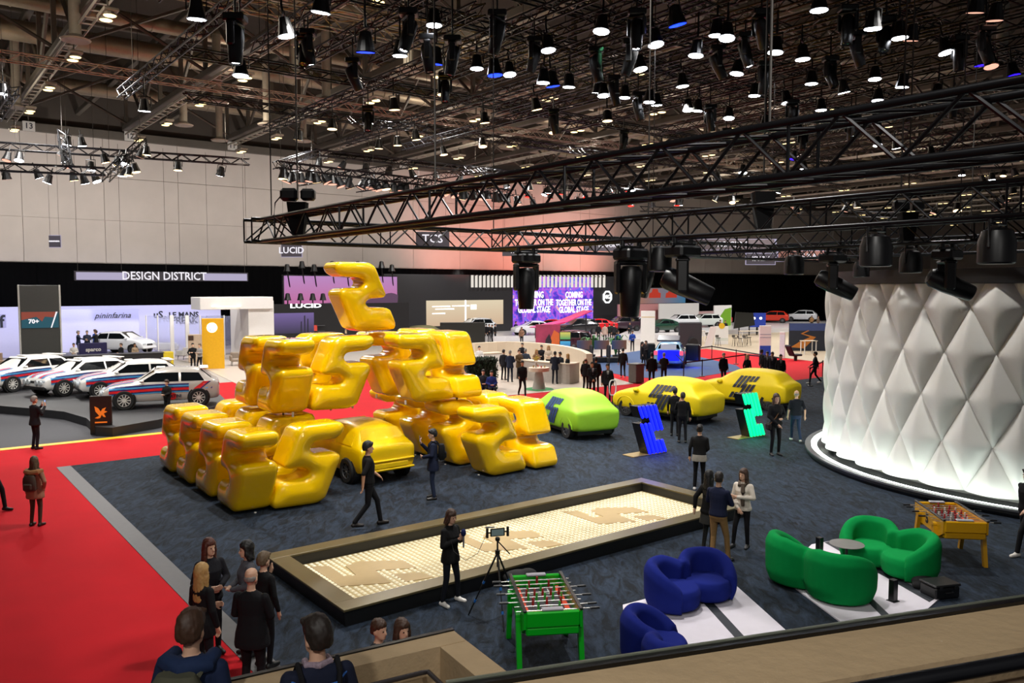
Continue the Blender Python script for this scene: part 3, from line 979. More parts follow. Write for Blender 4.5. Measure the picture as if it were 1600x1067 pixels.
# ---------------------------------------------------------------- cars
# station: x, sill z, belt z, top z, sill half width, belt half width, top half width
STY = {
 'rally': [(-1.95, .36, .80, .82, .70, .74, .66), (-1.86, .27, .90, .92, .79, .83, .70), (-1.70, .25, .93, .99, .82, .86, .70), (-1.30, .24, .93, 1.34, .83, .87, .57), (-.55, .23, .92, 1.39, .82, .85, .60), (.22, .23, .91, 1.35, .82, .85, .58), (.86, .23, .90, .94, .83, .86, .68), (1.25, .24, .85, .89, .84, .87, .70), (1.65, .26, .78, .82, .82, .85, .70), (1.86, .28, .68, .71, .79, .80, .68), (1.94, .34, .58, .60, .70, .72, .62)],
 'hatch': [(-1.95, .40, .84, .86, .70, .74, .62), (-1.88, .30, .95, .99, .80, .84, .66), (-1.66, .27, 1.0, 1.10, .84, .87, .68), (-1.36, .25, 1.0, 1.42, .85, .88, .60), (-.55, .24, .98, 1.50, .85, .87, .62), (.25, .24, .97, 1.47, .85, .87, .61), (.98, .24, .96, 1.02, .86, .88, .68), (1.40, .26, .92, .97, .86, .88, .68), (1.72, .29, .84, .88, .82, .84, .64), (1.90, .32, .70, .73, .76, .78, .6), (1.96, .40, .6, .62, .68, .70, .54)],
 'sedan': [(-2.25, .40, .86, .88, .70, .76, .62), (-2.15, .28, .96, .99, .82, .88, .70), (-1.75, .26, 1.0, 1.05, .88, .92, .72), (-1.0, .24, .98, 1.36, .88, .92, .60), (-.35, .23, .96, 1.44, .88, .91, .60), (.30, .23, .95, 1.38, .88, .91, .60), (1.10, .24, .93, .98, .89, .92, .74), (1.65, .25, .86, .91, .88, .91, .72), (2.05, .28, .74, .78, .82, .86, .66), (2.22, .34, .62, .64, .74, .76, .6)],
 'suv': [(-2.2, .45, .95, .98, .74, .80, .66), (-2.1, .34, 1.08, 1.12, .86, .92, .70), (-1.9, .30, 1.1, 1.25, .90, .95, .72), (-1.6, .28, 1.1, 1.58, .90, .95, .64), (-.5, .28, 1.08, 1.66, .90, .94, .66), (.4, .28, 1.06, 1.60, .90, .94, .64), (1.15, .28, 1.04, 1.10, .91, .95, .76), (1.7, .30, 1.0, 1.05, .90, .94, .76), (2.05, .34, .88, .92, .84, .88, .7), (2.2, .4, .7, .73, .78, .8, .64)],
}
WX = {'rally': (1.22, -1.22), 'hatch': (1.24, -1.25), 'sedan': (1.42, -1.42), 'suv': (1.38, -1.38)}
def stn(sty, x):
    S = STY[sty]
    xs = [s[0] for s in S]
    return [float(np.interp(x, xs, [s[k] for s in S])) for k in range(1, 7)]
def section(sty, x):
    zl, zb, zt, wl, wb, wt = stn(sty, x)
    c = .025
    zm = zl + (zb - zl) * .55
    return [(0, zl), (wl * .9, zl), (wl * .985, zl + .07), (wb * 1.0, zm), (wb * .992, zb - .05), (wb * .965, zb), (wt + (wb - wt) * .12, zt - (zt - zb) * .14), (wt * .9, zt), (wt * .5, zt + c), (0, zt + c * 1.3)]
def side_y(sty, x, z):
    s = section(sty, x)[1:8]
    return float(np.interp(z, [p[1] + i * 1e-5 for i, p in enumerate(s)], [p[0] for p in s]))
def top_z(sty, x, y):
    s = section(sty, x)[5:]
    return float(np.interp(abs(y), [p[0] for p in s[::-1]], [p[1] for p in s[::-1]]))
def car_body(sty, sub=0, lift=0.):
    S = STY[sty]
    xs = sorted(set([s[0] for s in S] + [(a[0] + b[0]) / 2 for a, b in zip(S, S[1:])]))
    rings = []
    for x in xs:
        h = section(sty, x)
        rings.append([(x, y, z + (lift if i < 3 else 0)) for i, (y, z) in enumerate(h)] + [(x, -y, z + (lift if 7 - 0 < 0 else 0)) for y, z in h[-2:0:-1]])
    m = MB().loft(rings)
    me = m.mesh('body')
    if sub:
        o = bpy.data.objects.new('b', me)
        md = o.modifiers.new('s', 'SUBSURF'); md.levels = sub; md.render_levels = sub
        me = bake(o)
    return me
tyre = MB().lathe([(.20, -.1), (.29, -.105), (.315, -.07), (.315, .07), (.29, .105), (.20, .1), (.18, .06), (.18, -.06), (.20, -.1)], 24, M=Matrix.Rotation(PI / 2, 3, 'X')).mesh('wheel')
smooth_by_angle(tyre, 50)
rim_ = MB().lathe([(.001, .07), (.05, .075), (.055, .06)], 16)
rim_.lathe([(.215, .02), (.215, .092), (.19, .097), (.185, .03)], 24)
for k in range(10):
    a = 2 * PI * k / 10
    rim_.box((.115 * math.cos(a), .115 * math.sin(a), .066), (.16, .028, .025), a)
rim_.lathe([(.001, .02), (.2, .02)], 20)
rim_ = MB().add([Matrix.Rotation(PI / 2, 3, 'X') @ Vector(p) for p in rim_.v], rim_.f).mesh('rim')
M_tyre = mat('tyre', '#0c0c0d', .8)
M_glass = mat('car_glass', '#0d1114', .06, var=0, coat=.6)
M_trim = mat('car_trim', '#111214', .5)
M_rimw = mat('rim_white', '#d8d6d0', .35, .2)
M_rima = mat('rim_alloy', '#7d7f83', .3, .8)
M_hl = mat('headlamp', '#c8d0d6', .1, .3, coat=.5)
M_tail = mat('tail_lamp', '#8f0f10', .2)
def quadp(pts, off=.012, th=.006):
    pts = [Vector(p) for p in pts]
    n = (pts[1] - pts[0]).cross(pts[-1] - pts[0]).normalized()
    m = MB()
    k = len(pts)
    m.add([p + n * off for p in pts] + [p - n * th for p in pts], [tuple(range(k)), tuple(range(2 * k - 1, k - 1, -1))] + [(i, k + i, k + (i + 1) % k, (i + 1) % k) for i in range(k)])
    return m
def side_strip(sty, f0, f1, x0, x1, sgn, n=14, off=.007):
    m = MB(); vs = []
    for i in range(n + 1):
        x = x0 + (x1 - x0) * i / n
        for z in (f0(x), f1(x)):
            vs.append((x, sgn * (side_y(sty, x, z) + off), z))
    fs = [(2 * i, 2 * i + 2, 2 * i + 3, 2 * i + 1) if sgn < 0 else (2 * i + 1, 2 * i + 3, 2 * i + 2, 2 * i) for i in range(n)]
    return m.add(vs, fs)
def top_strip(sty, g0, g1, x0, x1, n=8, off=.008):
    m = MB(); vs = []
    for i in range(n + 1):
        x = x0 + (x1 - x0) * i / n
        for y in (g0(x), g1(x)):
            vs.append((x, y, top_z(sty, x, y) + off))
    return m.add(vs, [(2 * i, 2 * i + 2, 2 * i + 3, 2 * i + 1) for i in range(n)])
BODIES = {}
def wheels(t, sty, rimm, r=1.0, inset=.0):
    for x in WX[sty]:
        for sg in (-1, 1):
            y = side_y(sty, x, .45) - .10 - inset
            w = ob('wheel', tyre, M_tyre, t)
            w.location = (x, sg * y, .315 * r)
            w.scale = (r, 1, r)
            w.rotation_euler.z = 0 if sg < 0 else PI
            me = rim_.copy(); me.materials.append(rimm)
            ob('rim', me, None, w)
def car(label, loc, heading, sty='sedan', paint='#888888', rimm=None, sc=1.0, group=None, livery=False, detail=True, name='car', rough=.25, cat='car', scr=None):
    t = thing(name, label, cat, loc, heading, group)
    t.scale = (sc, sc, sc)
    if sty not in BODIES:
        BODIES[sty] = car_body(sty, 1)
        smooth_by_angle(BODIES[sty], 38)
    me = BODIES[sty].copy()
    pm = mat('paint_' + paint, paint, rough, .1, var=.02, coat=.4)
    me.materials.append(pm)
    ob('body', me, None, t)
    S = STY[sty]
    tops = [s for s in S if s[3] - s[2] > .3]
    xr, xf = tops[0][0], tops[-1][0]
    i0, i1 = S.index(tops[0]), S.index(tops[-1])
    xc, xb = S[i1 + 1][0], S[i0 - 1][0]
    zb = stn(sty, 0)[1]
    def P(x, z, sg, o=.012):
        return (x, sg * (side_y(sty, x, z) + o), z)
    # glass
    a, b = stn(sty, xc), stn(sty, xf)
    ws = [(xc - .07, -a[5] * .96, a[2] + .03), (xc - .07, a[5] * .96, a[2] + .03), (xf + .03, b[5] * .93, b[2] - .02), (xf + .03, -b[5] * .93, b[2] - .02)]
    ob('windshield', quadp(ws, .018), M_glass, t)
    a, b = stn(sty, xb), stn(sty, xr)
    ob('rear_window', quadp([(xb + .05, a[5] * .95, a[2] + .04), (xb + .05, -a[5] * .95, a[2] + .04), (xr - .03, -b[5] * .9, b[2] - .03), (xr - .03, b[5] * .9, b[2] - .03)], .018), M_glass, t)
    zt = stn(sty, 0)[2]
    zh, zw = zt - .11, zb + .035
    xm = (xr + xf) / 2 - .05
    for sg in (-1, 1):
        f = [P(xc - .16, zw, sg), P(xf - .03, zh, sg), P(xm + .03, zh, sg), P(xm + .03, zw, sg)]
        r = [P(xm - .05, zw, sg), P(xm - .05, zh, sg), P(xr + .06, zh - .03, sg), P(xr - .12, zw, sg)]
        for q in (f, r):
            ob('side_window', quadp(q if sg < 0 else q[::-1], .006), M_glass, t)
        for x in WX[sty]:
            y = side_y(sty, x, .5)
            ob('wheel_arch', MB().cyl((x, sg * (y - .16), .34), (x, sg * (y + .005), .34), .385, n=22), M_trim, t)
    wheels(t, sty, rimm or M_rima, 1.08 if sty != 'suv' else 1.12, -.06)
    if detail:
        xn, xt = S[-2][0], S[1][0]
        for sg in (-1, 1):
            ob('mirror', MB().cbox((xc - .22, sg * (side_y(sty, xc - .22, zb) + .09), zb + .08), (.14, .18, .11), .04), pm, t)
            h = stn(sty, xn)
            ob('headlamp', MB().cbox((xn + .01, sg * h[4] * .72, h[1] - .06), (.1, .34, .13), .03), M_hl, t)
            h = stn(sty, xt)
            ob('tail_lamp', MB().cbox((xt - .02, sg * h[4] * .72, h[1] - .1), (.1, .34, .14), .03), M_tail, t)
        h = stn(sty, xn)
        ob('grille', MB().cbox((xn + .03, 0, h[1] - .1), (.1, h[4] * .8, .12), .02), M_trim, t)
        ob('bumper', MB().cbox((xn + .02, 0, h[0] + .08), (.16, h[4] * 1.9, .14), .04), M_trim if livery else pm, t)
    return t
M_w, M_dbl, M_lbl, M_rd = mat('livery_white', '#e8e6e2', .4), mat('livery_navy', '#16256b', .35), mat('livery_sky', '#3f9bd6', .35), mat('livery_red', '#d01a22', .35)
def rally_car(label, loc, heading, paint, sc, side_text=True):
    t = car(label, loc, heading, 'rally', paint, M_rimw, sc, 'white rally cars on the dark platform', True, name='rally_car')
    s = 'rally'
    L_ = lambda z0, z1: (lambda x: z0 + (z1 - z0) * ((x + 1.9) / 3.8))
    for sg in (-1, 1):
        for z0, w, m in ((.80, .05, M_dbl), (.745, .05, M_lbl), (.70, .035, M_dbl), (.62, .085, M_rd), (.58, .03, M_dbl), (.54, .035, M_lbl)):
            # band along the flank, climbing over the rear wing
            f0 = lambda x, z0=z0: z0 - .06 * max(0, (x - .2) / 1.6) + .02
            f1 = lambda x, z0=z0, w=w: z0 + w - .06 * max(0, (x - .2) / 1.6) + .02
            ob('livery_stripe', side_strip(s, f0, f1, -.9, 1.7, sg), m, t)
        for k, (m, w) in enumerate(((M_rd, .16), (M_dbl, .06), (M_lbl, .06), (M_dbl, .04))):
            xo = -1.05 - .19 * k
            f0 = lambda x: .72
            q = [(xo, .66), (xo - w * 1.3, .66), (xo - w * 1.3 - .34, .92), (xo - .34, .92)]
            q = [(max(-1.84, x), z) for x, z in q]
            pts = [(x, sg * (side_y(s, x, z) + .008), z) for x, z in q]
            ob('livery_stripe', quadp(pts if sg > 0 else pts[::-1], .004), m, t)
        ob('roundel', MB().lathe([(.001, .012), (.13, .01), (.13, 0)], 20, M=Matrix.Rotation(-sg * PI / 2, 3, 'X'), c=(-.35, sg * (side_y(s, -.35, .42) + .004), .42)), M_rd, t)
        o = text('lettering', 'MARTINI', .15, mat('letter_dark', '#181830', .5), t, (-.35, sg * (side_y(s, -.35, .42) + .018), .42), (PI / 2, 0, 0 if sg < 0 else PI), .002, bold=.004)
    for y0, w, m in ((.30, .14, M_rd), (.44, .05, M_dbl), (.49, .06, M_lbl), (.55, .04, M_dbl), (.24, .05, M_lbl)):
        for sg in (1, -1):
            g0 = lambda x, y0=y0: sg * (y0 + .10 * (x - .9) * -1)
            g1 = lambda x, y0=y0, w=w: sg * (y0 + w + .10 * (x - .9) * -1)
            if sg > 0:
                ob('livery_stripe', top_strip(s, g0, g1, .92, 1.84), m, t)
            else:
                ob('livery_stripe', top_strip(s, g1, g0, .92, 1.84), m, t)
    for y in (-.55, -.3, .3, .55):
        ob('spot_lamp', MB().lathe([(.05, -.1), (.1, -.05), (.105, .03), (.001, .04)], 14, M=Matrix.Rotation(PI / 2, 3, 'Y'), c=(1.98, y, .58)), M_hl, t, smooth=True)
    sp = ob('spoiler', MB().cbox((-1.42, 0, 1.37), (.30, 1.15, .03), .012), M_w, t)
    for y in (-.5, .5):
        ob('spoiler_post', MB().box((-1.40, y, 1.33), (.12, .03, .07)), M_w, sp)
    ob('mud_flap', MB().box((-1.5, 0, .25), (.02, 1.3, .2)), M_trim, t)
    ob('roof_vent', MB().cbox((.05, 0, 1.40), (.3, .4, .05), .015), M_w, t)
    ob('windshield_banner', MB().box((.30, 0, 1.335), (.10, 1.0, .012), M=Matrix.Rotation(R(34), 3, 'Y')), M_w, t)
    return t
# raised rally platform
M_plat = mat('platform_dark', '#232326', .6, var=.05)
zP = .34
pp = poly_px([(-80, 622), (0, 634), (50, 638), (100, 643), (135, 653), (150, 667), (176, 668), (250, 655), (318, 641), (356, 628), (330, 603), (240, 588), (90, 578), (-80, 570)], zP)
tag(ob('rally_platform', MB().prism(pp, .013, zP), M_plat), 'low dark platform with curved front carrying the four white rally cars', 'platform')
def face_px(u0, v0, u1, v1, z=0):
    """direction from one floor point to another"""
    d = G(u1, v1, z) - G(u0, v0, z)
    return math.atan2(d.y, d.x)
def put(u, v, z=0.):
    return G(u, v, z)
SCR = 1.16
h4 = math.atan2(-.36, -.93)
rally_car('silver white rally car with red and blue stripes, side on, nearest the inflated fives', put(255, 633, zP), h4, '#b9b4ae', SCR)
rally_car('white striped rally car second from the inflated fives, half hidden behind the silver one', put(205, 616, zP) , R(-146), '#e4e2de', SCR)
rally_car('white striped rally car third from the inflated fives, four lamps across its nose', put(128, 612, zP), R(-122), '#e8e6e2', SCR)
rally_car('white striped rally car farthest from the inflated fives, cut by the picture edge', put(40, 606, zP), R(-112), '#eceae6', SCR)
# dark sign with an orange winged emblem on the platform front
st_ = thing('sign_stand', 'black upright sign with orange winged horse emblem at the platform front', 'sign', G(159, 679), ANG_B - .35)
ob('board', MB().cbox((0, 0, .72), (.72, .12, 1.4), .015), mat('sign_black', '#171412', .4), st_)
M_or = glow('emblem_orange', '#d06010', 1.2)
ob('emblem', MB().prism([(-.2, .62), (-.05, .7), (-.17, .86), (-.2, 1.05), (-.08, .98), (0, .85), (.06, .95), (.18, 1.0), (.12, .88), (.22, .84), (.1, .78), (.16, .64), (.08, .66), (.03, .74), (-.02, .62), (-.1, .6)], .061, .067, M=UPY), M_or, st_)
ob('emblem_base', MB().box((0, -.064, .46), (.4, .008, .05)), M_or, st_)

# ---------------------------------------------------------------- show cars under tight covers with a striped figure five
STRIPES_T = [(0, .47, 1.0), (1, .47, 1.0), (2, .47, 1.0), (3, .76, 1.0), (4, .76, 1.0)]      # upper half of a true five, stripe, z0, z1
STRIPES_B = [(0, .0, .26), (1, .0, .26), (2, .0, .64), (3, .0, .64), (4, .0, .64)]
def five_stripes():
    """striped five in unit box: list of four-point strips (u, v)"""
    out = []
    w, g, sl = .10, .032, .45
    for rows, dx in ((STRIPES_T, -.08), (STRIPES_B, .0)):
        for i, v0, v1 in rows:
            x = dx + i * (w + g)
            out.append([(x + sl * v0, v0), (x + w + sl * v0, v0), (x + w + sl * v1, v1), (x + sl * v1, v1)])
    return out
M_deco = mat('stripe_ink', '#20407a', .5)
M_deco2 = mat('stripe_ink_dark', '#2c3040', .5)
def covered_car(label, loc, heading, colour, ink, sc=1.0):
    t = thing('covered_car', label, 'car', loc, heading, 'covered show cars')
    t.scale = (sc, sc, sc)
    if 'cover' not in BODIES:
        BODIES['cover'] = car_body('hatch', 1)
        BODIES['cover'].polygons.foreach_set('use_smooth', [True] * len(BODIES['cover'].polygons))
    me = BODIES['cover'].copy()
    me.materials.append(mat('cover_' + colour, colour, .55, var=.03, scale=3, bump=.12, bscale=7))
    ob('cover', me, None, t)
    ob('underbody', MB().box((0, 0, .25), (3.4, 1.3, .2)), M_trim, t)
    wheels(t, 'hatch', M_rima, 1.05, .0)
    for sg in (-1, 1):
        for x in WX['hatch']:
            y = side_y('hatch', x, .45)
            ob('arch_fold', MB().tube([(x + .42 * math.cos(a), sg * (y + .0), .33 + .42 * math.sin(a)) for a in np.linspace(.1, PI - .1, 12)], .02, 6), me.materials[0], t)
        ob('mirror_bump', MB().sph((.75, sg * .88, 1.02), (.12, .1, .09)), me.materials[0], t, smooth=True)
        for q in five_stripes():
            # read from outside; the five leans with the door, upper part reaches the roof edge
            pts = []
            for u, v in q:
                x = (-1 if sg > 0 else 1) * (u - .5) * 1.25 - .25
                z = .40 + v * .88
                pts.append((x, sg * (side_y('hatch', x, z) + .0), z))
            pts = pts if sg > 0 else pts
            m = MB()
            k = len(pts)
            a, b, c, d = [Vector(p) for p in pts]
            rows = []
            n = 8
            for i in range(n + 1):
                for e0, e1 in ((a, d), (b, c)):
                    p = e0.lerp(e1, i / n)
                    rows.append((p.x, sg * (side_y('hatch', p.x, p.z) + .018), p.z))
            m.add(rows, [(2 * i, 2 * i + 1, 2 * i + 3, 2 * i + 2) for i in range(n)])
            ob('figure_stripe', m, ink, t)
    return t
HA = math.atan2(.793, -.609)
c_ = G(893, 692); covered_car('small car under a tight lime green cover with a blue striped five', Vector((2.15, 30.0, 0.014)), HA - .22, '#9bd62c', M_deco, 1.06)
covered_car('small car under a tight yellow cover beside the blue light sign', Vector((6.35, 33.2, 0.014)), HA + .12, '#f0d200', M_deco2, 1.12)
covered_car('small car under a tight yellow cover beyond the green light sign', Vector((10.6, 36.6, 0.014)), HA + .2, '#f2d200', M_deco2, 1.12)
# glossy yellow car under the pyramid
p = sculpt(4.38, 2.62, 0)
t = car('glossy bright yellow car body standing under the inflated fives', p, ANG_A + .04, 'hatch', '#f0c800', M_rima, 1.03, name='yellow_car', rough=.3, detail=False)
for ch in list(t.children):
    if ch.name.startswith(('side_window', 'windshield', 'rear_window')):
        ch.data.materials.clear(); ch.data.materials.append(MATS['paint_#f0c800'])
for z, d in ((.62, .05), (.38, .06)):
    ob('rear_crease', MB().cbox((-1.97, 0, z), (.1, 1.5, d), .02), MATS['paint_#f0c800'], t)
ob('number_plate_panel', MB().cbox((-1.975, 0, .49), (.08, 1.1, .14), .02), MATS['paint_#f0c800'], t)

# ---------------------------------------------------------------- light signs: fives of glowing tubes
def light_five(label, loc, rz, colour, es, tint):
    t = thing('light_sign', label, 'light sign', loc, rz, 'tube light fives')
    W_, H_, dp = 1.3, 1.55, .36
    def mp(u, v):
        return ((.5 - u) * W_, v * H_ + .03)
    Mb = mat('sign_body', '#0c0c10', .4)
    gl = glow('tube_' + colour, colour, es, True)
    for half in (0, 1):
        q = [s for s in five_stripes()][half * 5:half * 5 + 5]
        for s in q:
            s = [mp(*p) for p in s]
            ob('casing', MB().prism(s, -dp, 0, M=UPY), Mb, t)
            cx0 = ((s[0][0] + s[1][0]) / 2, (s[0][1] + s[1][1]) / 2); cx1 = ((s[2][0] + s[3][0]) / 2, (s[2][1] + s[3][1]) / 2)
            tb = ob('light_tube', MB().cap((cx0[0], -.02, cx0[1] + .03), (cx1[0], -.02, cx1[1] - .03), .052, n=8), gl, t, smooth=True)
    ob('foot_plate', MB().cbox((-.1, .2, .015), (1.5, .5, .03), .01), mat('plate_gold', '#8a7440', .35, .5), t)
    p = Vector(loc)
    return t
# viewed from behind, so the figure reads mirrored: its lit face turns to the camera side
light_five('bright blue tube light sign shaped like a mirrored five', Vector((4.45, 25.7, .015)), ANG_B - .03, '#0a14ff', 4.0, 0)
light_five('bright green tube light sign shaped like a mirrored five', Vector((8.55, 28.7, .015)), ANG_B - .03, '#00ff90', 1.9, 0)
lamp('POINT', (4.5, 25.1, .5), 26, (.05, .08, 1), size=.4, name='blue_sign_light')
lamp('POINT', (8.4, 28.1, .5), 26, (.05, 1, .5), size=.4, name='green_sign_light')
lamp('SPOT', ab(16, 15.5, 12), 2600, (.25, 1, .45), Vector((2.3, 30.5, 1)), 13, .5, .2, 'green_spot')
# ---------------------------------------------------------------- people
SKINS = ['#b98a6d', '#c49a80', '#a87858', '#d0a78e']
def cloth(c):
    return mat('cloth_' + c, c, .85, var=.08, scale=14, bump=.12, bscale=50, spec=.25)
def skin(k):
    return mat('skin_%d' % k, SKINS[k % 4], .5, var=.04, scale=20)
M_eye = mat('eye', '#1a1210', .2)
M_lip = mat('lip', '#8a4a42', .5)
def ring(z, hx, hy, oy=0., n=16, ox=0., k=2.4):
    out = []
    for i in range(n):
        a = 2 * PI * i / n
        c, s = math.cos(a), math.sin(a)
        f = (abs(c) ** k + abs(s) ** k) ** (-1 / k)
        out.append((ox + hx * c * f, oy + hy * s * f, z))
    return out
ARMS = {  # elbow, wrist, finger direction, for the arm at +x (mirrored for the other), body faces -y
 'down': ((.245, .03, 1.14), (.255, -.04, .90), (0, -.15, -1)),
 'phone': ((.235, -.10, 1.17), (.09, -.30, 1.40), (-.2, -.1, 1)),
 'high': ((.26, -.20, 1.30), (.10, -.34, 1.55), (-.2, -.1, 1)),
 'hold': ((.245, -.03, 1.15), (.06, -.25, 1.08), (-.8, -.5, .1)),
 'mic': ((.23, -.03, 1.14), (.04, -.25, 1.26), (-.5, -.4, .7)),
 'cross': ((.25, -.06, 1.16), (-.06, -.22, 1.17), (-1, -.1, .1)),
 'pocket': ((.29, .06, 1.15), (.20, -.05, .97), (-.3, -.3, -.9)),
 'front': ((.22, -.02, 1.13), (.03, -.20, .92), (-.6, -.3, -.6)),
 'swingf': ((.24, -.06, 1.16), (.24, -.26, 1.0), (0, -.7, -.6)),
 'swingb': ((.25, .14, 1.16), (.25, .16, .92), (0, .1, -1)),
 'reach': ((.24, -.24, 1.22), (.16, -.50, 1.18), (-.1, -1, 0)),
 'chin': ((.22, -.10, 1.15), (.06, -.20, 1.40), (-.3, .1, 1)),
}
LEGS = {  # left(+x) knee, ankle, right(-x) knee, ankle
 'stand': (((.10, -.03, .50), (.11, .02, .085)), ((-.10, -.03, .50), (-.11, .02, .085))),
 'wide': (((.14, -.04, .50), (.20, .00, .085)), ((-.13, -.02, .50), (-.17, .04, .085))),
 'relax': (((.10, -.02, .50), (.10, .03, .085)), ((-.14, -.09, .50), (-.17, -.10, .085))),
 'walk': (((.09, -.20, .53), (.08, -.26, .095)), ((-.09, .03, .50), (-.10, .30, .14))),
 'sit': (((.12, -.44, .92), (.13, -.46, .50)), ((-.12, -.44, .92), (-.13, -.46, .50))),
}
def body_mesh(arms=('down', 'down'), legs='stand', coat=None, sleeve='long', fem=False, vox=.016, fingers=False, head=(0, 0), skirt=None, fat=1.0):
    """materials: 0 skin 1 top 2 trousers 3 shoes"""
    m = MB()
    sh = .172 if fem else .19
    # trunk
    w = .150 if fem else .166
    m.loft([ring(.80, .10 * fat, .085), ring(.88, w * 1.06 * fat, .115 * fat), ring(.95, w * 1.06 * fat, .118 * fat), ring(1.02, w * .98 * fat, .11 * fat, k=2.2)], 2)
    hem = coat if coat else .93
    rr = []
    if coat:
        rr += [ring(hem, w * 1.22 * fat, .150 * fat), ring(hem + .05, w * 1.24 * fat, .152 * fat), ring(.93, w * 1.17 * fat, .138 * fat)]
    else:
        rr += [ring(.92, w * 1.08 * fat, .124 * fat), ring(.945, w * 1.12 * fat, .13 * fat)]
    bw = .145 if fem else .165
    rr += [ring(1.06, bw * fat, .115 * fat, -.0), ring(1.18, bw * 1.05, .12, -.008 if not fem else -.02), ring(1.29, bw * 1.12, .125, -.01 if not fem else -.028), ring(1.37, sh * 1.04, .108, .0), ring(1.42, sh * .92, .088, .006), ring(1.45, sh * .62, .072, .01), ring(1.475, .075, .062, .012)]
    m.loft(rr, 1)
    m.cap((0, .012, 1.43), (0, -.005, 1.55), .056, .05, 12, 0)
    if skirt:
        m.loft([ring(skirt, .2, .17), ring(.75, .185, .15), ring(.98, w, .11)], 2)
    # head
    hy, hp = head
    Q = Matrix.Translation((0, -.01, 1.545)) @ Matrix.Rotation(hy, 4, 'Z') @ Matrix.Rotation(hp, 4, 'X')
    hm = MB()
    hm.loft([[(x, y, z) for x, y, z in ring(zz, hx, hyy, oy, 14, k=2.0)] for zz, hx, hyy, oy in ((-.022, .030, .03, -.055), (-.005, .050, .055, -.035), (.03, .063, .078, -.012), (.075, .071, .09, -.0), (.12, .075, .098, .004), (.165, .070, .092, .006), (.195, .052, .07, .008), (.212, .022, .03, .008))], 0)
    hm.cap((0, -.088, .085), (0, -.108, .055), .010, .015, 8, 0)          # nose
    hm.sph((.074, .012, .07), (.014, .024, .034), 8, 6, 0)
    hm.sph((-.074, .012, .07), (.014, .024, .034), 8, 6, 0)
    m.add([Q @ Vector(p) for p in hm.v], hm.f, 0)
    # arms
    for sg, nm in ((1, arms[0]), (-1, arms[1])):
        e, wr, fd = ARMS[nm]
        X = lambda p: Vector((p[0] * sg, p[1], p[2]))
        s0, e, wr, fd = X((sh - .012, .0, 1.388)), X(e), X(wr), X(fd).normalized()
        wide = 1.12 if coat else 1.0
        m.cap(s0, e, .057 * wide, .048 * wide, 12, 1)
        if sleeve == 'short':
            mid = s0.lerp(e, .75)
            m.cap(e.lerp(s0, .2), e, .041, .041, 10, 0)
            m.cap(e, wr, .040, .028, 10, 0)
        else:
            m.cap(e, wr.lerp(e, .08), .049 * wide, .037 * wide, 12, 1)
        # hand: palm and five fingers
        pm_ = wr + fd * .045
        m.cap(wr, wr + fd * .02, .026, .03, 8, 0)
        side = fd.cross(Vector((0, 1, 0)))
        if side.length < .2:
            side = fd.cross(Vector((1, 0, 0)))
        side.normalize()
        nrm = side.cross(fd).normalized()
        if fingers:
            m.loft([[wr + fd * t + side * (a * .038) + nrm * (b * .014) for a, b in ((-1, -1), (0, -1.2), (1, -1), (1, 1), (0, 1.2), (-1, 1))] for t in (.0, .04, .085)], 0)
            for k, ln in enumerate((.062, .075, .07, .055)):
                b0 = wr + fd * .085 + side * ((k - 1.5) * .021)
                k1 = b0 + fd * ln * .5 + nrm * .008
                m.cap(b0, k1, .0095, .009, 7, 0)
                m.cap(k1, k1 + fd * ln * .38 + nrm * .024, .009, .008, 7, 0)
            tb = wr + fd * .03 + side * .036 * sg
            m.cap(tb, tb + fd * .035 + side * .03 * sg + nrm * .01, .012, .0105, 7, 0)
            m.cap(tb + fd * .035 + side * .03 * sg + nrm * .01, tb + fd * .062 + side * .026 * sg + nrm * .02, .0105, .009, 7, 0)
        else:
            m.cap(wr + fd * .02, wr + fd * .085, .034, .03, 8, 0)
            m.cap(wr + fd * .09, wr + fd * .14, .026, .018, 8, 0)
            m.cap(wr + fd * .03, wr + fd * .07 + side * .045 * sg, .015, .012, 6, 0)
    # legs
    for sg, (kn, an) in zip((1, -1), LEGS[legs]):
        kn, an = Vector(kn), Vector(an)
        hp_ = Vector((sg * .085, 0, .90))
        m.cap(hp_, kn, .088 * fat if not fem else .085, .056, 12, 2)
        m.cap(kn, an + Vector((0, 0, .03)), .056, .042 if fem else .048, 12, 2)
        tip = Vector((sg * .02, -.155, -.048))
        base = an + Vector((0, .035, -.035))
        m.cap(base, an + Vector((0, -.04, -.03)), .045, .045, 10, 3)
        m.cap(an + Vector((0, -.03, -.04)), an + tip, .045, .036, 10, 3)
    return remesh(m, vox, 2, .5), Q
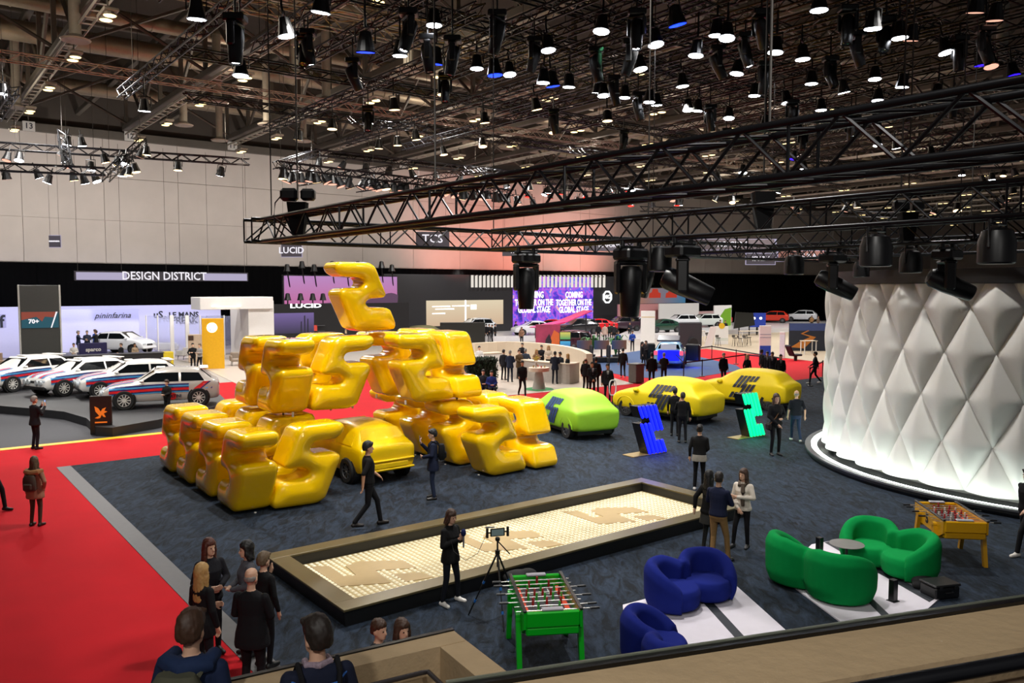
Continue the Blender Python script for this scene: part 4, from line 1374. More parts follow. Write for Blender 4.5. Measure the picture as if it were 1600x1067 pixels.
def hair_mesh(style, Q):
    """short, crop, bald, bob, long, tail, bun"""
    m = MB()
    g = .0
    if style == 'bald':
        m.loft([ring(z, a, b, oy, 14, k=2.0) for z, a, b, oy in ((.06, .072, .05, .052), (.10, .079, .062, .048), (.125, .070, .055, .05))], 0)
    else:
        up = .012 if style in ('crop',) else .022
        rows = []
        for z, hx, hyy, oy in ((.035, .066, .05, .05), (.075, .078, .072, .038), (.118, .083, .098, .018), (.15, .082, .104, .006), (.19, .07, .092, .004), (.212 + up * .6, .045, .06, .006), (.218 + up, .015, .02, .006)):
            rows.append(ring(z, hx + up * .25, hyy + up * .25, oy + .004, 16, k=2.0))
        m.loft(rows, 0)
        if style == 'short':
            m.cap((-.045, -.075, .185), (.045, -.08, .18), .026, .026, 8)
        if style in ('bob', 'long'):
            L = -.06 if style == 'bob' else -.30
            for sg in (-1, 1):
                m.cap((sg * .07, -.02, .15), (sg * .085, -.015, .02), .028, .032, 8)
                m.cap((sg * .082, -.005, .04), (sg * .085, -.01 if style == 'long' else .02, L * .75), .034, .03, 8)
            m.loft([ring(.14, .078, .06, .05, k=2.2), ring(.03, .085, .055, .058, k=2.2), ring(L * .5, .105, .045, .068, k=2.2), ring(L, .085, .035, .085, k=2.2), ring(L - .02, .04, .02, .085, k=2.2)], 0)
        if style == 'tail':
            m.tube([(0, .10, .14), (0, .14, .12), (0, .15, .0), (0, .12, -.14)], [.03, .032, .03, .012], 8)
        if style == 'bun':
            m.sph((0, .105, .16), .045)
    m = MB().add([Q @ Vector(p) for p in m.v], m.f)
    me = remesh(m, .012, 2, .5)
    n = len(me.vertices)
    co = np.empty(n * 3); me.vertices.foreach_get('co', co); co = co.reshape(-1, 3)
    no = np.empty(n * 3); me.vertices.foreach_get('normal', no); no = no.reshape(-1, 3)
    w_ = np.sin(co[:, 0] * 95 + np.sin(co[:, 2] * 60) * 1.5) * np.sin(co[:, 1] * 80 + co[:, 2] * 40) + .6 * np.sin(co[:, 0] * 210 + co[:, 1] * 170)
    co += no * (w_ * .0035)[:, None]
    me.vertices.foreach_set('co', co.ravel())
    me.update()
    return me
HAIRC = {'black': '#0f0c0b', 'dark': '#1d140f', 'brown': '#3a2416', 'red': '#4a2013', 'blond': '#a5814c', 'grey': '#77716b', 'ash': '#5c4a35'}
CACHE = {}
def person(label, loc, face, h=1.76, top='#15151a', legs_c='#121216', shoes='#0c0c0d', hair='short', hc='dark', sk=0, arms=('down', 'down'), legs='stand', group='visitors and staff in the hall', near=0, extra=None, z=0., suit=False, **kw):
    """face: 0 looks at the camera, 90 to the picture's right, 180 away"""
    vox = {0: .022, 1: .015, 2: .0095}[near]
    key = (arms, legs, vox, tuple(sorted(kw.items())))
    if key not in CACHE:
        CACHE[key] = body_mesh(arms, legs, vox=vox, fingers=near > 1, **kw)
    me, Q = CACHE[key]
    hk = (hair, tuple(kw.get('head', (0, 0))))
    if hk not in CACHE:
        CACHE[hk] = hair_mesh(hair, Q)
    if isinstance(loc, tuple) and len(loc) == 2:
        loc = G(loc[0], loc[1], z)
    t = thing('person', label, 'person', loc, R(face), group)
    s = h / 1.765
    t.scale = (s, s, s)
    mats = (skin(sk), cloth(top), cloth(legs_c), mat('shoe_' + shoes, shoes, .5))
    if len(me.materials) == 0:
        for x in mats:
            me.materials.append(x)
    b = ob('body', me, None, t)
    for i, x in enumerate(mats):
        b.material_slots[i].link = 'OBJECT'
        b.material_slots[i].material = x
    hm = CACHE[hk]
    hmm = mat('hair_' + hc, HAIRC[hc], .6, var=.15, scale=30)
    if len(hm.materials) == 0:
        hm.materials.append(hmm)
    o = ob('hair', hm, None, t)
    o.material_slots[0].link = 'OBJECT'
    o.material_slots[0].material = hmm
    if near or rnd.random() < .5:
        for sg in (-1, 1):
            e = ob('eye', EYE, None, t)
            e.matrix_local = Q @ Matrix.Translation((sg * .032, -.0875, .092))
        e = ob('mouth', MOUTH, None, t)
        e.matrix_local = Q @ Matrix.Translation((0, -.083, .02))
    if suit:
        o = ob('shirt_front', SHIRT, None, t)
        o = ob('tie', TIE, None, t)
    return t
EYE = MB().sph((0, 0, 0), (.012, .006, .008), 8, 6).mesh('eye'); EYE.materials.append(M_eye)
MOUTH = MB().sph((0, 0, 0), (.022, .007, .006), 8, 6).mesh('mouth'); MOUTH.materials.append(M_lip)
SHIRT = MB().prism([(-.05, 1.46), (.05, 1.46), (.0, 1.16)], .122, .136, M=UPY).mesh('shirt'); SHIRT.materials.append(cloth('#d8d8d8'))
TIE = MB().prism([(-.013, 1.45), (.013, 1.45), (.018, 1.22), (0, 1.18), (-.018, 1.22)], .137, .142, M=UPY).mesh('tie'); TIE.materials.append(cloth('#141420'))
def backpack(t, c, w=.30, hgt=.42, z=1.2, d=.17):
    m = MB()
    m.loft([ring(zz, w / 2 * k, d / 2 * k2, .13 + d / 2, 16, k=3) for zz, k, k2 in ((z - hgt / 2, .8, .7), (z - hgt / 2 + .03, .98, 1), (z, 1, 1.05), (z + hgt / 2 - .08, .95, .95), (z + hgt / 2 - .01, .7, .6))])
    b = ob('backpack', m, cloth(c), t, smooth=True)
    ob('pocket', MB().cbox((0, .13 + d, z - .08), (w * .7, .07, hgt * .4), .03), cloth(c), b)
    for s in (-1, 1):
        ob('strap', MB().tube([(s * .10, .15, z + .16), (s * .12, .10, 1.43), (s * .125, .0, 1.475), (s * .13, -.11, 1.36), (s * .135, -.13, 1.2), (s * .15, 0.02, 1.0), (s * .12, .14, z - .15)], .018, 6), cloth(c), b)
M_phone = mat('phone_black', '#0b0b0d', .2)
G_scr = glow('phone_screen', '#88a8e0', 1.5)
def phone(t, p, rx=0., m=None):
    """phone held in the hand; a thing of its own"""
    q = thing('mobile_phone', m, 'phone', Vector(), 0)
    q.matrix_world = Matrix.Translation(t.location) @ Matrix.Rotation(t.rotation_euler.z, 4, 'Z') @ Matrix.Scale(t.scale.x, 4) @ Matrix.Translation(p)
    ob('case', MB().cbox((0, 0, 0), (.075, .01, .155), .004), M_phone, q)
    ob('screen', MB().box((0, .0058, 0), (.066, .001, .14)), G_scr, q)

GP = 'visitors on the navy carpet'
w = person('man in black short sleeved shirt and trousers walking past the mosaic stage', (576, 824), 112, 1.93, '#0d0d0f', '#121215', '#1a120e', 'short', 'black', 0, ('swingf', 'swingb'), 'walk', GP, 2, sleeve='short')
w = person('man in navy coat photographing the inflated fives with his phone', (677, 780), -84, 1.78, '#161d33', '#1a2338', '#14100e', 'short', 'black', 1, ('hold', 'phone'), 'stand', GP, 2, coat=.74)
backpack(w, '#0b0b0e', .28, .4); phone(w, (-.08, -.33, 1.52), m='small phone in the raised hand of the man in navy coat')
w = person('woman in black jacket and white trainers speaking into a blue microphone', (704, 944), 52, 1.62, '#0b0b0d', '#10131c', '#d9d5cf', 'bob', 'brown', 1, ('mic', 'mic'), 'wide', GP, 2, coat=.80, fem=True, head=(0, .18))
q = thing('microphone', 'blue foam microphone held up by the woman in black jacket', 'microphone', Vector((0, 0, 0)))
q.matrix_world = Matrix.Translation(w.location) @ Matrix.Rotation(w.rotation_euler.z, 4, 'Z') @ Matrix.Scale(.92, 4) @ Matrix.Translation((0, -.32, 1.32))
ob('handle', MB().cyl((0, .0, -.2), (0, .0, .02), .016, .02, n=10), mat('mic_silver', '#8a8a90', .3, .6), q, smooth=True)
ob('windshield', MB().sph((0, 0, .07), (.05, .05, .07), 12, 8), cloth('#101c4a'), q, smooth=True)
w = person('woman in tan fur hooded coat with backpack walking on the red carpet', (57, 822), 176, 1.57, '#9a7058', '#4a3a2e', '#15100e', 'long', 'ash', 1, ('down', 'pocket'), 'stand', 'visitors on the red carpet', 1, coat=.72, fem=True, fat=1.15)
backpack(w, '#4c4238', .32, .4, 1.14, .15)
ob('fur_collar', MB().tube([(-.2, -.02, 1.42), (-.15, .10, 1.40), (0, .15, 1.38), (.15, .10, 1.40), (.2, -.02, 1.42)], [.05, .065, .07, .065, .05], 8), cloth('#a87a50'), w, smooth=True)
w = person('man in dark suit photographing the rally cars from the yellow line', (56, 702), 150, 1.77, '#131318', '#14141a', '#0d0a09', 'crop', 'grey', 1, ('phone', 'phone'), 'stand', 'visitors on the red carpet', 1, coat=.80)
phone(w, (0, -.36, 1.52), m='phone held up by the man in dark suit near the rally cars')
person('person in black clothes cut off by the edge of the red carpet view', (-12, 800), 90, 1.74, '#101014', '#15151a', '#0d0a09', 'short', 'dark', 0, ('pocket', 'pocket'), 'walk', 'visitors on the red carpet', 1)
# three talking by the blue sofa
w = person('woman with long brown hair in white sweater and scarf beside the sofas', (1160, 856), -38, 1.64, '#c9bfb2', '#101014', '#1a1a1c', 'long', 'brown', 1, ('cross', 'front'), 'relax', GP, 2, coat=.86, fem=True, head=(-.3, 0))
ob('scarf', MB().tube([(0, .07, 1.47), (.09, .0, 1.46), (.06, -.09, 1.42), (-.06, -.1, 1.41), (-.09, 0, 1.46), (0, .07, 1.48)], .04, 8).tube([(.03, -.11, 1.42), (.05, -.15, 1.28), (.04, -.15, 1.12), (.05, -.14, .98)], [.04, .05, .05, .04], 8), cloth('#55493f'), w, smooth=True)
person('man in navy sweater and khaki trousers talking with folded arms', (1121, 878), 140, 1.77, '#141a33', '#8a6a42', '#1a1614', 'crop', 'dark', 1, ('cross', 'cross'), 'relax', GP, 2, head=(.25, 0))
person('woman with long black hair in black jacket and grey skirt beside the khaki man', (1106, 862), 120, 1.66, '#0b0b0d', '#2a2a28', '#0b0b0c', 'long', 'black', 1, ('swingb', 'front'), 'stand', GP, 1, coat=.86, fem=True, skirt=.62)
w = person('person in black hooded top over a pale shirt standing by the stage corner', (1092, 766), 160, 1.74, '#0d0d0f', '#0d0d10', '#c9c5c0', 'bun', 'black', 1, ('down', 'front'), 'stand', GP, 1)
ob('shirt_tail', MB().loft([ring(.80, .20, .155), ring(.84, .205, .158), ring(.97, .185, .145)]), cloth('#8f8a82'), w, smooth=True)
w = person('woman in black with a shoulder bag strap beside the pavilion', (1211, 712), 8, 1.98, '#0d0d10', '#0f0f12', '#0b0b0c', 'long', 'brown', 1, ('hold', 'front'), 'stand', GP, 1, coat=.9, fem=True)
ob('bag_strap', MB().tube([(.12, .02, 1.46), (.05, -.13, 1.3), (-.08, -.15, 1.1), (-.19, -.06, .92)], .014, 6), cloth('#6a4a30'), w)
ob('shoulder_bag', MB().cbox((-.22, -.02, .84), (.1, .26, .2), .04), cloth('#1a1412'), w)
person('man in dark tee shirt and blue jeans walking away beside the pavilion', (1243, 691), 172, 1.8, '#10141c', '#1d2b44', '#b0aca6', 'bald', 'grey', 1, ('down', 'swingb'), 'walk', GP, 1, sleeve='short')
person('man in black photographing the covered yellow car', (1066, 692), 170, 1.74, '#0c0c0e', '#101013', '#0b0b0c', 'short', 'dark', 0, ('phone', 'down'), 'stand', GP, 1)
person('person in black standing close beside the man photographing the yellow car', (1054, 681), 160, 1.74, '#101014', '#0e0e12', '#0b0b0c', 'short', 'black', 0, ('down', 'cross'), 'stand', GP, 1)
person('person in black with white trainers, half out of the picture by the yellow football table', (1602, 868), -80, 1.75, '#0c0c0e', '#0e0e11', '#cfcac2', 'short', 'dark', 1, ('swingf', 'swingb'), 'walk', GP, 1)
# group at the lower left
GQ = 'people chatting at the end of the mosaic stage'
person('woman with long reddish hair chatting at the end of the mosaic stage', Vector((-4.35, 11.5, .014)), 40, 1.70, '#14141a', '#121216', '#0b0b0c', 'long', 'red', 1, ('hold', 'hold'), 'stand', GQ, 2, fem=True, coat=.85, head=(.3, 0))
person('woman with long blond hair in black coat, her back turned, beside the red haired one', Vector((-4.1, 10.55, .014)), 150, 1.66, '#0c0c10', '#121216', '#0b0b0c', 'long', 'blond', 1, ('hold', 'down'), 'stand', GQ, 2, fem=True, coat=.74)
person('woman with dark hair in grey cardigan chatting beside the short haired woman', Vector((-3.79, 11.45, .014)), -60, 1.68, '#4a4a50', '#1b1b20', '#0b0b0c', 'bob', 'black', 1, ('hold', 'hold'), 'stand', GQ, 1, fem=True, coat=.85)
person('woman with short fair hair in black behind the suited man', Vector((-3.45, 11.1, .014)), 150, 1.63, '#0c0c0e', '#0e0e12', '#0b0b0c', 'short', 'ash', 1, ('chin', 'down'), 'stand', GQ, 1, fem=True)
person('balding grey haired man in black suit seen from behind near the stair', Vector((-3.3, 10.1, .014)), 170, 1.76, '#0c0c10', '#0d0d11', '#b9b5b0', 'bald', 'grey', 1, ('hold', 'hold'), 'stand', GQ, 2, coat=.76, fat=1.1)
# two on the landing below the camera
GS = 'men on the landing'
w = person('dark haired man in navy hooded jacket with olive backpack, seen from behind', Vector((-2.10, 5.2, 1.42)), 176, 1.78, '#14203c', '#1a1a20', '#111111', 'short', 'brown', 1, ('down', 'down'), 'stand', GS, 2, coat=.8, fat=1.1)
backpack(w, '#4a4a3c', .34, .46, 1.22, .16)
ob('hood', MB().tube([(-.13, -.06, 1.46), (-.14, .06, 1.45), (0, .13, 1.43), (.14, .06, 1.45), (.13, -.06, 1.46)], [.045, .06, .075, .06, .045], 10), cloth('#182848'), w, smooth=True)
w = person('dark haired man in navy sweater with check collar on the landing', Vector((-1.25, 5.1, 1.42)), 205, 1.78, '#10162a', '#1a1a20', '#111111', 'short', 'dark', 1, ('down', 'down'), 'stand', GS, 2, fat=1.1, head=(.35, 0))
ob('collar', MB().tube([(-.07, -.05, 1.47), (-.075, .03, 1.475), (0, .075, 1.48), (.075, .03, 1.475), (.07, -.05, 1.47)], .022, 8), mat('check_collar', '#8a7a86', .8, var=.3, scale=60), w, smooth=True)
ob('blue_piping', MB().tube([(-.19, .03, 1.40), (-.1, .12, 1.37), (0, .135, 1.36), (.1, .12, 1.37), (.19, .03, 1.40)], .008, 6), cloth('#2c5aa0'), w, smooth=True)
backpack(w, '#0c0c10', .26, .4, 1.14, .12)
# two heads beyond the concrete wall, seated on a low bench
for lb, u, v, hc_, hs, f, c in (('man with short brown hair seated beyond the concrete wall', 590, 1030, 'brown', 'crop', 60, '#20242c'), ('woman with long brown hair seated beyond the concrete wall', 626, 1016, 'brown', 'long', 40, '#4a4038')):
    p = D(u, v, 9.3)
    person(lb, Vector((p.x, 9.4, -.32)), f, 1.72, c, '#15151a', '#111111', hs, hc_, 1, ('hold', 'hold'), 'sit', 'two people seated beyond the concrete wall', 1, fem=hs == 'long')
pb = D(606, 1030, 9.5)
t = thing('bench', 'low dark bench beyond the concrete wall with two people on it', 'bench', Vector((pb.x, 9.5, .014)), 0)
ob('seat', MB().cbox((0, 0, .36), (1.3, .5, .14), .03), mat('bench_dark', '#17181c', .7), t)
for x in (-.5, .5):
    ob('leg', MB().box((x, 0, .145), (.1, .4, .29)), M_trim, t)
# staff and visitors further off
def crowd(rows, group):
    for lb, u, v, h, f, top, leg, hr, hc_, arms, lg, kw in rows:
        person(lb, (u, v), f, h, top, leg, kw.pop('shoes', '#0b0b0c'), hr, hc_, rnd.randrange(4), arms, lg, group, 0, **kw)
DN = ('down', 'down')
crowd([
 ('man in dark suit left of the two at the bar, seen from behind', 787, 594, 1.78, 150, '#14141a', '#15151a', 'crop', 'dark', DN, 'stand', {'coat': .8}),
 ('man in navy suit standing left at the bar, back turned', 797, 597, 1.8, 170, '#1c2438', '#191f30', 'crop', 'grey', ('hold', 'hold'), 'stand', {'coat': .8}),
 ('man in brown coat at the bar', 811, 592, 1.72, 30, '#5a4630', '#4a3a28', 'short', 'brown', ('hold', 'hold'), 'stand', {'coat': .7}),
 ('white haired man in grey blue jacket at the bar', 821, 591, 1.76, 175, '#3c4656', '#5a5248', 'crop', 'grey', ('hold', 'pocket'), 'stand', {'coat': .82}),
 ('blond woman in beige dress by the round table', 838, 588, 1.64, 20, '#8a6a50', '#7a5a44', 'long', 'blond', ('hold', 'hold'), 'stand', {'fem': True, 'skirt': .6}),
 ('man in dark suit leaning at the curved bar', 867, 600, 1.82, 165, '#1a1e2c', '#1a1e2a', 'crop', 'dark', ('hold', 'hold'), 'stand', {'coat': .78}),
 ('man in dark jacket beside the one leaning at the bar', 875, 598, 1.74, -40, '#22262f', '#20242c', 'short', 'dark', ('hold', 'pocket'), 'stand', {'coat': .8}),
 ('woman in black dress and boots at the right end of the bar', 887, 599, 1.66, -70, '#0c0c0e', '#0c0c0e', 'long', 'blond', ('hold', 'hold'), 'stand', {'fem': True, 'coat': .66}),
 ('man in black sweater with a badge walking past the round table', 816, 620, 1.78, 15, '#0d0d11', '#101014', 'crop', 'black', ('swingb', 'swingf'), 'walk', {}),
], 'guests at the information bar')
crowd([
 ('guard in black suit leaning forward behind two colleagues', 915, 612, 1.74, 150, '#0d0d10', '#0d0d10', 'bald', 'dark', DN, 'stand', {'coat': .8}),
 ('guard in black seen from behind next to the bar end', 931, 612, 1.78, 170, '#0c0c0e', '#0c0c0e', 'short', 'black', DN, 'stand', {'coat': .8}),
 ('guard in black suit with hands folded in front of the bar end', 925, 622, 1.76, 10, '#0d0d10', '#0d0d10', 'crop', 'dark', ('front', 'front'), 'stand', {'coat': .8, 'suit': True}),
 ('guard in black suit standing on the red carpet by the white hoop', 949, 629, 1.82, 0, '#0d0d10', '#0d0d10', 'crop', 'black', DN, 'stand', {'coat': .8, 'suit': True}),
 ('man in black walking away towards the blue carpet', 973, 591, 1.80, 175, '#17171b', '#101013', 'short', 'black', DN, 'walk', {'shoes': '#cfcac2'}),
 ('man in black suit at the grey bin, back turned', 1018, 604, 1.84, 172, '#0c0c0e', '#0d0d10', 'short', 'dark', DN, 'stand', {'coat': .8}),
 ('grey haired man in dark polo behind the blue lit car', 1037, 600, 1.74, 170, '#15171c', '#15171c', 'crop', 'grey', ('hold', 'hold'), 'stand', {'sleeve': 'short'}),
 ('man in black near the blue lit car looking sideways', 1003, 574, 1.72, 80, '#141014', '#121014', 'short', 'dark', DN, 'stand', {}),
 ('man with light beard beside the blue lit car', 1009, 572, 1.74, -60, '#1a1418', '#141014', 'crop', 'brown', ('hold', 'hold'), 'stand', {}),
 ('man in dark suit strolling in front of the rope barrier', 1130, 602, 1.78, 20, '#101014', '#1b2230', 'crop', 'grey', DN, 'stand', {'coat': .8}),
 ('woman with long blond hair in dark jacket behind the covered car', 1167, 601, 1.66, 20, '#121216', '#121216', 'long', 'blond', DN, 'stand', {'fem': True, 'coat': .8}),
 ('man in black walking behind the farther covered car', 1189, 594, 1.78, 100, '#0e0e12', '#101014', 'crop', 'dark', ('swingf', 'swingb'), 'walk', {}),
 ('man in dark suit and tie, first of three behind the covered car', 1198, 598, 1.76, -20, '#121218', '#121218', 'crop', 'brown', DN, 'stand', {'coat': .8, 'suit': True}),
 ('man in dark suit and tie, middle of three behind the covered car', 1206, 600, 1.78, -20, '#15151c', '#15151c', 'short', 'brown', DN, 'stand', {'coat': .8, 'suit': True}),
 ('man in black suit, last of three behind the covered car', 1219, 603, 1.72, -10, '#0d0d10', '#0d0d10', 'short', 'black', DN, 'stand', {'coat': .8, 'suit': True}),
 ('man in black jacket with white trainers hurrying past the pavilion', 1273, 600, 1.80, -110, '#0d0f14', '#101014', 'crop', 'dark', ('swingf', 'swingb'), 'walk', {'shoes': '#dcd8d2'}),
], 'people along the far red aisle')
crowd([
 ('man in black leaning by the yellow pillar', 302, 579, 1.78, 30, '#0d0d10', '#0e0e12', 'crop', 'dark', ('cross', 'pocket'), 'stand', {}),
 ('man in pale shirt leaning against the yellow pillar', 313, 580, 1.78, -30, '#8a8480', '#14141a', 'crop', 'ash', ('cross', 'cross'), 'relax', {}),
 ('person in black with orange lanyard standing behind the inflated row', 262, 652, 1.55, -20, '#15100f', '#141416', 'short', 'brown', ('hold', 'hold'), 'stand', {}),
], 'people near the yellow pillar')
# ---------------------------------------------------------------- lounge furniture, football tables, tripod, parapet
def sofa(label, loc, rz, colour, sc=1.0):
    t = thing('lobed_sofa', label, 'sofa', loc, rz, 'two lobed sofas')
    t.scale = (sc, sc, sc)
    key = 'sofa'
    if key not in CACHE:
        st = MB(); bk = MB()
        # seat: two overlapping round lobes, front towards -y
        for s in (-1, 1):
            st.lathe([(.36, .03), (.43, .08), (.45, .30), (.40, .40), (.001, .42)], 24, c=(s * .40, -.02, 0))
        se = remesh(st, .03, 8, .5)
        for s in (-1, 1):
            cx, cy, r = s * .40, .0, .42
            rings = []
            for k in range(17):
                a = R(-62) + R(218) * k / 16
                ca, sa = math.cos(a), math.sin(a)
                f = min(1, max(0, (k + .5) / 8))
                hh = .42 + .40 * math.sin(f * PI / 2) ** .9
                if k > 12:
                    hh -= .03 * (k - 12)
                rings.append([(cx + s * (r + f_) * ca, cy + (r + f_) * sa, z) for f_, z in ((-.16, .03), (.06, .03), (.12, .2), (.13, hh - .16), (.07, hh - .02), (-.02, hh), (-.12, hh - .08))])
            bk.loft(rings)
        be = remesh(bk, .03, 8, .5)
        CACHE[key] = (se, be)
    se, be = CACHE[key]
    m = mat('wool_' + colour, colour, .95, var=.04, scale=10, bump=.1, bscale=150, spec=.15)
    for n, me in (('seat', se), ('backrest', be)):
        me = me.copy(); me.materials.clear(); me.materials.append(m)
        ob(n, me, None, t)
    return t
BLUE, GREEN = '#14206e', '#00803c'
ZS = .03
# white floor strips with dark inlays
M_strip = mat('white_strip', '#cfc9d2', .45, var=.02)
M_inlay = mat('dark_inlay', '#20242c', .6)
def strips(label, quads, inl):
    t = thing('floor_strip', label, 'floor panel', (0, 0, .014), 0)
    for q in quads:
        ob('panel', MB().prism(poly_px(q), 0, .022), M_strip, t)
    for q in inl:
        ob('inlay', MB().prism(poly_px(q), .0, .023), M_inlay, t)
strips('white floor panels with a dark inlay line under the blue sofas', [[(973, 948), (1136, 905), (1228, 988), (1160, 1010), (985, 1060)]], [[(1098, 944), (1110, 940), (1165, 1000), (1152, 1004)]])
strips('white floor panels with dark inlay lines under the green sofas', [[(1218, 903), (1268, 853), (1295, 848), (1470, 936), (1440, 962), (1318, 978)]], [[(1288, 850), (1297, 848), (1462, 938), (1452, 944)], [(1350, 938), (1360, 935), (1392, 966), (1380, 968)]])
def sof(u, v, face):
    p = G(u, v)
    return Vector((p.x, p.y, .037))
sofa('deep blue wool sofa of two round lobes, its seat facing the stairs', Vector((3.0, 13.4, .037)), R(33), BLUE, .93)
sofa('deep blue wool sofa seen from behind at the concrete parapet', Vector((2.12, 10.75, .037)), R(104), BLUE, .95)
sofa('green wool sofa with its two lobed back turned to the camera', Vector((5.38, 14.0, .037)), R(120), GREEN, 1.08)
sofa('green wool sofa of two round lobes facing the round table', Vector((7.05, 15.0, .037)), R(-60), GREEN, 1.0)
# round side table
p = G(1322, 892); t = thing('side_table', 'small round grey table on a thin stem between the green sofas', 'table', Vector((p.x, p.y, .037)))
t.scale.z = .72
ob('top', MB().lathe([(.001, .655), (.30, .655), (.31, .665), (.31, .672), (.001, .68)], 32), mat('table_grey', '#6f6c6a', .4), t, smooth=30)
ob('stem', MB().cyl((0, 0, .02), (0, 0, .66), .025, n=12), M_trim, t, smooth=True)
ob('base', MB().lathe([(.26, .0), (.26, .015), (.03, .03)], 32), mat('table_base', '#3a3c3e', .3, .6), t, smooth=30)
for u, v, lb in ((1280, 871, 'black square bollard on the white strip behind the green sofa back'), (1395, 942, 'black square bollard on the white strip near the parapet')):
    p = G(u, v); t = thing('bollard', lb, 'bollard', Vector((p.x, p.y, .037)), .5)
    ob('post', MB().cbox((0, 0, .19), (.11, .11, .36), .008), mat('bollard_black', '#101012', .25), t)
    ob('foot', MB().box((0, 0, .005), (.15, .15, .01)), M_trim, t)
# bags and flight case by the green sofa
p = G(1468, 932)
t = thing('equipment_case', 'black hard case lying on the carpet beside the green sofa', 'case', Vector((p.x, p.y, .016)), .25)
ob('shell', MB().cbox((0, 0, .11), (.5, .38, .2), .025), mat('case_black', '#0d0d0f', .4), t)
ob('lid', MB().cbox((0, 0, .235), (.52, .40, .045), .015), mat('case_black'), t)
for x in (-.15, .15):
    ob('latch', MB().box((x, -.2, .2), (.06, .02, .06)), M_trim, t)
ob('handle', MB().tube([(-.07, -.2, .13), (-.07, -.23, .13), (.07, -.23, .13), (.07, -.2, .13)], .01, 6), M_trim, t)
p = G(1440, 915)
t = thing('camera_bag', 'crumpled black bag with a red strap beside the hard case', 'bag', Vector((p.x, p.y, .016)), .5)
m = MB().sph((0, 0, .12), (.26, .16, .13)).sph((.15, .1, .2), (.18, .12, .12)).sph((-.2, -.1, .08), (.16, .12, .09))
ob('pouch', remesh(m, .02, 3), mat('bag_cloth', '#0e0e10', .9), t)
ob('strap', MB().tube([(.05, .05, .3), (.16, .12, .34), (.28, .1, .28), (.32, .05, .15)], .018, 6), mat('strap_red', '#a01420', .6), t, smooth=True)
t = thing('photo_camera', 'black photo camera lying on the crumpled bag', 'camera', Vector((p.x - .05, p.y + .08, .30)), .8)
ob('body', MB().cbox((0, 0, .03), (.15, .08, .1), .02), M_phone, t)
ob('lens', MB().cyl((0, -.04, .03), (0, -.14, .03), .038, n=14), M_phone, t, smooth=True)

def football_table(label, loc, rz, col, second, digit=False):
    t = thing('football_table', label, 'game table', loc, rz, 'table football games')
    m = mat('ft_' + col, col, .3, var=.02, coat=.3)
    Mtop = mat('ft_rail', '#101012', .35)
    Mrod = mat('ft_rod', '#d5d3cf', .2, .8)
    L, Wd = 1.45, .78
    for s in (-1, 1):
        pr = [(-L / 2, .90), (L / 2, .90), (L / 2, .66), (L / 2 - .18, .56), (-L / 2 + .22, .56), (-L / 2, .72)]
        ob('side_board', MB().prism(pr, -.015, .015, M=UPY, c=(0, s * Wd / 2, 0)), m, t)
        ob('top_rail', MB().cbox((0, s * Wd / 2, .915), (L + .04, .05, .03), .008), Mtop, t)
    for s in (-1, 1):
        e = ob('end_board', MB().cbox((s * (L / 2 - .01), 0, .79), (.06, Wd - .03, .22), .02), m, t)
        ob('goal_frame', MB().cbox((s * (L / 2 - .05), 0, .915), (.10, .30, .03), .01), mat('ft_grey', '#9a98a0', .3), e)
        ob('end_skirt', MB().cbox((s * (L / 2 - .12), 0, .62), (.24, Wd - .04, .12), .02), m, t)
    ob('field', MB().box((0, 0, .72), (L - .12, Wd - .03, .02)), mat('ft_field', '#2b2930', .6), t)
    for y in (-.3, .3):
        ob('gutter', MB().box((0, y, .735), (L - .16, .07, .012)), mat('ft_orange', '#d8401c', .5), t)
    ob('gutter', MB().box((L / 2 - .12, 0, .735), (.1, Wd - .1, .012)), mat('ft_orange'), t)
    for x in (-.45, .45):
        for y in (-.15, .15):
            ob('field_line', MB().box((x, y, .732), (.2, .012, .004)), M_w, t)
        ob('field_line', MB().box((x - math.copysign(.1, x), 0, .732), (.012, .3, .004)), M_w, t)
    nums = (1, 2, 3, 5, 5, 3, 2, 1)
    cols = (0, 0, 1, 0, 1, 0, 1, 1)
    fig = MB().cbox((0, 0, -.02), (.03, .035, .11), .01).sph((0, 0, .05), .018, 8, 6).mesh('player')
    fm = [fig.copy(), fig.copy()]
    fm[0].materials.append(mat('player_red', '#9a1418', .4)); fm[1].materials.append(mat('player_' + second, second, .4))
    for i, (n_, c) in enumerate(zip(nums, cols)):
        x = -L / 2 + .14 + i * (L - .28) / 7
        s = 1 if c else -1
        r = ob('rod', MB().cyl((x, -Wd / 2 - (.26 if s < 0 else .1), .86), (x, Wd / 2 + (.26 if s > 0 else .1), .86), .009, n=8), Mrod, t)
        ob('handle', MB().cyl((x, s * (Wd / 2 + .16), .86), (x, s * (Wd / 2 + .29), .86), .018, n=8), Mtop, r)
        for k in range(n_):
            q = ob('player', fm[c], None, r)
            q.location = (x, (k - (n_ - 1) / 2) * (.6 / max(2, n_)), .85)
    for x, lean in ((-L / 2 + .33, -.17), (L / 2 - .33, .17)):
        for s in (-1, 1):
            y = s * (Wd / 2 - .02)
            q = [(x - .055, .74), (x + .055, .74), (x + lean + .045, 0), (x + lean - .045, 0)]
            ob('leg', MB().prism(q, -.035, .035, M=UPY, c=(0, s * (Wd / 2 + .05), 0)).cyl((x, s * (Wd / 2 + .015), .74), (x, s * (Wd / 2 + .085), .74), .06, n=16), m, t)
        ob('stretcher', MB().cbox((x + lean * .3, 0, .53), (.05, Wd, .07), .01), m, t)
    if digit:
        text('number', '5', .26, mat('digit_black', '#141414', .5), t, (-.05, -Wd / 2 - .02, .73), (PI / 2, 0, 0), .003, bold=.012)
        text('number', '5', .26, mat('digit_black'), t, (.05, Wd / 2 + .02, .73), (PI / 2, 0, PI), .003, bold=.012)
    return t
p = G(856, 1012)
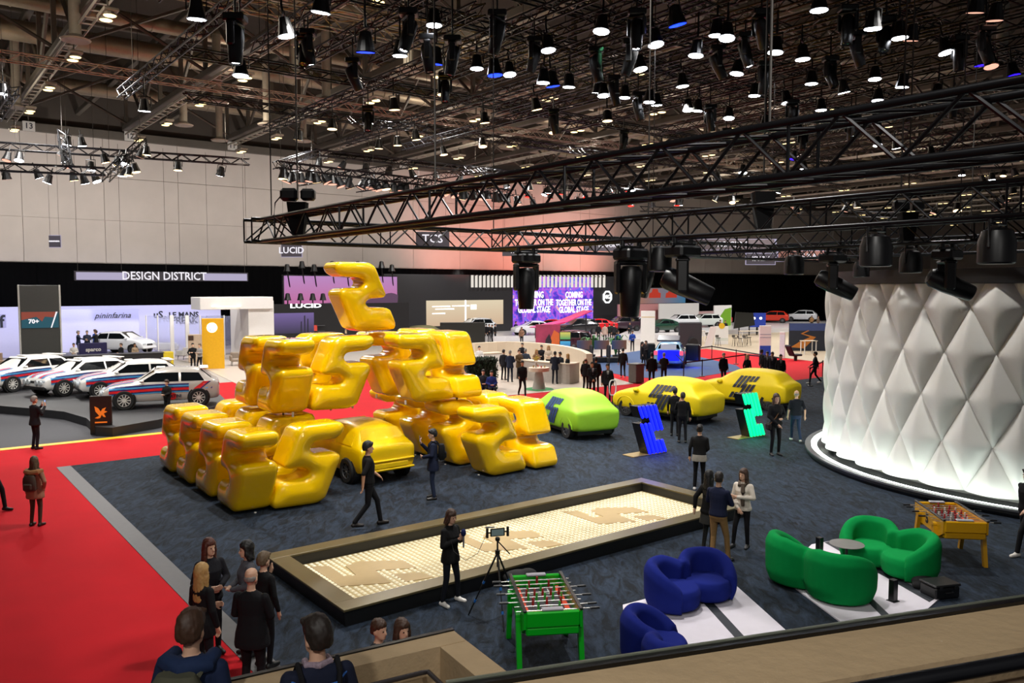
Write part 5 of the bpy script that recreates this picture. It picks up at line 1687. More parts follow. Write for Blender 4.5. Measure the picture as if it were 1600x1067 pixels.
football_table('bright green table football game beside the tripod', Vector((.46, 11.55, .016)), R(-82), '#00a818', '#2a9a30')
football_table('yellow table football game marked with a black five', Vector((8.62, 15.8, .016)), R(-97), '#c9930a', '#b9b4ac', True)

# tripod with phone rig
p = G(774, 985)
tp = thing('tripod', 'slim black tripod with blue joints filming the woman', 'tripod', Vector((-.23, 12.75, .016)), .3)
apex = Vector((0, 0, 1.08))
for k in range(3):
    a = 2 * PI * k / 3 + R(25)
    f = Vector((.50 * math.cos(a), .50 * math.sin(a), 0))
    lg = ob('leg', MB().cyl(apex, apex.lerp(f, .45), .016, n=8).cyl(apex.lerp(f, .4), f, .011, n=8), M_fix, tp)
    for s in (.45, .75):
        q = apex.lerp(f, s)
        ob('joint', MB().cyl(q, apex.lerp(f, s + .04), .02, n=8), mat('joint_blue', '#1e64b4', .3), lg)
ob('column', MB().cyl((0, 0, .85), (0, 0, 1.28), .015, n=8).cyl((0, 0, 1.06), (0, 0, 1.12), .04, n=10), M_fix, tp)
ob('pan_handle', MB().cyl((0, 0, 1.27), (.22, .05, 1.02), .01, n=6), M_fix, tp)
ob('head', MB().cbox((0, 0, 1.30), (.07, .06, .07), .015), M_fix, tp)
ph = thing('phone_rig', 'phone in a filming cage with two grips on top of the tripod', 'phone rig', Vector((-.23, 12.75, .016 + 1.335)), .3)
ob('cage', MB().cbox((0, .0, .075), (.24, .02, .13), .008), M_phone, ph)
ob('screen', MB().box((0, -.0115, .075), (.2, .002, .1)), glow('rig_screen', '#6a7a78', .5), ph)
for x in (-.17, .17):
    ob('grip', MB().cyl((x, 0, .0), (x, 0, .15), .022, n=10).box((x * .82, 0, .075), (.06, .012, .02)), mat('grip_dark', '#1a1210', .6), ph, smooth=True)
ob('microphone', MB().cyl((-.2, 0, .17), (-.05, .0, .16), .012, n=8), M_rima, ph)
w_ = [Vector((-.4, 12.75, 1.4)), Vector((-.55, 12.85, 1.05)), Vector((-.75, 12.95, .9)), Vector((-.95, 13.05, 1.02)), Vector((-1.0, 13.1, 1.2))]
tag(ob('microphone_cable', MB().tube(w_, .004, 5), M_fix), 'thin black cable drooping from the phone rig to the microphone', 'cable')
p = G(812, 915)
tag(ob('black_bag', remesh(MB().sph((0, 0, .13), (.32, .2, .14)).sph((.15, 0, .18), (.18, .14, .12)), .025, 3), mat('bag_cloth'), loc=Vector((p.x, p.y, .02))), 'black bag lying on the carpet behind the green football table', 'bag')

# concrete parapet with handrail, and the stair landing below
M_conc = mat('concrete', '#a08a6a', .85, var=.07, scale=5, bump=.25, bscale=25)
M_conc2 = mat('concrete_dark', '#85735a', .85, var=.08, scale=4, bump=.25, bscale=25)
ZP = 4.31
q0, q1 = G(700, 1080, ZP), G(1700, 927, ZP)
dd = (q1 - q0).normalized(); nn = Vector((dd.y, -dd.x, 0))          # nn points to the camera
def parq(o0, o1, z0, z1, ext=.6):
    a, b = q0 - dd * .0, q1 + dd * ext
    return MB().prism([tuple((p + nn * o)[:2]) for p, o in ((a, o0), (b, o0), (b, o1), (a, o1))], z0, z1)
par = struct('wall_parapet', parq(.0, .24, 2.9, ZP), M_conc)
ob('metal_edge', parq(-.02, .008, ZP - .3, ZP + .012), mat('edge_black', '#0c0b0b', .3, .3), par)
ob('metal_lip', parq(-.026, -.018, ZP - .02, ZP + .016), mat('edge_lip', '#9aa08e', .3, .7), par)
ob('recess_band', parq(.235, .252, ZP - .5, ZP - .08), M_conc2, par)
hr = MB()
r0, r1 = q0 + nn * .31, q1 + nn * .31 + dd * .6
zr = ZP + .004
hr.tube([(r0.x, r0.y, zr), (r1.x, r1.y, zr)], .021, 14)
t = tag(ob('handrail', hr, mat('rail_black', '#141519', .3, .3), smooth=True), 'black tubular handrail running along the inside of the concrete parapet', 'handrail')
for s in (.3, .7, .95):
    q = r0.lerp(r1, s)
    ob('bracket', MB().tube([(q.x, q.y, zr), (q.x - nn.x * .05, q.y - nn.y * .05, zr - .06), (q.x - nn.x * .12, q.y - nn.y * .12, zr - .06)], .01, 6), mat('rail_black'), t)
ZL = 2.62
w1, w2, w3 = G(330, 1070, ZL), G(708, 984, ZL), G(840, 1085, ZL)
def wseg(a, b, th, z0, z1, m, nm, parent=None):
    d = (b - a).normalized(); n_ = Vector((d.y, -d.x, 0))
    return struct(nm, MB().prism([tuple((p + n_ * o)[:2]) for p, o in ((a, 0), (b, 0), (b, th), (a, th))], z0, z1), m, parent)
dB = (w2 - w1).normalized(); dA = (w3 - w2).normalized()
sw = wseg(w1 - dB * 3, w2, .22, .0, ZL, M_conc, 'wall_stair_back')
wseg(w2, w3 + dA * 1.2, .22, .0, ZL - .004, M_conc, 'wall_stair_side')
n1 = Vector((dB.y, -dB.x, 0)); n2 = Vector((dA.y, -dA.x, 0))
ob('edge_strip', MB().prism([tuple((p + n1 * o)[:2]) for p, o in ((w1 - dB * 3, -.02), (w2, -.02), (w2, .02), (w1 - dB * 3, .02))], ZL - .05, ZL + .012), mat('edge_black'), sw)
fl = [w1 - dB * 3 + n1 * .2, w2 + n1 * .2 + n2 * .2, w3 + dA * 1.2 + n2 * .2, w3 + dA * 1.2 + n2 * 5, w1 - dB * 3 + n2 * 5]
struct('floor_landing', MB().prism([(p.x, p.y) for p in fl], 1.1, 1.42), M_conc2)
rl = MB()
a_, b_, c_ = w1 + n1 * .30 - dB * .5, w2 + n1 * .30 + n2 * .30 - dB * .05, w3 + n2 * .30
zr = ZL - .12
rl.tube([(a_.x, a_.y, zr), (b_.x - dB.x * .05, b_.y - dB.y * .05, zr), (b_.x, b_.y, zr - .005), (c_.x, c_.y, zr - .10)], .018, 12)
t = tag(ob('stair_handrail', rl, mat('rail_steel', '#4a4648', .3, .6), smooth=True), 'steel handrail bending around the corner of the concrete stair wall', 'handrail')
q = a_.lerp(b_, .78)
ob('bracket', MB().tube([(q.x, q.y, zr), (q.x, q.y, zr - .07), (q.x - n1.x * .06, q.y - n1.y * .06, zr - .09), (q.x - n1.x * .09, q.y - n1.y * .09, zr - .09)], .008, 8), mat('rail_steel'), t)
ob('bracket_plate', MB().cyl((q.x - n1.x * .075, q.y - n1.y * .075, zr - .09), (q.x - n1.x * .085, q.y - n1.y * .085, zr - .09), .03, n=14), mat('rail_rust', '#6a3a2a', .5), t)
# ---------------------------------------------------------------- booths along the hall wall
def bpx(u, a):
    k = (u - 800) / FPX
    return a * (k * AX[1] - AX[0]) / (BX[0] - k * BX[1])
def zpx(u, v, a):
    b = bpx(u, a)
    p = ab(a, b)
    return D(u, v, p.y).z
def bwall(name, label, cat, u0, u1, v0, a, m, th=.2, z0=None, vb=None, group=None):
    """upright slab along the hall's long direction, its face towards the camera; local x along it, z up"""
    b0, b1 = bpx(u0, a), bpx(u1, a)
    uc = (u0 + u1) / 2
    zt = zpx(uc, v0, a)
    zb = z0 if z0 is not None else (zpx(uc, vb, a) if vb is not None else 0.02)
    t = thing(name, label, cat, ab(a, b0, 0), ANG_B, group)
    ob('panel', MB().cbox(((b1 - b0) / 2, th / 2, (zt + zb) / 2), (b1 - b0, th, zt - zb), .015), m, t)
    t['L'] = b1 - b0
    return t, b1 - b0, zb, zt
def lx(u, a, u0):
    return bpx(u, a) - bpx(u0, a)
def panel(t, name, x0, x1, z0, z1, m, y=-.02, th=.03):
    return ob(name, MB().box(((x0 + x1) / 2, y, (z0 + z1) / 2), (x1 - x0, th, z1 - z0)), m, t)
M_lil = mat('lilac_wall', '#c9c8e8', .6, var=.02)
M_white = mat('booth_white', '#d5d2d0', .5, var=.02)
M_dgrey = mat('booth_dark', '#232327', .5)
M_ink = mat('ink_dark', '#1c1c2a', .5)
# --- design booths on the left
t, L, zb, zt = bwall('booth_wall', 'long lilac lit booth back wall behind the rally cars', 'booth wall', -60, 345, 478, 72, M_lil)
panel(t, 'logo_plate', lx(-12, 72, -60), lx(9, 72, -60), zpx(0, 512, 72), zpx(0, 491, 72), mat('logo_plate', '#aaa8d0', .5))
text('logo_letter', 'f', 1.3, M_ink, t, (lx(2, 72, -60), -.045, zpx(2, 503, 72)), depth=.005, bold=.03)
for u, s in ((247, 'uS'), (287, 'LE MANS')):
    text('lettering', s, .8 if s == 'uS' else .62, M_ink, t, (lx(u, 72, -60), -.03, zpx(u, 492, 72)), depth=.005, bold=.02)
text('lettering', 'FREAK', .75, M_ink, t, (lx(288, 72, -60), -.03, zpx(288, 501, 72)), depth=.005, bold=.02)
for u in (-20, 60, 150, 240, 320):
    p = ab(66.5, bpx(u, 72), 5.2)
    lamp('SPOT', p, 420, (.62, .66, 1), ab(72, bpx(u, 72), 1.6), 120, .7, .3, 'booth_flood')
# white side wing of the stand of the car maker, stepping forward
t, L, zb, zt = bwall('booth_wing', 'inner white partition of the lilac booth with a slanting roof edge', 'booth wall', 95, 217, 483, 69, M_lil, .15)
text('lettering', 'pininfarina', .62, M_ink, t, (lx(176, 69, 95), -.03, zpx(176, 493, 69)), depth=.005, shear=.35, sx=1.0)
# tower with screen
p = G(66, 583); t = thing('screen_tower', 'dark upright tower with pale edges and a screen showing a red and teal picture', 'tower', p, R(30))
ob('core', MB().cbox((0, 0, 2.75), (2.1, .5, 5.46), .02), mat('tower_grey', '#3b3b38', .5), t)
for x in (-1.1, 1.1):
    ob('edge', MB().cbox((x, 0, 2.75), (.1, .56, 5.48), .02), mat('edge_white', '#b9b6b0', .4), t)
z1, z0_ = D(66, 487, p.y).z, D(66, 512, p.y).z
sc_ = ob('screen', MB().box((0, -.27, (z0_ + z1) / 2), (2.0, .04, z1 - z0_)), glow('scr_teal', '#0f5060', .9), t)
ob('picture_shape', MB().prism([(-1, z1), (1, z1), (.7, z1 - .35), (.25, z1 - .3), (.1, z1 - .6), (-.2, z1 - .3), (-1, z1 - .5)], .29, .295, M=UPY), glow('scr_rust', '#904030', .9), sc_)
ob('picture_shape', MB().prism([(.55, z0_), (.62, z0_), (.95, z1), (.86, z1)], .296, .3, M=UPY), glow('scr_white', '#e8e4e8', 1.2), sc_)
text('lettering', '70+', .36, glow('scr_white', '#e8e4e8', 1.2), sc_, (-.35, -.30, z0_ + .4), depth=.003, bold=.015)
# stepped wooden benches
p = G(6, 586); t = thing('stepped_bench', 'pale wooden stepped seating at the picture edge left of the tower', 'bench', p, ANG_B - .3)
for k in range(4):
    ob('step', MB().cbox((-.5 - .55 * k, .35 * k, .22 + .22 * k), (2.8, .36, .44 + .44 * k - .02), .02), mat('pale_wood', '#a08670', .6, var=.08), t)
# stage with lectern, four people shaking hands, white show car
stg = [tuple(ab(a, bpx(u, a))[:2]) for u, a in ((95, 62), (224, 62), (224, 68.5), (95, 68.5))]
tag(ob('display_stage', MB().prism(stg, .021, .5), mat('stage_grey', '#55555c', .5)), 'low grey display stage in front of the lilac booth wall', 'platform')
t = thing('lectern', 'dark navy speaking desk lettered in white in front of four people', 'lectern', ab(62.6, bpx(143, 62.6), .5), ANG_B)
ob('desk', MB().cbox((0, 0, .5), (1.75, .5, 1.0), .03), mat('desk_navy', '#1c1840', .4), t)
text('lettering', 'sparco', .36, mat('edge_white'), t, (0, -.26, .55), depth=.003, bold=.012)
for u, f, c, lb, ar in ((121, 100, '#1c2438', 'man in navy suit, first of four shaking hands behind the speaking desk', ('pocket', 'reach')), (135, 20, '#23283a', 'man in dark blazer, second of four behind the speaking desk', ('hold', 'hold')), (149, -80, '#14141a', 'woman in black, third of four behind the speaking desk, arm stretched out', ('reach', 'reach')), (153, -30, '#1c3c8a', 'man in blue suit, last of four behind the speaking desk', ('hold', 'hold'))):
    p = ab(64.2 if u != 153 else 65.4, bpx(u, 64.2), .5)
    person(lb, p, f, 1.8, c, '#1a1a22' if u != 135 else '#7a7466', '#0b0b0c', 'short', 'grey' if u in (121, 135) else 'brown', 1, ar, 'stand', 'four people shaking hands on the booth stage', 0, coat=.8)
car('white compact show car parked on the lilac booth stage', ab(65.5, bpx(192, 65.5), .5), ANG_B - PI / 2 + .75, 'hatch', '#e2e4ea', sc=1.08)
# dark counter with yellow letters
g0, g1 = G(40, 589), G(256, 578)
t = thing('long_counter', 'long black counter with yellow lettering and a yellow end behind the rally cars', 'counter', g0, math.atan2(g1.y - g0.y, g1.x - g0.x))
L = (g1 - g0).length
ob('front', MB().cbox((L / 2, .3, .55), (L, .6, 1.1), .02), mat('counter_black', '#17181a', .4), t)
ob('worktop', MB().cbox((L / 2, .4, 1.13), (L + .1, .9, .06), .015), mat('counter_top', '#3a3a3c', .4), t)
ob('end_block', MB().cbox((L + .3, .3, .58), (.62, .64, 1.16), .02), mat('counter_yellow', '#c9b020', .5), t)
M_yl = mat('letter_yellow', '#d8c020', .5)
text('lettering', 'A', 1.0, M_yl, t, (L * .27, -.02, .55), depth=.006, bold=.02)
text('lettering', 'oo', 1.1, M_yl, t, (L * .77, -.02, .6), depth=.006, bold=.03)
for k, (u, c) in enumerate(((88, '#b9b4ae'), (165, '#15151a'), (187, '#8a7660'))):
    p = G(u, 578)
    person(['person in pale top seated behind the black counter', 'man in black seated behind the black counter', 'man in beige shirt seated behind the black counter'][k], Vector((p.x, p.y + 2.2, -.1)), [20, -30, 60][k], 1.7, c, '#20202a', '#0b0b0c', 'crop', 'dark' if k != 1 else 'brown', k, ('hold', 'hold'), 'stand', 'people behind the black counter', 0)
# glass office with white posts and lounge chairs
M_pane = mat('office_glass', '#c8d0e0', .05, var=0, trans=.9, alpha=.35)
t = thing('glass_partition', 'row of clear glass office panes with white posts beside the yellow pillar', 'glass wall', ab(65, bpx(228, 65), .02), ANG_B)
us = [228, 246, 268, 292, 312, 350, 368, 386]
for k, u in enumerate(us):
    x = lx(u, 65, 228)
    z = zpx(u, 493, 65)
    ob('post', MB().cbox((x, 0, z / 2), (.28 if k in (2, 3) else .08, .1, z), .01), M_white, t)
    if k + 1 < len(us):
        x1 = lx(us[k + 1], 65, 228)
        ob('pane', MB().box(((x + x1) / 2, 0, z / 2), (x1 - x - .1, .03, z - .1)), M_pane, t)
def armchair(label, u, v, rz, c='#b9b6b4', w=1.5):
    t = thing('lounge_chair', label, 'armchair', G(u, v, .02), rz, 'pale lounge chairs of the glass office')
    m = mat('chair_' + c, c, .8)
    ob('seat', MB().cbox((0, 0, .38), (w, .7, .2), .06), m, t)
    ob('backrest', MB().cbox((0, .32, .6), (w, .16, .6), .06), m, t)
    for s in (-1, 1):
        ob('armrest', MB().cbox((s * w / 2, 0, .5), (.14, .72, .4), .05), m, t)
    for x in (-1, 1):
        for y in (-.25, .3):
            ob('leg', MB().cyl((x * (w / 2 - .08), y, .28), (x * (w / 2 - .03), y, 0), .025, .015, n=6), M_trim, t)
armchair('pale grey lounge sofa in front of the glass office', 260, 552, ANG_B + PI - .4, w=1.7)
armchair('pale grey armchair beside the two men at the yellow pillar', 291, 561, ANG_B + PI + .5, w=1.2)
armchair('pale lounge sofa right of the yellow pillar', 392, 570, ANG_B - .2, '#8d8074', w=2.6)
t, L, zb, zt = bwall('white_kiosk', 'large white booth block with a projecting roof right of the glass office', 'booth wall', 388, 428, 470, 60, M_white, 4.0)
o = ob('roof_slab', MB().cbox(((lx(311, 60, 388) + lx(425, 60, 388)) / 2, .8, zt - .15), (lx(425, 60, 388) - lx(311, 60, 388), 2.2, .9), .03), M_white, t)
ob('ring_lamp', MB().lathe([(.9, 0), (1.1, 0), (1.1, .08), (.9, .08), (.9, 0)], 24, c=(lx(352, 60, 388), 0, zt - .4)), glow('ring_lamp', '#fff0d8', 3), t)
# yellow pillar with glowing emblem
p = G(334, 576); t = thing('yellow_pillar', 'upright yellow pillar with a round glowing emblem near its top', 'pillar', p, R(20))
ob('column', MB().cbox((0, 0, 1.66), (1.36, .5, 3.3), .015), mat('pillar_yellow', '#d49e00', .5), t)
ob('emblem', MB().lathe([(.001, .03), (.30, .025), (.32, 0)], 28, M=Matrix.Rotation(PI / 2, 3, 'X'), c=(-.05, -.25, 2.72)), glow('emblem_white', '#fff6c8', 7), t)
for x in (-.16, .06):
    ob('emblem_mark', MB().sph((x, -.285, 2.58), (.05, .01, .05), 10, 6), mat('emblem_cyan', '#40a0c0', .5), t)
p = G(303, 570); t = thing('reception_desk', 'beige reception desk with a small dark frame behind the two men at the pillar', 'desk', G(310, 566, .02), R(20))
ob('front', MB().cbox((.1, 0, 1.0), (1.5, .3, 2.0), .02), mat('desk_beige', '#b5a08c', .5), t)
ob('picture_frame', MB().cbox((-.45, -.17, 1.75), (.34, .03, .34), .01), mat('frame_brown', '#3a2418', .5), t)
# hanging sign: design district
a_ = 66
t, L, zb, zt = bwall('hanging_sign', 'long hanging black sign reading DESIGN DISTRICT between two pale bars', 'sign', 118, 389, 424.5, a_, mat('sign_frame', '#2a2730', .5), .15, vb=439)
zc = (zb + zt) / 2
for u0, u1 in ((121, 200), (320, 387)):
    panel(t, 'bar', lx(u0, a_, 118), lx(u1, a_, 118), zc - .30, zc + .26, glow('sign_lilac', '#c0b8d8', .75))
text('lettering', 'DESIGN DISTRICT', 0.86, glow('sign_text', '#f0ecf4', 1.0), t, (lx(260, a_, 118), -.03, zc), depth=.008, bold=.012, sx=.9)
for f in (.02, .25, .5, .75, .98):
    ob('suspension_wire', MB().cyl((L * f, .07, zt), (L * f, .07, 15.9), .012, n=5), M_rope, t)
def small_sign(label, s, u0, u1, v0, v1, dep, size, bg='#3a3640', bar=True):
    q0, q1 = D(u0, v1, dep), D(u1, v0, dep)
    t = thing('hanging_sign', label, 'sign', Vector((q0.x, dep, q0.z)), 0, 'small hanging name signs')
    wd, hg = q1.x - q0.x, q1.z - q0.z
    ob('board', MB().cbox((wd / 2, 0, hg / 2), (wd, .08, hg), .01), mat('board_' + bg, bg, .5), t)
    if bar:
        ob('frame_light', MB().box((wd / 2, .05, hg / 2), (wd * 1.06, .02, hg * 1.1)), glow('sign_lilac', '#c0b8d8', .75), t)
    text('lettering', s, size, glow('sign_text', '#f0ecf4', 1.0), t, (wd / 2, -.05, hg / 2), depth=.005, bold=.012)
    for f in (.1, .9):
        ob('suspension_wire', MB().cyl((wd * f, 0, hg), (wd * f, 0, 15.0 - q0.z), .01, n=5), M_rope, t)
small_sign('small hanging dark sign with white letters just under the near truss end', 'LUCID', 440, 471, 382, 401, 58, .62)
small_sign('small hanging dark sign near the left end of the white wall', 'PININFARINA', 77, 94, 368, 386, 52, .11)
small_sign('hanging dark sign with three white letters behind the near truss', 'TCS', 650, 702, 362, 385, 66, .95, bar=False)
small_sign('small hanging dark sign close under the cross truss', 'MG', 785, 822, 386, 400, 70, .40, bar=False)
small_sign('hanging dark sign with pale letters behind the parallel black trusses', 'TC SPORTS', 913, 990, 376, 392, 74, .40, bar=False)
small_sign('hanging dark sign with a bright pale frame left of the pavilion', 'ISUZU', 1166, 1211, 396, 413, 80, .62)
small_sign('long hanging dark sign high behind the far black trusses', 'ASSGERG', 1080, 1210, 374, 390, 84, .75, '#4a4044')
small_sign('hanging brownish sign right of the pale framed one', 'SUKA', 1216, 1310, 392, 408, 76, .6, '#8a6058')
for s, u, v in (('13', 45, 197), ('12', 203, 213), ('11', 363, 228), ('10', 505, 246), ('9', 630, 257), ('8', 737, 268)):
    p = D(u, v, ab(74.3, bpx(u, 74.3)).y)
    t = thing('number_plate_sign', 'small white bay number plate %s, %s from the left above the wall' % (s, ORD[['13', '12', '11', '10', '9', '8'].index(s) + 1]), 'sign', p, ANG_B, 'bay number plates')
    ob('board', MB().cbox((0, 0, 0), (.85, .06, .75), .01), mat('edge_white'), t)
    text('lettering', s, .6, M_ink, t, (0, -.035, 0), depth=.004, bold=.01)
    ob('hanger', MB().box((0, .1, .7), (.05, .05, .9)), M_steel, t)
# --- black booth with pink screen
def grad_glow(name, c0, c1, es, axis=2, lo=0., hi=1., extra=None):
    m = glow(name, c0, es)
    nt = m.node_tree
    b = nt.nodes['Principled BSDF']
    tc = nt.nodes.new('ShaderNodeTexCoord')
    sx = nt.nodes.new('ShaderNodeSeparateXYZ')
    nt.links.new(tc.outputs['Generated'], sx.inputs[0])
    cr = nt.nodes.new('ShaderNodeValToRGB')
    cr.color_ramp.elements[0].color = lin(c0); cr.color_ramp.elements[1].color = lin(c1)
    cr.color_ramp.elements[0].position = lo; cr.color_ramp.elements[1].position = hi
    nt.links.new(sx.outputs[axis], cr.inputs[0])
    nt.links.new(cr.outputs[0], b.inputs['Emission Color'])
    return m
a_ = 70
t, L, zb, zt = bwall('video_wall', 'wide video wall showing a pink sky over dusky hills', 'screen', 443, 622, 430, a_, M_dgrey, .3, vb=478)
panel(t, 'display', .1, L - .1, zb + .1, zt - .1, grad_glow('pink_sky', '#d070a8', '#c890d0', .8))
hills = [(0, zb + .1)] + [(L * (.62 + .38 * i / 12), zb + .45 + .75 * [0, .15, .3, .5, .45, .6, .7, .9, .8, .95, 1, .9, .7][i]) for i in range(13)] + [(L - .1, zb + .1)]
ob('picture_hills', MB().prism(hills, .04, .045, M=UPY), glow('dusk_hills', '#7a5078', .5), t)
ob('truss_pole', MB().box((L * .1, .2, zb / 2), (.3, .2, zb)), M_dgrey, t)
ob('truss_pole', MB().box((L * .9, .2, zb / 2), (.3, .2, zb)), M_dgrey, t)
for k, u in enumerate((450, 473, 492, 520, 543, 560, 575, 597, 613)):
    p = ab(69.4, bpx(u, 69.4), zpx(u, 421 if k % 2 == 0 else 416, 69.4))
    q = thing('spotlight', 'small dark spotlight clamped along the top of the pink video wall', 'spotlight', p, 0, 'dark spotlights on the pink video wall')
    q.scale = (1.6, 1.6, 1.6)
    ob('can', par_body, None, q); ob('arm', MB().cyl((0, 0, -.1), (0, .5, -1.0), .04, n=5), M_fix, q)
for u in (450, 470, 489, 505):
    p = ab(68.6, bpx(u, 68.6), zpx(u, 466, 68.6))
    q = thing('spotlight', 'small dark spotlight on a post in front of the pink video wall', 'spotlight', p, 0, 'dark spotlights before the pink video wall')
    q.scale = (1.5, 1.5, 1.5)
    ob('can', par_body, None, q); ob('arm', MB().cyl((0, 0, 0), (0, 0, -.8), .04, n=5), M_fix, q)
a_ = 67
t, L, zb, zt = bwall('booth_fascia', 'black booth front with white illuminated lettering under the pink screen', 'booth wall', 424, 640, 474, a_, mat('fascia_black', '#131316', .4), .4)
text('lettering', 'LUCID', .5, glow('lucid_white', '#ffffff', 2.2), t, (lx(478, a_, 424), -.03, zpx(478, 478, a_)), depth=.02, bold=.012, sx=2.0)
x0, x1, z0_, z1_ = lx(427, a_, 424), lx(490, a_, 424), zpx(458, 521, a_), zpx(458, 489, a_)
sc_ = ob('screen', MB().box(((x0 + x1) / 2, -.03, (z0_ + z1_) / 2), (x1 - x0, .04, z1_ - z0_)), grad_glow('purple_dusk', '#2a2048', '#8068b0', .7), t)
cx = (x0 + x1) / 2 + .9
ob('cactus', MB().prism([(cx, z0_), (cx, z0_ + 1.5), (cx + .12, z0_ + 1.55), (cx + .12, z0_)], .052, .056, M=UPY).prism([(cx - .35, z0_), (cx - .3, z0_ + 1.0), (cx - .2, z0_ + 1.05), (cx - .2, z0_)], .052, .056, M=UPY).prism([(cx + .25, z0_), (cx + .3, z0_ + 1.25), (cx + .4, z0_ + 1.25), (cx + .42, z0_)], .052, .056, M=UPY), mat('cactus_dark', '#15102a', .6), sc_)
for k in range(4):
    panel(t, 'shelf', lx(494, a_, 424), lx(506, a_, 424), .5 + .5 * k, .54 + .5 * k, mat('shelf_grey', '#4a484c', .5), -.1, .3)
panel(t, 'red_card', lx(489, a_, 424), lx(495, a_, 424), zpx(492, 517, a_), zpx(492, 508, a_), glow('card_red', '#d04030', 1))
tag(ob('low_partition', MB().cbox((0, 0, .5), (7.5, .2, 1.0), .02), M_white, loc=G(450, 545, .02), rz=ANG_B), 'low white partition in front of the black booth', 'partition')
for u, v, c, lb in ((418, 546, '#5a4038', 'person in brown top sitting behind the inflated fives'), (463, 537, '#101014', 'man in black suit in front of the purple screen'), (479, 539, '#14141a', 'woman in black in front of the purple screen')):
    person(lb, (u, v), 20 if u < 430 else -30, 1.72, c, '#15151a', '#0b0b0c', 'crop' if u != 479 else 'long', 'dark', 1, ('hold', 'hold'), 'stand', 'people before the black booth', 0)
car('white car inside the black booth, roof just showing behind the top five', G(607, 532, .02), ANG_B + PI / 2 + .9, 'sedan', '#d8dae0')
t = thing('covered_show_car', 'car shape under a dull olive cloth behind the inflated fives', 'car', G(668, 535, .02), ANG_B)
me = BODIES['cover'].copy(); me.materials.append(mat('olive_cloth', '#6a6848', .8)); o = ob('cover', me, None, t); o.scale = (1.25, 1.15, 1.12)
# --- grey booth with the big screen
a_ = 73
t, L, zb, zt = bwall('booth_back_wall', 'wide dark grey booth wall carrying a large screen and a round white emblem', 'booth wall', 600, 990, 430, a_, M_dgrey, .3)
x0, x1, z0_, z1_ = lx(666, a_, 600), lx(786, a_, 600), zpx(726, 508, a_), zpx(726, 469, a_)
panel(t, 'lit_niche', x0, x1, z0_, z1_, grad_glow('niche_warm', '#d8b898', '#e8d8b8', .9))
for u0, u1, v in ((675, 703, 479), (680, 709, 483), (706, 733, 478), (675, 695, 490)):
    panel(t, 'light_bar', lx(u0, a_, 600), lx(u1, a_, 600), zpx(u0, v, a_) - .05, zpx(u0, v, a_) + .05, glow('bar_white', '#fff8e8', 4), -.06)
panel(t, 'light_bar', lx(726, a_, 600), lx(728, a_, 600), z0_ + .2, z1_, glow('bar_white', '#fff8e8', 4), -.06)
panel(t, 'lit_badge', lx(735, a_, 600), lx(744, a_, 600), zpx(740, 483, a_), zpx(740, 476, a_), glow('bar_white', '#fff8e8', 4), -.06)
def crowd_screen():
    m = glow('stage_screen', '#4030c0', 1.1)
    nt = m.node_tree
    b = nt.nodes['Principled BSDF']
    tc = nt.nodes.new('ShaderNodeTexCoord')
    n = nt.nodes.new('ShaderNodeTexNoise'); n.inputs['Scale'].default_value = .9; n.inputs['Detail'].default_value = 4
    nt.links.new(tc.outputs['Object'], n.inputs['Vector'])
    cr = nt.nodes.new('ShaderNodeValToRGB')
    e = cr.color_ramp.elements
    e[0].position = .32; e[0].color = lin('#141050'); e[1].position = .72; e[1].color = lin('#f0b030')
    for p_, c_ in ((.42, '#4a30d0'), (.52, '#b858d8'), (.60, '#3858e8'), (.66, '#f0a0c0')):
        k = e.new(p_); k.color = lin(c_)
    nt.links.new(n.outputs['Fac'], cr.inputs[0])
    nt.links.new(cr.outputs[0], b.inputs['Emission Color'])
    return m
xs0, xs1, z0_, z1_ = lx(801, a_, 600), lx(926, a_, 600), zpx(863, 512, a_), zpx(863, 432, a_)
scr = panel(t, 'screen', xs0, xs1, z0_, z1_, crowd_screen(), -.05, .06)
Mtx = glow('screen_text', '#ffffff', 1.6)
for u in (834, 896):
    for s, v in (('COMING', 461), ('TOGETHER ON THE', 473), ('GLOBAL STAGE', 484)):
        text('lettering', s, 1.0, Mtx, t, (lx(u, a_, 600), -.1, zpx(u, v, a_)), depth=.01, bold=.03, sx=.62 if 'TOG' in s else .68)
fin = None
for k in range(34):
    u = 734 + (939 - 734) * k / 33
    x = lx(u, a_, 600)
    za, zc = zpx(u, 449, a_), zpx(u, 430, a_)
    ob('light_fin', MB().box((x, -.5, (za + zc) / 2), (.14, .3, zc - za)), glow('fin_white', '#fff6ea', 1.5 if k % 4 else .8), t)
ob('fin_rail', MB().box(((lx(734, a_, 600) + lx(939, a_, 600)) / 2, -.3, zt - .05), (lx(939, a_, 600) - lx(734, a_, 600), .6, .1)), M_dgrey, t)
xl, zl = lx(948, a_, 600), zpx(948, 464, a_)
ob('emblem_ring', MB().lathe([(.62, -.03), (.82, -.03), (.82, .03), (.62, .03), (.62, -.03)], 8, M=Matrix.Rotation(PI / 2, 3, 'X') @ Matrix.Rotation(PI / 8, 3, 'Z'), c=(xl, -.1, zl)), glow('emblem_glow', '#ffffff', 1.6), t)
text('emblem_letters', 'MG', .72, glow('emblem_glow', '#ffffff', 6), t, (xl, -.1, zl), depth=.02, bold=.02)
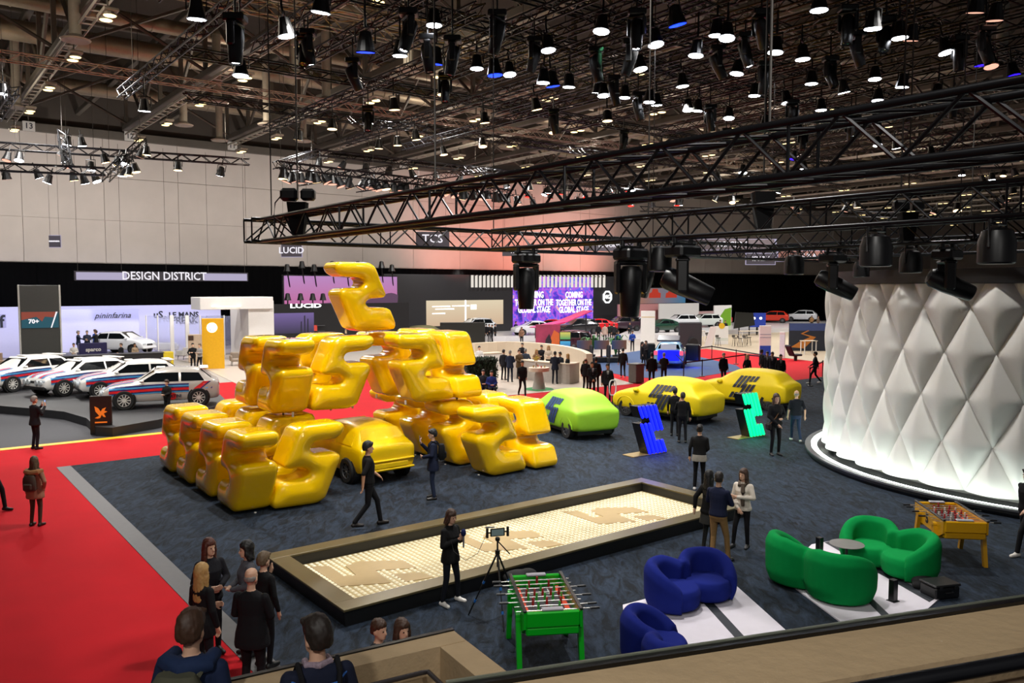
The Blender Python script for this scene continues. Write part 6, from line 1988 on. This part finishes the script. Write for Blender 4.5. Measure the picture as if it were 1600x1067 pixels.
# cars and people on that stage
ZSt = .5
GC = 'cars at the far booths'
for u, v, hd, sty, c, lb in (
 (742, 521, .6, 'suv', '#d5d8de', 'white car in front of the warm lit niche'), (833, 523, .3, 'sedan', '#dcdee4', 'low white coupe below the big screen'),
 (860, 519, -.2, 'sedan', '#c01018', 'bright red car left below the big screen'), (903, 522, .5, 'suv', '#17181e', 'black car with a raised pink door below the big screen'),
 (932, 518, .2, 'sedan', '#c8101c', 'bright red car right below the big screen')):
    car(lb, G(u, v, ZSt), hd + PI, sty, c, group=GC, detail=False)
t = thing('raised_door', 'raised pink open door of the black car below the big screen', 'car door', G(878, 527, ZSt), .5)  # the black car's open gull-wing door, built as a separate panel
ob('lid', MB().loft([[(-3.2, -.8, 1.0), (-3.2, .8, 1.0), (-3.2, .8, 1.06), (-3.2, -.8, 1.06)], [(0, -.9, 1.5), (0, .9, 1.5), (0, .9, 1.6), (0, -.9, 1.6)], [(3, -.8, 2.5), (3, .8, 2.5), (3, .8, 2.6), (3, -.8, 2.6)]]), mat('pink_door', '#c03070', .3), t)
for x in (-3, 2.8):
    ob('prop', MB().cyl((x, 0, 0), (x, 0, 1.0 if x < 0 else 2.5), .05, n=6), M_trim, t)
car('dark purple hatchback nearest behind the information bar', G(888, 548, .02), .25 + PI, 'hatch', '#3a1420', sc=1.15)
t = thing('poster_panel', 'standing picture panel in pink and orange with a cyclist shape', 'panel', G(856, 552, .02), .1)
ob('board', MB().cbox((0, 0, 1.2), (2.0, .12, 2.3), .02), mat('poster_pink', '#8a2a4a', .5, var=.35, scale=1.2), t)
ob('picture_shape', MB().prism([(.1, .2), (.95, .1), (.95, 1.6), (.5, 1.9), (.2, 1.2)], .062, .07, M=UPY), mat('poster_orange', '#c05a28', .5), t)
ob('picture_shape', MB().prism([(-.3, .1), (.2, .1), (.3, 1.0), (.1, 1.6), (-.2, 1.1)], .071, .075, M=UPY), mat('poster_dark', '#1a1020', .5), t)
for k, (v0, v1, c0, c1) in enumerate(((519, 530, '#40a060', '#e0d060'), (533, 544, '#1050a0', '#40b0e0'))):
    p = G(883, 556, .02)
    q0, q1 = D(875, v1, p.y), D(891, v0, p.y)
    t = thing('monitor', ['upper monitor showing a green racing picture', 'lower monitor showing a blue racing picture'][k], 'monitor', Vector((p.x, p.y, q0.z)), 0, 'game monitors')
    ob('bezel', MB().cbox((0, 0, (q1.z - q0.z) / 2), (q1.x - q0.x + .1, .1, q1.z - q0.z + .1), .02), M_trim, t)
    ob('screen', MB().box((0, -.055, (q1.z - q0.z) / 2), (q1.x - q0.x, .01, q1.z - q0.z)), grad_glow('mon%d' % k, c0, c1, .9), t)
    ob('stand', MB().box((0, .08, -q0.z / 2 + .05 if k else -.25), (.12, .06, q0.z - .05 if k else .4)), M_trim, t)
for k in range(7):
    u, v = 746 + k * 4.6, 533 + (k % 3)
    person('man in black, one of the tight group of seven near the dark screen', (u, v), rnd.uniform(0, 360), 1.76, '#101014', '#121216', '#0b0b0c', 'crop', 'dark', k, ('hold', 'hold') if k % 2 else ('down', 'down'), 'stand', 'seven men in black near the dark screen', 0)
for u, v, c, lb in ((935, 533, '#15151a', 'man in black watching the far stage, first of four'), (945, 534, '#a08a80', 'woman in pale coat watching the far stage'), (952, 533, '#14201a', 'man in dark green watching the far stage'), (959, 534, '#1a1a20', 'man in grey watching the far stage, last of four')):
    person(lb, (u, v), 170, 1.78, c, '#15151a', '#0b0b0c', 'crop', 'brown', 1, DN, 'stand', 'people watching the far stage', 0, coat=.7 if u == 945 else None)
for u, v, c, lb in ((806, 528, '#1a1440', 'visitor in dark blue below the big screen, first of three'), (821, 528, '#0e0e12', 'visitor in black below the big screen, middle of three'), (827, 528, '#16161c', 'visitor in dark grey below the big screen, last of three'), (966, 550, '#204070', 'visitor in blue near the far game seats'), (988, 549, '#1c3c8a', 'staff member in blue shirt near the far game seats'), (815, 541, '#7a5a48', 'person in brown behind the information bar wall')):
    person(lb, (u, v), rnd.uniform(-40, 40), 1.76, c, '#16161c', '#0b0b0c', 'short', 'dark', 2, ('hold', 'down'), 'stand', 'visitors at the far stage', 0)
# black standing screen box
p = G(723, 556, .02); t = thing('black_display_box', 'black free standing display box behind the inflated fives', 'display', p, .1)
h_ = D(723, 504, p.y).z; h0 = D(723, 538, p.y).z
ob('screen_box', MB().cbox((0, 0, (h_ + h0) / 2), (3.5, .3, h_ - h0), .03), mat('box_black', '#101312', .4), t)
for x in (-1.4, 1.4):
    ob('stand', MB().box((x, 0, h0 / 2), (.12, .2, h0)), M_trim, t)
# --- information bar
def polywall(name, label, cat, pts, h, th, m, top=None):
    P_ = [G(u, v, .02) for u, v in pts]
    t = thing(name, label, cat, P_[0])
    o = P_[0]
    N = []
    for i in range(len(P_)):
        d = (P_[min(i + 1, len(P_) - 1)] - P_[max(0, i - 1)]).normalized()
        N.append(Vector((-d.y, d.x, 0)))
    def strip(z0, z1, e0, e1):
        r = []
        for p, n in zip(P_, N):
            a, b = p - o - n * e0, p - o + n * e1
            r.append([(a.x, a.y, z0), (b.x, b.y, z0), (b.x, b.y, z1), (a.x, a.y, z1)])
        return MB().loft(r)
    ob('front', strip(0, h, 0, th), m, t)
    if top:
        ob('worktop', strip(h, h + .05, .04, th + .04), top, t)
    return t
def smoothpts(pts, n=4):
    out = []
    for i in range(len(pts) - 1):
        p0, p1, p2, p3 = pts[max(0, i - 1)], pts[i], pts[i + 1], pts[min(len(pts) - 1, i + 2)]
        for k in range(n):
            t_ = k / n
            out.append(tuple(.5 * ((2 * p1[j]) + (-p0[j] + p2[j]) * t_ + (2 * p0[j] - 5 * p1[j] + 4 * p2[j] - p3[j]) * t_ ** 2 + (-p0[j] + 3 * p1[j] - 3 * p2[j] + p3[j]) * t_ ** 3) for j in (0, 1)))
    return out + [pts[-1]]
M_bar = mat('bar_cream', '#c9b9a4', .5, var=.02)
M_barg = mat('bar_grey', '#a59c94', .5)
t = polywall('information_bar_wall', 'curved cream wall around the information bar', 'partition', smoothpts([(742, 574), (790, 571), (840, 574), (880, 581), (905, 590), (916, 598)]), 1.62, .35, M_bar)
ob('emblem', MB().lathe([(.001, .02), (.16, .02), (.16, 0)], 16, M=Matrix.Rotation(PI / 2, 3, 'X'), c=G(914, 600, .02) - t.location + Vector((0, -.2, 1.2))), mat('emblem_bronze', '#6a5a30', .4), t)
polywall('information_counter', 'curved grey serving counter of the information bar', 'counter', smoothpts([(792, 588), (830, 594), (865, 598), (890, 600), (905, 597)]), 1.08, .5, M_barg, M_bar)
polywall('service_counter', 'white service counter behind the leafy hedge box', 'counter', [(735, 582), (786, 578)], 1.1, .6, M_white, M_bar)
for u, v, c, lb, hc_ in ((846, 583, '#15161c', 'barman in dark jacket behind the serving counter', 'dark'), (857, 584, '#c9b9a8', 'woman in cream blouse behind the serving counter', 'blond'), (816, 578, '#14141a', 'man in black leaning behind the bar', 'dark'), (749, 585, '#d5d2d0', 'man in white shirt behind the hedge box', 'black')):
    person(lb, (u, v), rnd.uniform(-30, 30), 1.76, c, '#15151a', '#0b0b0c', 'crop' if hc_ != 'blond' else 'long', hc_, 1, ('hold', 'hold'), 'stand', 'staff behind the information bar', 0)
p = G(842, 608, .02)
tag(ob('round_mat', MB().lathe([(.001, .02), (.75, .02), (.78, 0)], 32), mat('mat_green', '#2f7a44', .9), loc=p), 'round green mat under the cream table', 'mat')
t = thing('round_table', 'round cream bistro table on a thick cone foot', 'table', p + Vector((0, 0, .02)))
ob('foot', MB().lathe([(.36, 0), (.34, .05), (.20, .85), (.2, .95)], 24), mat('table_stone', '#9a938c', .5), t, smooth=True)
ob('top', MB().lathe([(.2, .92), (.54, .93), (.55, 1.12), (.001, 1.13)], 28), M_bar, t, smooth=30)
for k in range(4):
    tag(ob('cup', MB().lathe([(.03, 0), (.045, .1), (.04, .1), (.028, .01)], 10), mat('cup_%d' % (k % 2), ['#b09048', '#c05a50'][k % 2], .4), loc=p + Vector((.3 * math.cos(k * 1.7), .3 * math.sin(k * 1.7), 1.15))), 'small cup on the cream bistro table', 'cup', 'cups on the bistro table')
t = thing('flower_vase', 'vase of yellow flowers on the cream bistro table', 'vase', p + Vector((-.15, 0, 1.15)))
ob('vase', MB().lathe([(.05, 0), (.08, .1), (.05, .22), (.06, .25)], 12), mat('vase_white', '#c0b8b0', .3), t, smooth=True)
fl_ = MB()
for k in range(26):
    a = rnd.uniform(0, 6.28); r_ = rnd.uniform(.02, .2)
    fl_.sph((r_ * math.cos(a), r_ * math.sin(a), .35 + rnd.uniform(0, .25)), rnd.uniform(.02, .045), 6, 5)
ob('blossoms', fl_, mat('blossom', '#b8a040', .7, var=.2), t, kind='stuff')
# hedge box
p0, p1 = G(729, 613, .014), G(778, 609, .014)
t = thing('hedge_box', 'dark green leafy hedge box beside the inflated fives', 'hedge', p0, math.atan2(p1.y - p0.y, p1.x - p0.x))
L = (p1 - p0).length
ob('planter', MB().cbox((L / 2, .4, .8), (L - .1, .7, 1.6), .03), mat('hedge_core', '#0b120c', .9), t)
lv = MB()
for k in range(1500):
    f = rnd.random()
    if f < .65:
        c = Vector((rnd.uniform(0, L), rnd.uniform(-.04, .06), rnd.uniform(.05, 1.66)))
    else:
        c = Vector((rnd.uniform(0, L), rnd.uniform(0, .8), rnd.uniform(1.58, 1.7)))
    Q = Matrix.Rotation(rnd.uniform(0, 6.3), 3, 'Z') @ Matrix.Rotation(rnd.uniform(-.9, .9), 3, 'X')
    s = rnd.uniform(.05, .09)
    lv.add([c + Q @ Vector(v) for v in ((-s * .5, 0, 0), (0, -.01, -s), (s * .5, 0, 0), (0, .015, s))], [(0, 1, 2, 3)])
ob('leaves', lv, mat('hedge_leaf', '#1d3320', .6, var=.3, scale=3), t, kind='stuff')
for u, v, c, lb in ((755, 622, '#20222a', 'man in dark suit seated in front of the hedge box'), (768, 624, '#1c2a6a', 'person in blue seated in front of the hedge box')):
    q = G(u, v)
    person(lb, Vector((q.x, q.y, -.35)), 10, 1.74, c, '#15151a', '#0b0b0c', 'crop', 'dark', 1, ('hold', 'hold'), 'sit', 'two people seated by the hedge box', 0)
    t = thing('stool', 'dark stool in front of the hedge box under the %s' % ('suited man' if u == 755 else 'person in blue'), 'stool', Vector((q.x, q.y + .05, .014)))
    ob('seat', MB().cbox((0, 0, .36), (.4, .4, .1), .03), M_trim, t)
    for sx_ in (-.15, .15):
        for sy_ in (-.15, .15):
            ob('leg', MB().cyl((sx_, sy_, 0), (sx_ * .9, sy_ * .9, .33), .02, n=6), M_trim, t)
# palms and game seats
for u, v in ((925, 562), (962, 563)):
    t = thing('potted_palm', 'small green potted palm near the game seats, %s' % ('nearer the monitors' if u < 940 else 'nearer the visitors in blue'), 'palm', G(u, v, .02))
    ob('pot', MB().lathe([(.2, 0), (.26, .4), (.22, .4)], 14), mat('pot_dark', '#26221e', .5), t, smooth=True)
    for k in range(11):
        a = k * 2.4
        pts = [Vector((0, 0, .4)) + Vector((math.cos(a), math.sin(a), 0)) * (r_ * 1.0) + Vector((0, 0, 1.1 * math.sin(r_ * 2.6) + .3 * (k % 3) * r_)) for r_ in np.linspace(0, .95, 6)]
        m = MB()
        for i, q in enumerate(pts[:-1]):
            w_ = .10 * (1 - abs(i / 5 - .4))
            sd = Vector((-math.sin(a), math.cos(a), 0)) * w_
            nx_ = pts[i + 1]
            m.add([q - sd, q + sd, nx_ + sd * .8, nx_ - sd * .8], [(0, 1, 2, 3)])
        ob('frond', m, mat('palm_leaf', '#2f6a30', .6, var=.2), t)
for k in range(3):
    t = thing('game_seat', 'dark racing game seat with a monitor, %s in the row beyond the blue carpet' % ['first', 'second', 'third'][k], 'game seat', G(905 + 27 * k, 566, .02), .2)
    ob('base', MB().cbox((0, 0, .2), (1.2, .8, .35), .04), M_trim, t)
    ob('backrest', MB().cbox((-.4, 0, .8), (.2, .6, .9), .08), mat('seat_dark', '#1c1c26', .7), t)
    ob('screen', MB().cbox((.35, -.1, 1.25), (1.1, .08, .65), .02), grad_glow('sim%d' % k, '#35507a', '#8a5a40', .55, 0), t)
    ob('pole', MB().box((.35, -.05, .6), (.1, .1, .9)), M_trim, t)
# ---------------------------------------------------------------- booths on the right
a_ = 72
t, L, zb, zt = bwall('poster_wall', 'wide picture wall of two red cars on a wet plain under a blue sky', 'screen', 985, 1071, 449, a_, M_dgrey, .2, vb=475)
panel(t, 'picture', .1, L - .1, zb + .1, zt - .1, grad_glow('plain_picture', '#c08060', '#3a80a8', .65, 0))
for x in (L * .42, L * .72):
    ob('picture_car', MB().prism([(x - 1.1, zb + .8), (x - 1.0, zb + 1.4), (x - .6, zb + 1.5), (x - .4, zb + 1.95), (x + .5, zb + 1.95), (x + .7, zb + 1.5), (x + 1.1, zb + 1.4), (x + 1.1, zb + .8)], .04, .05, M=UPY), glow('pic_red', '#c03018', .8), t)
ob('post', MB().box((L * .1, .1, zb / 2), (.2, .2, zb)), M_dgrey, t); ob('post', MB().box((L * .9, .1, zb / 2), (.2, .2, zb)), M_dgrey, t)
bwall('pink_partition', 'salmon pink partition below the picture of two red cars', 'partition', 966, 1030, 475, 70, mat('salmon_wall', '#b87f80', .6), .2)
bwall('white_partition', 'white partition right of the salmon pink one', 'partition', 1030, 1092, 474, 69, M_white, .2)
bwall('pink_low_partition', 'low pinkish partition behind the parked cars', 'partition', 1092, 1130, 486, 70, mat('pale_pink', '#c0a0a0', .6), .2)
t, L, zb, zt = bwall('green_poster', 'white poster panel with a large green car shape', 'poster', 1116, 1143, 477, 66, M_white, .15)
ob('picture_shape', MB().prism([(.3, zt - 3.0), (L - .1, zt - 3.0), (L - .1, zt - .3), (L * .6, zt - .5), (.3, zt - 2.2)], .01, .02, M=UPY), mat('poster_green', '#6a9a20', .5), t)
for u, v, hd, sty, c, lb in (
 (972, 517, .4, 'suv', '#3a2a34', 'dark plum car leftmost of the far right row'), (1000, 514, .3, 'sedan', '#c9ccd4', 'pale silver car behind the tall white totem'),
 (1034, 519, .5, 'sedan', '#15382c', 'dark green car right of the tall white totem'), (1063, 512, .4, 'suv', '#d5d8dc', 'white car in the middle of the far right row'),
 (1100, 511, .3, 'suv', '#c5ccc8', 'pale silver green car near the green poster'), (1116, 507, .2, 'sedan', '#b01820', 'red car half hidden near the green poster'),
 (1207, 504, -.4, 'suv', '#c83018', 'orange red pickup in front of the black drape'), (1252, 502, -.4, 'suv', '#dadce2', 'white pickup in front of the black drape')):
    car(lb, G(u, v, .5), hd + PI, sty, c, group=GC, detail=False)
struct('floor_far_stage', MB().prism(poly_px([(955, 524), (1060, 522), (1130, 516), (1300, 510), (1300, 501), (1130, 504), (955, 513)], .5), .02, .5), mat('white_stage'))
def totem(label, u, v, vt, w_px, bands, rz=0., txt=None):
    p = G(u, v, .02)
    wd = w_px * p.y / FPX
    h = D(u, vt, p.y).z
    t = thing('totem_sign', label, 'totem', p, rz, 'standing information totems')
    ob('board', MB().cbox((0, 0, h / 2), (wd, .16, h), .02), M_white, t)
    for f0, f1, c in bands:
        ob('printed_band', MB().box((0, -.085, h * (f0 + f1) / 2), (wd * .96, .012, h * (f1 - f0))), mat('band_' + c, c, .5), t)
    for s, f, sz in txt or ():
        text('lettering', s, sz, M_ink, t, (0, -.1, h * f), depth=.003, bold=.004)
    return t
totem('tall white information totem with small print near the blue lit car', 1012, 536, 486, 22, [(.80, .82, '#c0a060')])
t = totem('white poster panel with a round yellow emblem by the bar stools', 1127, 538, 510, 21, [(.30, .33, '#a8b8a8'), (.22, .24, '#a8b8a8')])
ob('emblem', MB().lathe([(.001, .03), (.28, .03), (.28, 0)], 18, M=Matrix.Rotation(PI / 2, 3, 'X'), c=(0, -.08, 1.75)), mat('emblem_gold', '#d0a818', .5), t)
totem('white totem with a broad blue foot standing on the beige floor', 1195, 556, 509, 18, [(.02, .34, '#1848b0'), (.6, .62, '#8a90a0'), (.7, .72, '#8a90a0')])
totem('slim brightly lit white display on the beige floor', 1222, 560, 519, 8, [(.1, .9, '#d8e8f0')], -.5)
t = thing('road_poster', 'wide dark poster wall with a winding orange road', 'poster', G(1262, 548, .02), -.1)
p = G(1262, 548); wd, h = 58 * p.y / FPX, D(1262, 505, p.y).z
ob('board', MB().cbox((0, 0, h / 2), (wd, .15, h), .02), mat('road_dark', '#1c2230', .6, var=.2, scale=.6), t)
ob('picture_road', MB().prism([(-wd * .45, .3), (-wd * .2, h * .35), (wd * .05, h * .5), (-wd * .2, h * .62), (wd * .0, h * .75), (wd * .02, h * .72), (-wd * .14, h * .62), (wd * .2, h * .5), (wd * .05, h * .3), (-wd * .1, .2)], .08, .088, M=UPY), mat('road_orange', '#b8702c', .5), t)
ob('picture_sky', MB().box((0, -.08, h * .86), (wd * .98, .01, h * .26)), mat('road_sky', '#3a4a7a', .5), t)
t = thing('tilted_screen', 'large black screen tilted on two posts in front of the drape', 'screen', G(1163, 524, .02), 0)
p = G(1163, 524); k = p.y / FPX
z0_, z1_ = D(1163, 515, p.y).z, D(1163, 489, p.y).z
ob('slab', MB().prism([(-17 * k, z0_ + .1), (16 * k, z0_ + .5), (13 * k, z1_), (-14 * k, z1_ + .1)], -.1, .1, M=UPY), mat('box_black'), t)
for x in (-8, 8):
    ob('post', MB().box((x * k, .15, z0_ / 2 + .2), (.12, .1, z0_ + .4)), M_trim, t)
t = thing('rally_picture', 'picture panel of a blue rally car with bright headlamps', 'poster', G(1183, 523, .02), 0)
p = G(1183, 523)
z0_, z1_ = D(1183, 511, p.y).z, D(1183, 489, p.y).z
ob('board', MB().cbox((0, 0, (z0_ + z1_) / 2), (26 * k, .15, z1_ - z0_), .02), glow('rally_blue', '#1838a0', .8), t)
for x in (-.4, .35):
    ob('picture_lamp', MB().sph((x, -.09, (z0_ + z1_) / 2 + .2), (.16, .02, .14), 10, 6), glow('bar_white', '#fff8e8', 4), t)
ob('post', MB().box((0, .1, z0_ / 2), (.2, .1, z0_)), M_trim, t)
# bar stools and high tables
def stool(u, v, label):
    t = thing('bar_stool', label, 'stool', G(u, v, .02), rnd.uniform(0, 3), 'bar stools on the beige floor')
    ob('seat', MB().lathe([(.001, .74), (.2, .74), (.22, .80), (.001, .80)], 14), mat('stool_grey', '#4a4640', .6), t)
    ob('backrest', MB().cbox((0, .2, .92), (.36, .04, .2), .02), mat('stool_grey'), t)
    for k in range(4):
        a = PI / 4 + k * PI / 2
        ob('leg', MB().cyl((.12 * math.cos(a), .12 * math.sin(a), .75), (.24 * math.cos(a), .24 * math.sin(a), 0), .018, n=6), M_trim, t)
for k, (u, v) in enumerate(((1122, 541), (1148, 541), (1156, 542), (1164, 541), (1170, 540), (1106, 536))):
    stool(u, v, 'grey bar stool on thin legs near the round emblem poster' if u in (1122, 1106) else 'grey bar stool on thin legs between the emblem poster and blue footed totem')
def high_table(u, v, w_, label):
    t = thing('high_table', label, 'table', G(u, v, .02), .2)
    ob('top', MB().cbox((0, 0, 1.06), (w_, .7, .05), .01), mat('table_pale', '#b9ac98', .5), t)
    for x in (-w_ / 2 + .1, w_ / 2 - .1):
        for y in (-.28, .28):
            ob('leg', MB().box((x, y, .52), (.06, .06, 1.04)), M_white, t)
high_table(1178, 534, 3.0, 'long pale high table behind the blue footed totem')
high_table(1263, 553, 1.2, 'small pale high table in front of the road poster')
high_table(1085, 534, 2.0, 'pale high table with products right of the blue lit car')
t = thing('reclined_seat', 'black reclined display seat on the beige floor', 'seat', G(1243, 563, .02), .4)
ob('seat', MB().cbox((0, 0, .4), (.8, .6, .16), .05), mat('seat_dark'), t)
ob('backrest', MB().cbox((-.55, 0, .75), (.16, .6, .9), .06, M=Matrix.Rotation(-.5, 3, 'Y')), mat('seat_dark'), t)
ob('pedestal', MB().cyl((0, 0, 0), (0, 0, .35), .12, n=10), M_trim, t)
t = thing('engine_display', 'dark cutaway wheel and body display beside the silver car', 'display', G(1078, 544, .02), .2)
ob('board', MB().cbox((0, 0, 1.2), (2.2, .2, 2.2), .25), mat('display_dark', '#2c2e34', .4), t)
ob('wheel', MB().lathe([(.2, -.1), (.42, -.1), (.45, 0), (.42, .1), (.2, .1)], 20, M=Matrix.Rotation(PI / 2, 3, 'X'), c=(.2, -.22, .5)), M_tyre, t)
ob('leaning_panel', MB().prism([(1.2, .1), (1.9, .1), (2.4, 1.9), (1.8, 1.9)], .2, .28, M=UPY), M_white, t)
# blue lit car with raised tailgate
pB = G(1056, 576)
t = car('pale blue car with raised tailgate and blue lit boot on the blue carpet', Vector((pB.x, pB.y + 1.9, .016)), PI / 2 - .25, 'hatch', '#7aa8c8', sc=1.12, name='open_car', detail=False)
ob('boot_opening', MB().cbox((-1.9, 0, .78), (.18, 1.25, .62), .04), glow('boot_blue', '#0c18ff', 1.3), t)
ob('tailgate', MB().cbox((-1.95, 0, 1.78), (1.0, 1.3, .1), .04, M=Matrix.Rotation(-.25, 3, 'Y')), mat('tailgate_dark', '#141a30', .3), t)
ob('boot_screen', MB().box((-2.0, 0, 1.28), (.04, .9, .3)), glow('boot_screen', '#b0b0c0', .9), t)
for s in (-1, 1):
    ob('tail_lamp', MB().cbox((-1.92, s * .74, .92), (.08, .22, .26), .03), glow('tail_glow', '#e05070', 1.5), t)
    ob('open_door', MB().cbox((-.2, s * 1.35, .85), (.3, .9, 1.0), .06, rz=s * .4), mat('door_dark', '#0e1016', .4), t)
lamp('POINT', (pB.x + .1, pB.y - .3, .5), 60, (.05, .08, 1), size=.3, name='boot_light')
lamp('POINT', (pB.x + 1.4, pB.y + .6, .3), 40, (.05, .08, 1), size=.3, name='sill_light')
# belt barriers
bp = [(1068, 592), (1097, 588), (1150, 569), (1112, 561), (1164, 577), (1218, 583), (952, 578), (1050, 570), (1265, 603), (1285, 590)]
PB = []
for k, (u, v) in enumerate(bp):
    t = thing('barrier_post', 'black belt barrier post with round foot, %s' % ['in front of the blue lit car', 'second one before the blue lit car', 'at the edge of the beige floor', 'behind the blue carpet', 'right of the strolling man', 'near the blue footed totem', 'beside the game seats', 'hidden behind the blue lit car', 'by the hurrying man', 'beside the pavilion'][k], 'barrier post', G(u, v, .016), 0, 'belt barrier posts')
    ob('foot', MB().lathe([(.18, 0), (.17, .03), (.03, .05)], 14), M_trim, t)
    ob('pole', MB().cyl((0, 0, .03), (0, 0, .98), .03, n=8), M_trim, t)
    ob('head', MB().cyl((0, 0, .92), (0, 0, 1.02), .04, n=8), M_trim, t)
    PB.append(t.location + Vector((0, 0, .95)))
for i, j in ((0, 1), (1, 4), (4, 5), (3, 2), (2, 5), (0, 7), (8, 9), (7, 3)):
    d = (PB[j] - PB[i]); n_ = Vector((0, 0, .04))
    m = MB().add([PB[i] - n_, PB[j] - n_, PB[j] + n_, PB[i] + n_], [(0, 1, 2, 3)])
    tag(ob('barrier_belt', m, M_trim), 'black belt stretched between two barrier posts', 'belt', 'belts between the barrier posts')
# bin, white hoop
t = thing('waste_bin', 'grey square waste bin on the far red aisle', 'bin', G(994, 598, .016), ANG_B)
ob('box', MB().cbox((0, 0, .52), (.66, .6, 1.0), .03), mat('bin_grey', '#5e5a56', .5), t)
ob('lid', MB().cbox((0, 0, 1.05), (.72, .66, .1), .03), mat('bin_lid', '#4a4744', .5), t)
t = thing('hoop_sign', 'slim white upright hoop on a stand beside the guard', 'sign', G(957, 634, .016), .4)
hp = [(.17 * math.copysign(abs(math.cos(a)) ** .6, math.cos(a)), 0, .82 + .34 * math.copysign(abs(math.sin(a)) ** .8, math.sin(a))) for a in np.linspace(0, 2 * PI, 33)]
ob('hoop', MB().tube(hp, .028, 8), mat('hoop_white', '#d8d8da', .4), t, smooth=True)
ob('stand', MB().cyl((0, 0, 0), (0, 0, .5), .025, n=8).lathe([(.16, 0), (.15, .03), (.02, .04)], 14), M_trim, t)
# a few visitors among the far booths
for u, v, c, lb in ((1125, 524, '#402028', 'visitor in wine red near the green poster'), (1133, 525, '#15161c', 'visitor in black near the green poster'), (1268, 514, '#7a5a38', 'seated looking visitor in tan by the white pickup'), (1278, 515, '#5a4a40', 'visitor in brown by the white pickup'), (1075, 540, '#4a3428', 'visitor in brown at the cutaway display'), (984, 529, '#1a1c24', 'visitor in black in front of the dark plum car')):
    person(lb, (u, v), rnd.uniform(-60, 60), 1.74, c, '#16161c', '#0b0b0c', 'short', 'dark', 2, ('hold', 'down'), 'stand', 'visitors at the far right booths', 0)
# low lamps of these booths
for u, v, e, c in ((860, 540, 900, (.9, .85, 1)), (1000, 530, 700, (1, .8, .75)), (1180, 530, 800, (1, .92, .8)), (720, 525, 700, (1, .92, .82)), (810, 575, 700, (1, .93, .84)), (330, 560, 700, (1, .95, .9))):
    p = G(u, v)
    lamp('SPOT', (p.x, p.y, 7.5), e, c, (p.x, p.y, 0), 120, .7, .3, 'booth_lamp')
for u, e in ((700, 2200), (800, 3000), (900, 3000)):
    p = ab(69, bpx(u, 76), 8.2)
    lamp('SPOT', p, e, (1, .25, .18), ab(76, bpx(u, 76), 11), 110, .8, .3, 'red_flood')
# ---------------------------------------------------------------- tell look-alikes apart by their place
def place_labels(group, short, bands):
    os_ = [o for o in COL.objects if o.parent is None and o.get('group') == group]
    pts = []
    for o in os_:
        d = o.location - camo.location
        w_ = float(np.dot(d, _fw))
        if w_ <= .1:
            continue
        pts.append((533.5 - FPX * float(np.dot(d, _up)) / w_, 800 + FPX * d.x / w_, o))
    pts.sort(key=lambda q: q[0])
    n = len(pts)
    for b in range(bands):
        row = sorted(pts[n * b // bands:n * (b + 1) // bands], key=lambda q: q[1])
        bn = ['top', 'second', 'third', 'fourth', 'fifth', 'sixth', 'seventh'][b] if bands > 1 else ''
        for i, q in enumerate(row):
            q[2]['label'] = short + (', %s from left in the %s band' % (ORD[i + 1], bn) if bands > 1 else ', %s from the left' % ORD[i + 1])
place_labels('white spotlights of the high rig', 'round white spotlight of the high rig', 4)
place_labels('warm white spotlights of the high rig', 'warm white spotlight of the high rig', 2)
place_labels('violet spotlights of the high rig', 'violet spotlight of the high rig', 1)
place_labels('dim salmon spotlights of the high rig', 'dim salmon spotlight of the high rig', 1)
place_labels('moving heads of the high rig', 'black moving head of the high rig', 4)
place_labels('round air outlets under the roof', 'round pale air outlet on a drop pipe under the roof', 1)
place_labels('small spotlights on the trusses before the white wall', 'small lit spotlight over the rally cars', 2)
place_labels('dark spotlights over the black booth', 'small dark spotlight over the black booth', 3)
place_labels('far lamps beyond the near truss', 'far small lamp beyond the near truss', 4)
place_labels('far lamps seen between the black trusses', 'far small lamp between the black trusses', 2)
place_labels('dark spotlights on the pink video wall', 'dark spotlight on top of the pink video wall', 1)
place_labels('dark spotlights before the pink video wall', 'dark spotlight before the pink video wall', 1)
place_labels('cables holding the black trusses', 'thin steel cable holding lighting trusses', 4)
place_labels('seven men in black near the dark screen', 'man in black in the tight group near the dark screen', 1)
place_labels('belts between the barrier posts', 'black belt stretched between two barrier posts', 1)
place_labels('bar stools on the beige floor', 'grey bar stool on thin legs on the beige floor', 1)
place_labels('cups on the bistro table', 'small cup on the cream bistro table', 1)
for g in ('small dark truss over the rally cars in front of the white wall', 'small dark truss over the black booth in front of the white wall', 'far dark truss with red and white lamps beyond the near truss'):
    place_labels(g, g.replace(' in front of the white wall', '').replace(' with red and white lamps', ''), 1)
bpy.data.scenes.remove(TMP)
